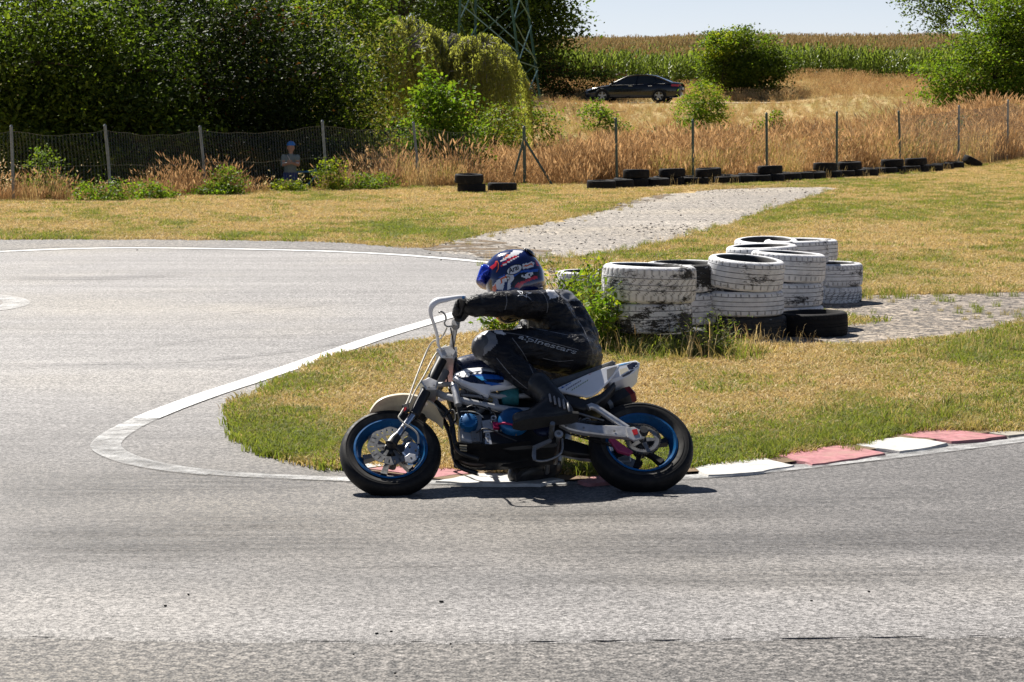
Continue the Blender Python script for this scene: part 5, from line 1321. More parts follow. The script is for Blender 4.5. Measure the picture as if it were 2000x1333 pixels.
MB().tube(spline(Q([(855, 795, .05), (866, 815, .06), (873, 806, .07), (886, 802, .08), (890, 820, .08), (880, 835, .07), (882, 850, .06)]), 5), .006, 8).build('vent_hose', B_black, bike, 60)
# bodywork
TANK = [(884, 736), (889, 723), (906, 713), (935, 709), (965, 712), (1000, 735), (1010, 752), (984, 757), (960, 760), (954, 773), (946, 771), (925, 758), (902, 748)]
sh = None
for s in (1, -1):
    pl = P2(TANK, .12); n_ = len(pl); cx_ = sum(p[0] for p in pl)/n_; cy_ = sum(p[1] for p in pl)/n_
    V = []; ringsd = [(1.0, .096), (1.0, .104), (.93, .116), (.6, .128), (.25, .132)]
    ymax = max(p[1] for p in pl)
    for sc, w_ in ringsd:
        for x, y in pl:
            xx, yy = cx_+(x-cx_)*sc, cy_+(y-cy_)*sc; V.append((xx, yy, s*(w_-.028*max(0, (yy-cy_)/(ymax-cy_))**2)))
    V.append((cx_, cy_, s*.132))
    Fc = [(r*n_+i, r*n_+(i+1) % n_, (r+1)*n_+(i+1) % n_, (r+1)*n_+i) for r in range(4) for i in range(n_)]+[(4*n_+i, 4*n_+(i+1) % n_, 5*n_) for i in range(n_)]+[tuple(range(n_))]
    o = MB().add(V, Fc).build('tank_shroud', B_white, bike, 40)
    if s == 1: sh = o
tk = Q([(893, 736, 0), (915, 726, 0), (955, 722, 0), (1000, 736, 0), (1030, 752, 0)])
MB().tube(spline(tk, 4), [.04]+[.085]*(4*4-1)+[.05], 16).build('fuel_tank', B_navy, bike, 60)
SEATP = [(975, 728), (1010, 742), (1060, 744), (1110, 732), (1160, 716), (1196, 703), (1203, 706), (1188, 718), (1140, 738), (1085, 757), (1030, 764), (985, 758)]
MB().prism(P2(SEATP, .085), -.09, .09, bev=.012).build('seat', simple('seat_vinyl', (.10, .10, .10), .65, var=.2, scale=40, bump=.2), bike, 40)
PANEL = [(1082, 760), (1110, 747), (1150, 729), (1185, 716), (1209, 712), (1210, 717), (1203, 728), (1190, 744), (1168, 766), (1156, 773), (1145, 775), (1120, 770), (1098, 765)]
pn = None
for s in (1, -1):
    m = MB().prism(P2(PANEL, .115), .098*s if s > 0 else -.115, .115*s if s > 0 else -.098, bev=.005)
    o = m.build('side_panel', B_white, bike, 35)
    if s == 1: pn = o
TAILP = [(1180, 716), (1215, 708), (1242, 703), (1250, 708), (1249, 716), (1238, 727), (1222, 736), (1204, 744), (1190, 748)]
tl = MB().prism(P2(TAILP, .07), -.075, .075, bev=.012).build('tail_fender', B_white, bike, 40)
MB().prism(P2([(1100, 768), (1145, 779), (1168, 772), (1200, 744), (1203, 752), (1185, 775), (1160, 793), (1140, 800), (1108, 790)], .10), -.10, .10, bev=.008).build('inner_fender', B_plast, bike, 40)
# muffler
mp = Q([(1172, 801, -.02), (1184, 794, -.02), (1222, 776, -.02), (1224, 775, -.02)])
MB().tube(mp, [.03, .055, .055, .053], 6, up=(0, 1, 0)).build('muffler', B_black, bike, 30)
MB().tube(Q([(1223, 775.5, -.02), (1233, 771, -.02), (1236, 769, -.02)]), [.054, .048, .030], 6, up=(0, 1, 0)).build('muffler_cap', simple('dark_red_cap', (.16, .006, .012), .35, .3), bike, 30)
MB().tube(Q([(1182, 795, -.02), (1189, 791.6, -.02)]), .058, 6, up=(0, 1, 0)).build('muffler_strap', B_alu, bike, 30)
MB().tube(spline(Q([(905, 868, -.03), (893, 882, -.03), (905, 902, -.05), (935, 908, -.06), (965, 900, -.09), (1010, 872, -.11), (1060, 840, -.11), (1120, 815, -.08), (1172, 801, -.02)]), 5), .017, 12).build('exhaust_pipe', simple('burnt_steel', (.10, .075, .06), .4, .7, var=.3), bike, 60)
# swingarm
SW = [(1092, 829), (1104, 822), (1130, 825), (1165, 830), (1205, 831), (1226, 832), (1240, 840), (1241, 852), (1228, 854), (1180, 850), (1140, 845), (1112, 839)]
for s in (1, -1):
    a, b = (.088, .122) if s > 0 else (-.122, -.088)
    MB().prism(P2(SW, .12), a, b, bev=.006).build('swingarm', B_alu, bike, 35)
    br = Q([(1148, 797, .105), (1155, 794, .105), (1164, 797, .105), (1195, 818, .105), (1226, 838, .105)])
    MB().tube(br if s > 0 else mir(br), .0175, 14).build('swingarm_brace', B_alu, bike, 60)
    MB().prism(P2([(1222, 836), (1238, 834), (1254, 842), (1254, 856), (1238, 860), (1226, 854)], .13), .112 if s > 0 else -.132, .132 if s > 0 else -.112, bev=.004).build('axle_block', B_alu, bike, 30)
    MB().tube([Vector((UR, VR, s*.125)), Vector((UR, VR, s*.150))], [.024, .020], 8).build('axle_nut', B_plast, bike, 30)
MB().prism(P2([(1234, 840), (1244, 838), (1246, 848), (1238, 850)], .136), .1325, .137).build('chain_adjuster', B_red, bike)
MB().prism(P2([(1189, 858), (1197, 855), (1216, 868), (1236, 883), (1229, 888), (1206, 881)], .09), .072, .094, bev=.003).build('chain_guide', simple('magenta_plastic', (.30, .03, .10), .5, var=.2, scale=30), bike, 30)
MB().prism(P2([(1095, 852), (1130, 862), (1160, 872), (1158, 890), (1120, 886), (1092, 880)], -.06), -.10, -.06, bev=.006).build('linkage', B_black, bike, 30)
# rear shock
MB().tube(Q([(1128, 790, 0), (1146, 838, 0)]), .014, 12).build('shock_body', B_steel, bike, 50)
hx = []
a0_, a1_ = q(1130, 796, 0), q(1144, 830, 0); dd = (a1_-a0_); e1 = dd.normalized(); e2 = Vector((0, 0, 1)); e3 = e1.cross(e2)
for i in range(97):
    an = i/96*2*math.pi*7; hx.append(a0_+dd*(i/96)+(e2*math.cos(an)+e3*math.sin(an))*.030)
MB().tube(hx, .0048, 6).build('shock_spring', B_alu, bike, 60)
# engine
MB().prism(P2([(940, 812), (980, 798), (1050, 800), (1098, 815), (1105, 845), (1085, 872), (1000, 878), (955, 872), (940, 850)], .08), -.085, .085, bev=.012).build('crankcase', B_cast if False else B_black, bike, 35)
MB().prism(P2([(896, 818), (930, 808), (976, 812), (974, 858), (930, 866), (900, 858)], .075), -.07, .075, bev=.01).build('cylinder_head', B_cast, bike, 35)
for i in range(7):
    x0 = 936+i*5.2
    MB().prism(P2([(x0, 838), (x0+2.6, 838), (x0+2.6, 868), (x0, 868)], .085), -.08, .082).build('cooling_fin', B_black, bike)
c1 = q(915, 826, .10)
hc = MB().lathe([(.001, .028), (.030, .027), (.042, .020), (.046, .006), (.046, -.02)], tuple(c1), n=40).build('head_cover', B_blue, bike, 40)
for i in range(6):
    y_ = -.028+.011*i; L_ = math.sqrt(max(0, .043**2-y_*y_))
    MB().tube([c1+Vector((-L_, y_, .024)), c1+Vector((L_, y_, .024))], .0022, 6).build('cover_rib', B_blue, hc, 60)
c2 = q(1003, 823, .10)
MB().lathe([(.001, .030), (.045, .030), (.066, .024), (.078, .008), (.080, -.02)], tuple(c2), n=48).build('flywheel_cover', B_blue, bike, 40)
c3 = q(1062, 834, .09)
MB().lathe([(.001, .022), (.04, .02), (.055, .01), (.058, -.02)], tuple(c3), n=40).build('sprocket_cover', B_navy, bike, 40)
MB().prism(P2([(940, 822), (970, 818), (973, 842), (944, 845)], .09), .07, .092, bev=.003).build('cylinder_plate', B_alu, bike, 30)
MB().prism(P2([(920, 842), (937, 840), (938, 862), (922, 863)], .09), .07, .09, bev=.003).build('side_plate', B_grey, bike, 30)
MB().prism(P2([(948, 846), (956, 845), (961, 868), (947, 869)], .105), .10, .106).build('bracket', B_alu, bike, 30)
for y_ in (850, 857, 864): MB().lathe([(.001, .0012), (.0045, .0012), (.0045, 0)], tuple(q(953, y_, .1062)), n=10).build('hole', B_plast, bike)
rg = q(964, 818, .11); MB().lathe([(.009, 0), (.014, 0), (.014, .008), (.009, .008)], tuple(rg), n=24, closed=True).build('filler_ring', B_alu, bike, 40)
MB().prism(P2([(962, 824), (973, 824), (975, 836), (964, 836)], .11), .09, .112, bev=.003).build('lever_boss', B_mag, bike)
MB().tube(spline(Q([(968, 829, .12), (985, 827, .135), (1005, 831, .145), (1020, 836, .155)]), 4), .0055, 10).build('shift_lever', B_mag, bike, 60)
MB().prism(P2([(872, 766), (930, 770), (1010, 778), (1090, 790), (1092, 822), (1000, 812), (900, 826), (884, 800)], .02), -.05, .03, bev=.01).build('dark_filler', B_black, bike, 40)  # added dark block that fills the gaps and darkens the engine bay
for pts, r_, mt in ((Q([(905, 800, .1), (925, 792, .11), (950, 798, .11), (968, 812, .11), (960, 826, .11)]), .0035, B_black), (Q([(940, 770, .1), (958, 800, .11), (985, 806, .115), (1015, 798, .11)]), .004, B_plast),
                    (Q([(888, 810, .08), (902, 804, .1), (930, 806, .105), (944, 816, .1)]), .003, B_hose), (Q([(1020, 800, .1), (1045, 795, .105), (1070, 806, .1), (1090, 818, .1)]), .004, B_black), (Q([(930, 846, .1), (945, 838, .11), (965, 842, .115), (985, 852, .11), (1010, 862, .1)]), .004, B_plast)):
    MB().tube(spline(pts, 5), r_, 8).build('hose', mt, bike, 60)
for px, py, w_ in ((980, 806, .112), (1022, 806, .112), (1028, 838, .112), (1008, 850, .112), (978, 842, .112), (905, 814, .112), (927, 816, .112), (905, 840, .1), (928, 856, .092), (1046, 822, .1), (1078, 846, .1), (1105, 833, .124), (1140, 836, .124), (1200, 842, .124), (838, 757, .127), (848, 753, .127), (872, 696, .127), (882, 694, .127)):
    MB().lathe([(.001, .004), (.0045, .004), (.005, 0)], tuple(q(px, py, w_)), n=8).build('bolt', B_steel, bike, 30)
# intake and carburettor
MB().tube(Q([(930, 806, .03), (948, 790, .04), (965, 782, .05)]), .022, 14).build('intake', B_cast, bike, 50)
MB().prism(P2([(955, 778), (972, 774), (978, 802), (960, 808)], .085), .03, .085, bev=.006).build('carburettor', B_cast, bike, 30)
MB().lathe([(.008, 0), (.012, 0), (.012, .01), (.008, .01)], tuple(q(958, 783, .09)), n=20, closed=True).build('brass_fitting', simple('brass', (.55, .36, .10), .3, .9), bike, 40)
MB().tube(Q([(978, 780, .06), (1000, 776, .06), (1012, 776, .06)]), [.035, .046, .044], 20).build('air_filter', B_teal, bike, 50)
MB().tube(Q([(900, 772, .09), (935, 775, .10), (960, 783, .09)]), .008, 8).build('throttle_cable', B_grey, bike, 50)
MB().tube(Q([(930, 800, .1), (932, 780, .1), (936, 770, .09)]), .003, 6).build('fuel_hose', B_black, bike, 50)
# skid plate: a tray with slotted nose
SKP = [(889, 862), (905, 867), (960, 868), (1035, 861), (1041, 884), (1040, 903), (1000, 908), (960, 906), (930, 900), (893, 888)]
SKT = [(889, 862), (905, 866), (960, 868), (1000, 866), (1036, 861)]; SKB = [(892, 876), (915, 881), (960, 884), (1000, 883), (1040, 878)]
tpw, btw = Q([(x, y, .11) for x, y in SKT]), Q([(x, y, .05) for x, y in SKB])
V = []
for a, b in zip(tpw, btw): V += [a, a.lerp(b, .75), b, Vector((b.x, b.y-.012, b.z*.45)), Vector((b.x, b.y-.012, -b.z*.45)), Vector((b.x, b.y, -b.z)), Vector((a.x, a.y, -a.z))]
MB().add(V, [(i*7+j, i*7+j+1, i*7+8+j, i*7+7+j) for i in range(4) for j in range(6)]+[tuple(range(7)), tuple(range(28, 35))]).build('skid_plate', B_black, bike, 30)
for i in range(3):
    MB().prism(P2([(897+i, 869+i*3.6), (912, 870+i*3.6), (912, 871.5+i*3.6), (898+i, 870.5+i*3.6)], .112), .104-.004*i, .1118-.004*i).build('slot', simple('slot_grey', (.28, .25, .18), .8), bike)
# foot pegs, guard bracket, pivot
for s in (1, -1):
    pg = q(1078, 838, .16); 
    MB().tube([Vector((pg.x, pg.y, s*.09)), Vector((pg.x, pg.y, s*.205))], .013, 10).build('foot_peg', B_steel, bike, 40)
MB().tube(spline(Q([(1042, 876, .12), (1043, 898, .12), (1068, 900, .12), (1096, 885, .12), (1098, 858, .12)]), 3), .006, 8).build('guard_tube', B_steel, bike, 50)
MB().prism(P2([(1040, 872), (1075, 857), (1078, 862), (1046, 878)], .125), .115, .127).build('guard_plate', B_grey, bike)
MB().prism(P2([(1040, 876), (1047, 876), (1047, 899), (1041, 899)], .129), .125, .131).build('guard_plate', B_steel, bike)
pv_ = q(1091, 850, .135); MB().lathe([(.010, 0), (.021, 0), (.021, .012), (.010, .012)], tuple(pv_), n=28, closed=True).build('pivot_ring', B_alu, bike, 40)
MB().tube([Vector((pv_.x, pv_.y, -.1)), Vector((pv_.x, pv_.y, .146))], .0105, 14).build('pivot_bolt', B_steel, bike, 40)
MB().tube(Q([(1102, 800, .08), (1180, 822, .085)]), .006, 8).build('torque_rod', B_steel, bike, 50)

# ---- printed graphics laid on the panels
def decal_tris(name, pts_px, faces, bvh, inv, mat, parent, off=.0012):
    """flat print: picture points dropped onto the surface they are printed on"""
    o_ = inv @ CAM; vs = []
    for x, y in pts_px:
        d_ = (inv.to_3x3() @ ray(x, y)).normalized(); h_ = bvh.ray_cast(o_, d_)
        if h_[0] is None:
            nh = bvh.find_nearest(o_+d_*11.6); hp = nh[0] if nh[0] is not None else o_+d_*11.6; vs.append(hp-d_*off)
        else: vs.append(h_[0]-d_*off)
    me = bpy.data.meshes.new(name); me.from_pydata(vs, [], faces)
    return link(name, me, mat, parent)
def bvh_of(o):
    me = o.data; return BVHTree.FromPolygons([v.co.copy() for v in me.vertices], [tuple(p.vertices) for p in me.polygons])
def decal(name, poly, bvh, inv, mat, parent, off=.0012, step=4.0):
    """polygon print, cut finely so that it follows a curved panel"""
    bm = bmesh.new(); f = bm.faces.new([bm.verts.new((x, y, 0)) for x, y in poly])
    xs_ = [p[0] for p in poly]; ys_ = [p[1] for p in poly]
    for c in np.arange(min(xs_)+step, max(xs_), step): bmesh.ops.bisect_plane(bm, geom=bm.verts[:]+bm.edges[:]+bm.faces[:], plane_co=(c, 0, 0), plane_no=(1, 0, 0))
    for c in np.arange(min(ys_)+step, max(ys_), step): bmesh.ops.bisect_plane(bm, geom=bm.verts[:]+bm.edges[:]+bm.faces[:], plane_co=(0, c, 0), plane_no=(0, 1, 0))
    bmesh.ops.triangulate(bm, faces=bm.faces[:]); bm.verts.index_update()
    pts = [(v.co.x, v.co.y) for v in bm.verts]; fc = [tuple(v.index for v in g.verts) for g in bm.faces]; bm.free()
    return decal_tris(name, pts, fc, bvh, inv, mat, parent, off)
bs = bvh_of(sh)
for poly, mt, of in (([(889, 733), (905, 729), (940, 724), (968, 728), (984, 736), (984, 747), (955, 752), (920, 748), (903, 742)], B_navy, .0012),
                     ([(921, 733), (945, 731), (972, 733), (984, 737), (984, 742), (960, 741), (940, 740)], B_mblue, .002),
                     ([(928, 735), (945, 736), (945, 740), (952, 744), (940, 743)], B_lblue, .0028), ([(945, 745), (968, 748), (983, 751), (960, 754), (950, 750)], B_mblue, .0028),
                     ([(904, 719), (912, 715), (927, 712.5), (926, 717), (914, 720.5), (905, 722)], B_lblue, .0012), ([(928, 712.5), (940, 711.2), (944, 713), (930, 717)], B_red, .0012),
                     ([(900, 737.5), (906, 729.5), (911, 729), (906, 738.5)], B_white, .0032), ([(909, 736.5), (913, 728.5), (916, 728.2), (919, 732), (915, 736.5)], B_white, .0032),
                     ([(920, 733), (925, 728), (931, 727), (929, 731)], B_white, .0032), ([(933, 729), (940, 725.5), (944, 726), (938, 731)], B_white, .0032)):
    decal('graphic', poly, bs, BMI, mt, sh, of)
bp_ = bvh_of(pn)
for poly, mt, of in (([(1085, 758.5), (1100, 750), (1117, 747.5), (1105, 755), (1096, 760)], B_mblue, .0012), ([(1185, 722), (1200, 716.5), (1206, 716), (1198, 731), (1186, 743)], B_grey, .0012),
                     ([(1148, 731.5), (1156, 727.5), (1160, 727), (1152, 732)], B_red, .0012)):
    decal('graphic', poly, bp_, BMI, mt, pn, of)
for i in range(9):
    x = 1105+i*3.4; y = 763-i*2.05
    decal('lettering', [(x, y), (x+1.2, y-3.2), (x+3.0, y-4.3), (x+1.9, y-1.1)], bp_, BMI, B_navy, pn, .0014)
for i in range(8):
    x = 1116+i*4.2; y = 764-i*2.6
    decal('lettering', [(x, y), (x+1.0, y-3.0), (x+3.6, y-4.6), (x+2.6, y-1.6)], bp_, BMI, B_green, pn, .0014)
bt = bvh_of(tl)
for poly, mt in (([(1210, 722), (1224, 718), (1228, 724), (1212, 733)], B_cream), ([(1224, 714), (1236, 708), (1246, 708), (1246, 716), (1236, 722), (1228, 722)], B_navy), ([(1185, 717), (1220, 709.5), (1236, 706), (1222, 711), (1190, 719)], B_lblue),
                 ([(1214, 735), (1232, 724), (1240, 722), (1230, 731), (1218, 737)], B_navy)):
    decal('graphic', poly, bt, BMI, mt, tl)
# ------------------------------------------------------------------ people
def sphere(mb, c, r, n=14):
    c = Vector(c); rs = r if isinstance(r, (tuple, list)) else (r, r, r); V = []
    for i in range(1, n//2):
        a = math.pi*i/(n//2)
        for k_ in range(n): V.append(c+Vector((rs[0]*math.sin(a)*math.cos(2*math.pi*k_/n), rs[1]*math.sin(a)*math.sin(2*math.pi*k_/n), rs[2]*math.cos(a))))
    m_ = n//2-1; b = len(V); V += [c+Vector((0, 0, rs[2])), c-Vector((0, 0, rs[2]))]
    Fc = [(i*n+k_, i*n+(k_+1) % n, (i+1)*n+(k_+1) % n, (i+1)*n+k_) for i in range(m_-1) for k_ in range(n)]
    Fc += [(b, (k_+1) % n, k_) for k_ in range(n)]+[(b+1, (m_-1)*n+k_, (m_-1)*n+(k_+1) % n) for k_ in range(n)]
    mb.add(V, Fc)
def limb(mb, pts, rs, flat=1.0, up=None):
    mb.tube(pts, list(rs), 16, flat=flat, up=up)
    for p, r in zip(pts, rs): sphere(mb, p, r*min(1, flat*1.0) if flat < 1 else r*.985)
def skin_mesh(name, mb, voxel, it=5, fac=.5):
    """fuse the volumes into one continuous surface"""
    me = bpy.data.meshes.new(name); me.from_pydata(mb.v, [], mb.f)
    bm = bmesh.new(); bm.from_mesh(me); bmesh.ops.recalc_face_normals(bm, faces=bm.faces); bm.to_mesh(me); bm.free()
    o = bpy.data.objects.new(name, me); COL.objects.link(o)
    r = o.modifiers.new('r', 'REMESH'); r.mode = 'VOXEL'; r.voxel_size = voxel
    s = o.modifiers.new('s', 'SMOOTH'); s.factor = fac; s.iterations = it
    dg = bpy.context.evaluated_depsgraph_get(); out = bpy.data.meshes.new_from_object(o.evaluated_get(dg))
    bpy.data.objects.remove(o); bpy.data.meshes.remove(me); out.name = name
    return out
def under(o, root): o.parent = root; o.matrix_parent_inverse = root.matrix_world.inverted() if False else Matrix.Translation(-root.location); return o
def wq(px, py, w): return BM @ q(px, py, w)

k = NM('black_leather'); k.set(col=k.ramp(k.noise(18, 4), [(.3, (.004, .004, .0055)), (.7, (.008, .008, .011))]), rough=k.ramp(k.noise(30, 4), [(.3, .34), (.7, .52)]), spec=.28)
k.bump(k.math('ADD', k.math('MULTIPLY', k.noise(9, 4, .6, k.co((1, 1, 2.4)), 1.5), 1.0), k.math('MULTIPLY', k.noise(260, 2), .05)), .9, .022); M_leather = k.m
M_lwhite = simple('white_leather', (.62, .62, .63), .5, var=.1, scale=20, bump=.1)
M_lgrey = simple('grey_leather', (.17, .175, .19), .45, var=.15, scale=20, bump=.1)
M_boot = simple('boot_black', (.012, .012, .013), .4, var=.3, scale=25, dirt=(.05, .048, .045))
M_bgrey = simple('boot_grey', (.22, .22, .23), .45, var=.2, scale=25)
rider = empty('person', wq(1130, 720, 0)); tag(rider, 'rider in black leathers and patterned blue helmet crouching on the motorcycle', 'person')
J = dict(pel=at(1128, 697, 11.78), hipL=at(1118, 692, 11.66), hipR=at(1128, 716, 11.90), waist=at(1112, 662, 11.86), chest=at(1080, 625, 11.93), shL=at(1072, 598, 11.80), shR=at(1058, 624, 12.12), neck=at(1045, 590, 11.98),
         elL=at(985, 594, 11.58), wrL=at(922, 598, 11.50), knL=at(950, 676, 11.52), anL=wq(1080, 782, .165))
hb = BM @ b3.lerp(b4, .52); hbR = BM @ Vector((b3.lerp(b4, .52).x, b3.lerp(b4, .52).y, -b3.lerp(b4, .52).z))
mb = MB()
limb(mb, [J['hipL'], J['pel'], J['hipR']], [.115, .13, .115])
limb(mb, [J['pel'], J['waist'], J['chest']], [.13, .135, .145])
limb(mb, [at(1096, 640, 11.78), at(1078, 612, 11.80)], [.10, .105]); limb(mb, [at(1090, 650, 12.0), at(1072, 630, 12.05)], [.11, .11])
limb(mb, [at(1134, 664, 11.86), at(1112, 624, 11.92), at(1094, 600, 11.95)], [.100, .102, .095])          # rounded back
limb(mb, [at(1112, 604, 11.93), at(1104, 590, 11.95)], [.075, .06])                                        # hump
limb(mb, [J['shL'], J['chest'], J['shR']], [.082, .13, .082])
limb(mb, [J['chest'], J['neck']], [.11, .062])
limb(mb, [J['shL'], J['shL'].lerp(J['elL'], .5), J['elL'], J['elL'].lerp(J['wrL'], .45), J['wrL']], [.084, .075, .066, .064, .052])
elR = at(985, 700, 12.1); wrR = hbR.lerp(elR, .25)
limb(mb, [J['shR'], elR, wrR], [.08, .062, .048])
thm = J['hipL'].lerp(J['knL'], .5)+Vector((0, 0, .012))
limb(mb, [J['hipL'], thm, J['knL']], [.112, .100, .076])
shm = J['knL'].lerp(J['anL'], .42)
limb(mb, [J['knL'], shm, J['anL']], [.074, .070, .052])
knR = at(985, 790, 12.12); anR = gnd(1098, 925)+Vector((0, .08, .17))
limb(mb, [J['hipR'], J['hipR'].lerp(knR, .5), knR], [.11, .095, .074]); limb(mb, [knR, knR.lerp(anR, .45), anR], [.07, .066, .05])
# folds at the elbow, waist and knee
for c, d_, r_ in ((J['elL'], (J['wrL']-J['elL']).normalized(), .064), (J['wrL'].lerp(J['elL'], .25), (J['wrL']-J['elL']).normalized(), .056)):
    for i in range(3):
        p_ = c+d_*(.022*(i-1)); mb.tube([p_-d_*.006, p_, p_+d_*.006], [r_*.98, r_*1.06, r_*.98], 16)
body_me = skin_mesh('body', mb, .0085, 4)
from mathutils import noise as mn
body_me.update()
nv_ = len(body_me.vertices); bn = np.empty(nv_*3, np.float32); bc_ = np.empty(nv_*3, np.float32)
body_me.vertex_normals.foreach_get('vector', bn); body_me.vertices.foreach_get('co', bc_); bn = bn.reshape(-1, 3); bc_ = bc_.reshape(-1, 3); amp = np.empty(nv_)
for i_ in range(nv_):      # creased leather
    c = Vector(bc_[i_]); a = 1-abs(mn.noise(Vector((c.x*9, c.y*9, c.z*20))))*2.2; b = 1-abs(mn.noise(Vector((c.x*24+5, c.y*24, c.z*14))))*2.2
    amp[i_] = .0055*max(-.4, a)+.0028*max(-.4, b)-.003
body_me.vertices.foreach_set('co', (bc_+bn*amp[:, None]).astype(np.float32).ravel()); body_me.update()
nf = len(body_me.polygons)
cen = np.empty(nf*3); body_me.polygons.foreach_get('center', cen); cen = cen.reshape(-1, 3)
nrm = np.empty(nf*3); body_me.polygons.foreach_get('normal', nrm); nrm = nrm.reshape(-1, 3)
pxy = np.array([proj(c) for c in cen]); facing = ((np.array(CAM)-cen)*nrm).sum(1) > 0
mi = np.zeros(nf, np.int32)
def c2(L_): return [(900+x/4.76, 470+y/4.76) for x, y in L_]
for poly, m_ in ((c2([(790, 430), (850, 450), (920, 520), (830, 545), (800, 490)]), 1), (c2([(920, 480), (990, 455), (1060, 500), (1105, 560), (985, 565), (930, 520)]), 2), (c2([(640, 415), (700, 385), (770, 405), (760, 420), (700, 405), (650, 430)]), 1),
                 (c2([(100, 900), (150, 820), (230, 805), (330, 880), (340, 960), (240, 1050), (170, 1090), (110, 1000)]), 2), (c2([(285, 825), (380, 838), (440, 880), (330, 868)]), 1)):
    mi[inpoly(pxy[:, 0], pxy[:, 1], poly) & facing] = m_
body_me.polygons.foreach_set('material_index', mi)
body = under(link('body', body_me, [M_leather, M_lwhite, M_lgrey], None, 180), rider)
bb = BVHTree.FromPolygons([v.co.copy() for v in body_me.vertices], [tuple(p.vertices) for p in body_me.polygons])
ID = Matrix.Identity(4)
def stick(name, poly, mat, off=.002, step=4):
    return under(decal(name, poly, bb, ID, mat, None, off, step), rider)
# knee slider cup
kc = J['knL']
def text_decal(name, txt, px0, px1, hpx, bvh, mat, parent, off, shear=0.0, thick=0.0, inv=ID, place=None):
    cu = bpy.data.curves.new(name, 'FONT'); cu.body = txt; cu.size = 1; cu.shear = shear; cu.resolution_u = 3; cu.offset = thick
    ob = bpy.data.objects.new(name, cu); COL.objects.link(ob)
    dg = bpy.context.evaluated_depsgraph_get(); me = bpy.data.meshes.new_from_object(ob.evaluated_get(dg)); bpy.data.objects.remove(ob)
    co = np.array([v.co[:2] for v in me.vertices]); lo = co.min(0); hi = co.max(0)
    a = np.array(px0, float); b = np.array(px1, float); d_ = (b-a)/np.linalg.norm(b-a); up = np.array([d_[1], -d_[0]])
    t = (co-lo)/(hi-lo); L_ = np.linalg.norm(b-a)
    pts = a+d_*t[:, :1]*L_+up*(t[:, 1:]*hpx)
    fc = [tuple(p.vertices) for p in me.polygons]
    o = decal_tris(name, [tuple(p) for p in pts], fc, bvh, inv, mat, None, off); return place(o) if place else o
M_print = simple('white_print', (.62, .66, .72), .5, var=.05)
text_decal('leg_lettering', 'alpinestars', (1011, 664), (1124, 695), 11.5, bb, M_print, None, .003, .2, .004, place=lambda o: under(o, rider))
text_decal('leg_lettering', 'alpinestars', (1011.6, 663.8), (1123.4, 694.2), 10, bb, simple('black_print', (.01, .01, .014), .45, var=.05), None, .0042, .2, -.022, place=lambda o: under(o, rider))
def star(cx, cy, r1, r2, rot, sx, sy):
    return [(cx+sx*(r1 if i % 2 == 0 else r2)*math.sin(rot+i*math.pi/5), cy-sy*(r1 if i % 2 == 0 else r2)*math.cos(rot+i*math.pi/5)) for i in range(10)]
so_, si_ = star(1023, 573, 12, 5.2, .25, 1.35, .78), star(1023, 573.3, 9.2, 4.0, .25, 1.35, .78)
under(decal_tris('sleeve_star', so_+si_, [(i, (i+1) % 10, 10+(i+1) % 10, 10+i) for i in range(10)], bb, ID, M_print, None, .003), rider)
for poly in (c2([(985, 580), (1010, 600), (1040, 640), (1030, 660), (1005, 640), (990, 610)]),): stick('back_patch', poly, M_lgrey, .002, 3)
def seam(pts, wpx=1.1, mat=M_lgrey):
    P_ = spline([(x, y, 0) for x, y in pts], 6); L_ = []; R2 = []
    for i, p in enumerate(P_):
        t = (P_[min(i+1, len(P_)-1)]-P_[max(i-1, 0)]).normalized(); L_.append((p.x-t.y*wpx/2, p.y+t.x*wpx/2)); R2.append((p.x+t.y*wpx/2, p.y-t.x*wpx/2))
    n_ = len(P_); under(decal_tris('seam', L_+R2, [(i, i+1, n_+i+1, n_+i) for i in range(n_-1)], bb, ID, mat, None, .0015), rider)
for s_ in ([(1105, 592), (1120, 615), (1138, 640), (1150, 668)], [(1000, 660), (1022, 690), (1038, 722), (1048, 745)], [(985, 650), (1020, 655), (1070, 668), (1130, 684)], [(988, 575), (990, 590), (986, 606)], [(1045, 560), (1062, 575), (1070, 595), (1068, 612)], [(970, 700), (1000, 735), (1030, 760)], [(1060, 700), (1090, 706), (1120, 704)], [(1015, 628), (1040, 640), (1075, 648), (1110, 655)]): seam(s_)

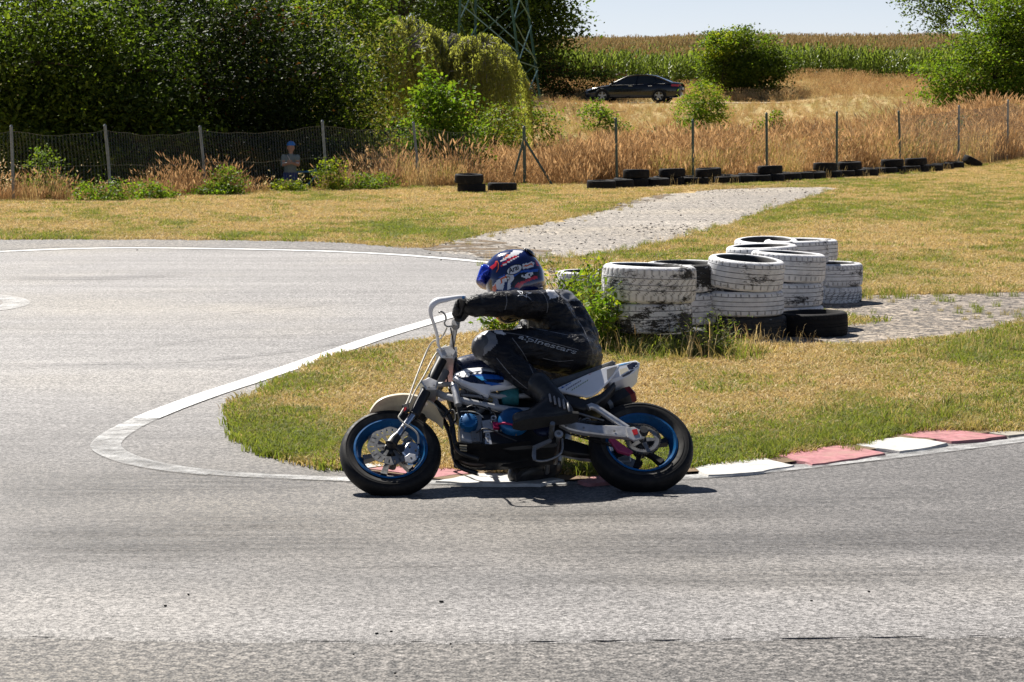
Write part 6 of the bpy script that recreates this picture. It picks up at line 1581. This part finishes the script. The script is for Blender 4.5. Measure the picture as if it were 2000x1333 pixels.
# helmet ---------------------------------------------------------
HC = at(1004, 562, 11.97); HN = Vector((-.2, -.93, .30)).normalized()
def onp(px, py, c=HC, n=HN):
    r = ray(px, py); return CAM+r*((c-CAM).dot(n)/r.dot(n))
def hpx(L_): return [(920+x/8.33, 480+y/8.33) for x, y in L_]
def inflate(poly_px, cpx, c, n, ht, p=2.3, nseg=120, nr=26, step=1):
    """solid with the given side outline, rounded across its width"""
    P3 = spline([onp(x, y, c, n) for x, y in poly_px], 6, True); cc = onp(cpx[0], cpx[1], c, n)
    ax = (P3[0]-cc); e1 = (ax-n*ax.dot(n)).normalized(); e2 = n.cross(e1)
    an = np.array([math.atan2((p_-cc).dot(e2), (p_-cc).dot(e1)) for p_ in P3]); rd = np.array([(p_-cc).length for p_ in P3])
    o_ = np.argsort(an); an, rd = an[o_], rd[o_]; an = np.concatenate([an-2*np.pi, an, an+2*np.pi]); rd = np.tile(rd, 3)
    V = []; rho = [math.sin(math.pi/2*(j+1)/nr) for j in range(nr)]
    th = [2*math.pi*i/nseg-math.pi for i in range(nseg)]; Rb = np.interp(th, an, rd)
    for s in (1, -1):
        for j in range(nr):
            t_ = ht*(max(0, 1-rho[j]**p))**(1/p)
            if j == nr-1 and s == -1: continue
            for i in range(nseg): V.append(cc+(e1*math.cos(th[i])+e2*math.sin(th[i]))*float(Rb[i])*rho[j]+n*s*t_)
    nA = nr*nseg
    ca, cb = len(V), len(V)+1; V += [cc+n*ht, cc-n*ht]
    Fc = []; key = []
    ix = lambda s, j, i: (j*nseg+i % nseg) if s == 1 or j == nr-1 else nA+j*nseg+i % nseg
    for s in (1, -1):
        for j in range(nr-1):
            for i in range(nseg):
                f = (ix(s, j, i), ix(s, j, i+1), ix(s, j+1, i+1), ix(s, j+1, i)); Fc.append(f if s == 1 else f[::-1]); key.append((j, i))
        for i in range(nseg):
            f = (ca if s == 1 else cb, ix(s, 0, i+1), ix(s, 0, i)); Fc.append(f[::-1] if s == 1 else f); key.append((-1, i))
    return V, Fc, key
HPOLY = hpx([(240, 400), (270, 320), (330, 240), (420, 160), (540, 105), (680, 76), (850, 80), (960, 110), (1050, 200), (1130, 310), (1180, 420), (1200, 530), (1205, 640), (1150, 780), (1020, 930), (900, 1090), (780, 1195), (690, 1235), (570, 1262), (470, 1240), (400, 1180), (350, 1090), (320, 960), (290, 820), (255, 690), (225, 600), (220, 500)])
V, Fc, key = inflate(HPOLY, (1002, 555), HC, HN, .128, 2.35)
hme = bpy.data.meshes.new('helmet'); hme.from_pydata(V, [], Fc)
H_navy = simple('helmet_navy', (.004, .012, .085), .13, var=.03, coat=.8); H_white = simple('helmet_white', (.72, .72, .74), .15, var=.03, coat=.8); H_or = simple('helmet_orange', (.72, .14, .03), .15, var=.03, coat=.8)
H_red = simple('helmet_red', (.55, .015, .03), .15, var=.03, coat=.8); H_black = simple('helmet_black', (.006, .006, .008), .2, var=.03, coat=.6); H_blue = simple('helmet_blue', (.02, .09, .42), .13, var=.03, coat=.8)
HP = [(hpx([(470, 250), (620, 145), (690, 78), (870, 84), (740, 155), (600, 210), (480, 275)]), 1), (hpx([(530, 200), (605, 140), (640, 138), (550, 210)]), 2), (hpx([(470, 350), (640, 240), (765, 165), (775, 185), (650, 255), (475, 365)]), 1),
      (hpx([(478, 318), (600, 225), (748, 150), (762, 172), (640, 236), (480, 345)]), 3), (hpx([(835, 310), (990, 258), (1030, 290), (1020, 345), (850, 385), (830, 350)]), 1), (hpx([(855, 325), (1000, 285), (1012, 312), (860, 348)]), 2),
      (hpx([(440, 520), (560, 470), (870, 400), (1090, 380), (1110, 470), (1000, 520), (760, 560), (600, 560)]), 5),
      (hpx([(690, 520), (790, 440), (1000, 430), (1110, 410), (1120, 520), (1000, 560), (860, 610), (710, 690), (650, 670)]), 4), (hpx([(820, 500), (840, 470), (960, 445), (1000, 425), (1010, 460), (960, 520), (890, 535)]), 1), (hpx([(850, 480), (890, 470), (895, 500), (860, 505)]), 4), (hpx([(920, 455), (960, 450), (955, 485), (925, 490)]), 4),
      (hpx([(700, 680), (760, 612), (900, 560), (940, 522), (1085, 488), (1090, 530), (960, 575), (840, 630), (780, 690)]), 3),
      (hpx([(350, 660), (430, 560), (560, 490), (700, 440), (690, 540), (650, 600), (640, 720), (590, 720), (600, 575), (540, 600), (530, 720), (410, 720), (400, 640)]), 1), (hpx([(480, 540), (570, 492), (585, 518), (512, 548), (502, 625), (478, 625)]), 2), (hpx([(345, 690), (402, 610), (415, 760), (345, 760)]), 2),
      (hpx([(250, 660), (345, 560), (345, 720), (260, 700)]), 4), (hpx([(430, 1000), (800, 900), (860, 1280), (430, 1290)]), 4), (hpx([(300, 980), (445, 1000), (440, 1290), (300, 1200)]), 2), (hpx([(352, 1040), (385, 1040), (400, 1180), (378, 1170)]), 1),
      (hpx([(880, 70), (970, 95), (1060, 200), (1000, 180), (930, 120)]), 4), (hpx([(1010, 190), (1060, 210), (1180, 420), (1200, 560), (1130, 560), (1090, 380)]), 0), (hpx([(1040, 240), (1075, 250), (1110, 320), (1070, 330)]), 3)]
fpx = np.array([proj(sum((Vector(V[i]) for i in f), Vector())/len(f)) for f in Fc]); half = len(Fc)//2
hm = np.zeros(len(Fc), np.int32)
for poly, m_ in HP: hm[inpoly(fpx[:, 0], fpx[:, 1], poly)] = m_
hm[half:] = hm[:half]
hme.polygons.foreach_set('material_index', hm)
helmet = under(link('helmet', hme, [H_navy, H_white, H_or, H_red, H_black, H_blue], None, 180), rider)
hbv = BVHTree.FromPolygons([v.co.copy() for v in hme.vertices], [tuple(p.vertices) for p in hme.polygons])
def hchild(o): o.parent = helmet; return o
k = NM('blue_mirror_visor'); k.set(col=(.03, .10, .85), rough=.08, metal=.65, coat=1.0); M_visor = k.m
VP = hpx([(240, 355), (310, 350), (405, 430), (392, 490), (335, 560), (292, 585), (245, 672), (125, 664), (138, 600), (182, 465)])
V2, F2, k2 = inflate(VP, (952, 541), HC, HN, .122, 3.2, 60, 14)
me = bpy.data.meshes.new('visor'); me.from_pydata(V2, [], F2); hchild(link('visor', me, M_visor, None, 180))
V2, F2, k2 = inflate(hpx([(855, 72), (960, 84), (1035, 135), (1052, 205), (1000, 185), (930, 130)]), (1036, 497), HC, HN, .07, 3, 40, 8)
me = bpy.data.meshes.new('spoiler'); me.from_pydata(V2, [], F2); hchild(link('spoiler', me, H_black, None, 180))
decal('visor_pivot', hpx([(300, 350), (380, 295), (400, 250), (425, 252), (412, 330), (345, 392)]), hbv, ID, H_red, helmet, .003, 3)
hoop = hpx([(395, 262), (425, 245), (450, 290), (448, 380), (415, 440), (405, 432), (436, 376), (438, 295), (422, 260), (400, 272)])
decal('visor_hoop', hoop, hbv, ID, H_or, helmet, .003, 3)
ov = [(920+(705+140*math.cos(a)*math.cos(-.42)-75*math.sin(a)*math.sin(-.42))/8.33, 480+(390+140*math.cos(a)*math.sin(-.42)+75*math.sin(a)*math.cos(-.42))/8.33) for a in np.linspace(0, 2*math.pi, 28, endpoint=False)]
ov2 = [(1004.63+(x-1004.63)*.90, 526.8+(y-526.8)*.86) for x, y in ov]
decal('badge_ring', ov, hbv, ID, H_black, helmet, .0022, 3); decal('badge', ov2, hbv, ID, H_white, helmet, .0032, 3)
text_decal('badge_lettering', 'Arai', (994.5, 535.5), (1015.5, 525.5), 11, hbv, H_black, None, .0045, .25, .02, place=hchild)

# gloves and boots ------------------------------------------------
M_glove = simple('black_glove', (.012, .012, .013), .6, var=.3, scale=40, bump=.5, bscale=160)
def hand(bc, bd, wrist, sgn):
    mb = MB(); bd = bd.normalized(); tw = wrist-bc; tw = (tw-bd*tw.dot(bd)).normalized(); up = bd.cross(tw)*sgn
    if up.z < 0: up = -up
    for i, (o_, r_, L_) in enumerate(((-.036, .0105, 4.0), (-.012, .0115, 4.3), (.012, .011, 4.1), (.036, .0095, 3.6))):
        pts = []
        for k_ in range(8):
            a = -.35+L_*k_/7; rad = .036 if k_ < 2 else .028
            pts.append(bc+bd*o_+(tw*math.cos(a)+up*math.sin(a))*rad)
        limb(mb, pts, [r_*1.25, r_*1.2]+[r_]*6)
    kn = [bc+bd*o_+(tw*math.cos(-.2)+up*math.sin(.25))*.040 for o_ in (-.036, 0, .036)]
    for p_ in kn: limb(mb, [p_, wrist.lerp(p_, .35), wrist], [.017, .026, .040])
    pts = [wrist.lerp(bc, .45)-bd*.03-up*.015]+[bc-bd*.052+(tw*math.cos(a)+up*math.sin(a))*.027 for a in (-.9, -1.6, -2.3)]
    limb(mb, pts, [.018, .014, .012, .011])
    limb(mb, [wrist, wrist+tw*.045], [.047, .056])
    me = skin_mesh('glove', mb, .0048, 2); return under(link('glove', me, M_glove, None, 180), rider)
bdir = (BM.to_3x3() @ (b4-b3))
hand(hb, bdir, J['wrL'].lerp(hb, .12), 1)
bdR = BM.to_3x3() @ Vector(((b4-b3).x, (b4-b3).y, -(b4-b3).z)); hand(hbR, bdR, hbR+(wrR-hbR).normalized()*.075, -1)
def boot(heel, ball, toe, ankle, shaft, name='boot', big=1.0):
    mb = MB(); limb(mb, [shaft, ankle], [.068, .056]); limb(mb, [ankle, heel], [.054, .044*big]); limb(mb, [ankle, ball], [.050, .042*big]); limb(mb, [heel, ball, toe], [.040*big, .041*big, .034*big])
    ax = (toe-heel).normalized(); dn = ((heel+toe)/2-ankle); dn = (dn-ax*dn.dot(ax)).normalized(); sd = ax.cross(dn)
    o = under(link(name, skin_mesh(name, mb, .007, 3), M_boot, None, 180), rider)
    sl_ = MB(); V = []
    out = [(-.045, .030), (-.02, .038), (.05, .034), (.13, .042), (.19, .040), (.225, .020)]
    L_ = (toe-heel).length+.02; out = [(a*L_/.21, b) for a, b in out]
    ring = [(a, b) for a, b in out]+[(a, -b) for a, b in out[::-1]]
    for h_ in (.030, .046): V += [heel+ax*a+sd*b+dn*h_ for a, b in ring]
    n_ = len(ring); sl_.add(V, [(i, (i+1) % n_, n_+(i+1) % n_, n_+i) for i in range(n_)]+[tuple(range(n_)), tuple(range(n_, 2*n_))])
    s_ = sl_.build('sole', simple('boot_sole', (.02, .02, .02), .8), None, 30); s_.parent = o
    return o
lb = boot(wq(1104, 806, .175), wq(1040, 815, .185), wq(1013, 818, .185), wq(1084, 786, .17), wq(1050, 752, .175))
# ribbed ankle flex and badge on the near boot
for i in range(5):
    a = wq(1072+i*9, 764+i*5.5, .21); b = wq(1076+i*9, 786+i*4.5, .222); m_ = a.lerp(b, .5)-ray(1080, 775)*.012
    x = MB().tube(spline([a, m_, b], 4), .0058, 8).build('flex_rib', M_bgrey, None, 60); x.parent = lb
toeR = gnd(1010, 949)+Vector((0, .01, .054)); heelR = gnd(1072, 944)+Vector((0, .03, .082))
boot(heelR, heelR.lerp(toeR, .65)+Vector((0, 0, .004)), toeR, anR, anR.lerp(knR, .3), big=1.5)
# knee slider
ks = MB(); 
for i in range(1): sphere(ks, J['knL']+Vector((-.018, -.030, -.004)), (.058, .052, .066), 20)
kso = under(ks.build('knee_slider', simple('slider_grey', (.07, .072, .078), .5, var=.3, scale=30), None, 60), rider)
kbv = bvh_of(kso)
for poly in (c2([(112, 930), (135, 860), (180, 818), (235, 806), (290, 826), (240, 842), (190, 856), (158, 890), (140, 940)]),):
    x = decal('slider_edge', poly, kbv, ID, simple('slider_white', (.42, .42, .43), .5), None, .003, 3); x.parent = kso

# ------------------------------------------------------------------ cyclist behind the fence
S_ = lambda px, py, d=54.6: at(px, py, d)
cz0 = float(T(S_(566, 300).x, 54.6))
cyc = empty('person', (S_(566, 300).x, 54.6, cz0)); tag(cyc, 'cyclist in a blue helmet and grey shirt standing behind the chain link fence', 'person')
K_shirt = simple('grey_shirt', (.15, .20, .22), .85, var=.15, scale=20); K_skin = simple('skin', (.40, .21, .14), .55, var=.1, scale=20); K_short = simple('dark_shorts', (.02, .04, .16), .8, var=.2)
K_helm = simple('blue_bicycle_helmet', (.01, .16, .55), .35, var=.1)
mb = MB(); hd = S_(568, 289)
limb(mb, [hd+Vector((0, 0, .02)), hd-Vector((0, 0, .05))], [.085, .07]); sphere(mb, hd+Vector((.01, -.088, -.015)), .018); limb(mb, [hd-Vector((0, 0, .08)), hd-Vector((0, 0, .18))], [.05, .055])
for s in (-1, 1): sphere(mb, hd+Vector((s*.082, 0, -.01)), .02)
shl, shr = S_(554, 307), S_(581, 307); chest = S_(567, 313, 54.65); hip = S_(567, 340, 54.7)
limb(mb, [shl, chest, shr], [.065, .12, .065]); limb(mb, [chest, hip], [.15, .14])
hnd = S_(569, 319, 54.4)
for s, sh_, el in ((-1, shl, S_(552, 322, 54.5)), (1, shr, S_(582, 322, 54.5))):
    limb(mb, [sh_, el], [.06, .048]); limb(mb, [el, hnd+Vector((s*.03, 0, 0))], [.045, .032])
    for i in range(4): limb(mb, [hnd+Vector((s*.03, 0, .012*(i-1.5))), hnd+Vector((-s*.03, -.025, .012*(i-1.5)))], [.010, .009])
    fo = Vector((hip.x+s*.14, 54.62, cz0)); kn = Vector((hip.x+s*.13, 54.55, cz0+.45))
    limb(mb, [hip+Vector((s*.08, 0, 0)), kn, fo+Vector((0, 0, .1))], [.095, .065, .045]); limb(mb, [fo+Vector((0, .05, .045)), fo+Vector((0, -.14, .035))], [.045, .035])
me = skin_mesh('body', mb, .012, 3)
cen = np.empty(len(me.polygons)*3); me.polygons.foreach_get('center', cen); cen = cen.reshape(-1, 3)
pp = np.array([proj(c) for c in cen]); mi = np.zeros(len(cen), np.int32)
mi[(pp[:, 1] > 300.5)] = 1; mi[(pp[:, 1] > 313) & (cen[:, 1] < 54.52) & (np.abs(cen[:, 0]-hnd.x) < .22)] = 0; mi[pp[:, 1] > 337] = 2; mi[pp[:, 1] > 352] = 0
me.polygons.foreach_set('material_index', mi); under(link('body', me, [K_skin, K_shirt, K_short], None, 180), cyc)
hm_ = MB(); c = hd+Vector((0, .01, .055))
V = []; n_ = 20
for i in range(7):
    a = i/6*math.pi/2
    for k_ in range(n_):
        t = 2*math.pi*k_/n_; rib = 1+.06*(1 if (k_ % 4) < 2 else -1)*math.sin(a*1.2+.3); V.append(c+Vector((.105*math.cos(t)*math.cos(a)*rib, .125*math.sin(t)*math.cos(a)*rib, .105*math.sin(a))))
hm_.add(V, [(i*n_+k_, i*n_+(k_+1) % n_, (i+1)*n_+(k_+1) % n_, (i+1)*n_+k_) for i in range(6) for k_ in range(n_)]+[tuple(range(n_))])
under(hm_.build('cycle_helmet', K_helm, None, 35), cyc)
for s, a_, b_ in ((-1, (552, 319), (562, 318)), (1, (574, 318), (584, 319))):
    under(MB().tube([S_(a_[0], a_[1], 54.46), S_(b_[0], b_[1], 54.43)], .018, 8, flat=.6).build('cuff', simple('white_cuff', (.7, .7, .72), .7), None, 60), cyc)
under(MB().tube([S_(561, 303, 54.55), S_(565, 310, 54.49), S_(567, 316, 54.47)], .008, 6).build('strap', simple('pale_strap', (.55, .5, .45), .7), None, 60), cyc)
# his bicycle
bz = cz0; bx = S_(580, 345).x; by = 54.95
bic = empty('bicycle', (bx, by, bz)); tag(bic, 'blue bicycle standing with the cyclist behind the fence', 'bicycle')
C_bl = simple('bicycle_blue', (.02, .20, .42), .35, var=.1); W_ = lambda x, z: Vector((x, 0, z))
bb_, hd_, st_, fr, rr2 = W_(.0, .30), W_(.42, .86), W_(-.14, .84), W_(.58, .34), W_(-.44, .34)
for nm, a, b, r_, mt in (('down_tube', hd_+W_(0, -.1), bb_, .026, C_bl), ('top_tube', hd_, st_, .022, C_bl), ('seat_tube', st_+W_(-.03, .12), bb_, .018, C_bl), ('chain_stay', bb_, rr2, .012, C_bl), ('seat_stay', st_, rr2, .011, C_bl), ('fork', hd_+W_(-.02, .08), fr, .018, C_bl)):
    MB().tube([a, b], r_, 10).build(nm, mt, bic, 50)
for c in (fr, rr2):
    m = MB().lathe([(.30, -.02), (.325, -.024), (.34, 0), (.325, .024), (.30, .02)], n=40); m.v = [(c.x+v[0], c.y+v[2], c.z+v[1]) for v in m.v]; wl = m.build('wheel', M_rubber, bic, 50)
    m = MB()
    for k_ in range(14):
        a = 2*math.pi*k_/14; m.tube([c, c+W_(.3*math.cos(a), .3*math.sin(a))], .0015, 4)
    sp_o = m.build('spokes', B_steel, wl); sp_o['kind'] = 'stuff'
MB().tube([hd_+W_(-.03, .1)+Vector((0, -.3, .02)), hd_+W_(.05, .1), hd_+W_(-.03, .1)+Vector((0, .3, .02))], .013, 8).build('handlebar', B_black, bic, 50)
MB().tube([st_+W_(-.16, .13), st_+W_(-.02, .135), st_+W_(.1, .125)], [.07, .045, .018], 10, flat=.4).build('saddle', B_black, bic, 50)
# ------------------------------------------------------------------ rubber crumbs on the asphalt
cr = MB(); r4 = random.Random(12)
spots = [(323, 1184), (368, 1162), (862, 1176), (736, 1238), (764, 1234), (691, 1279), (772, 1316), (1585, 1174), (1697, 1156), (880, 1259), (268, 489), (1190, 440), (1330, 420)]
for i in range(70): spots.append((r4.uniform(820, 1500), r4.uniform(385, 520)))

for px, py in spots:
    g0 = gnd(px, py, .012); s_ = r4.uniform(.004, .007)*(2.2 if py < 600 else 1)
    cr.box(g0+Vector((0, 0, s_*.3)), (s_*r4.uniform(1, 2.4), s_*r4.uniform(.8, 1.6), s_*.8), Matrix.Rotation(r4.uniform(0, 3), 3, 'Z'))
tag(cr.build('rubber_crumbs', M_rubber), 'black rubber crumbs and grit scattered over the asphalt', 'debris', kind='stuff')
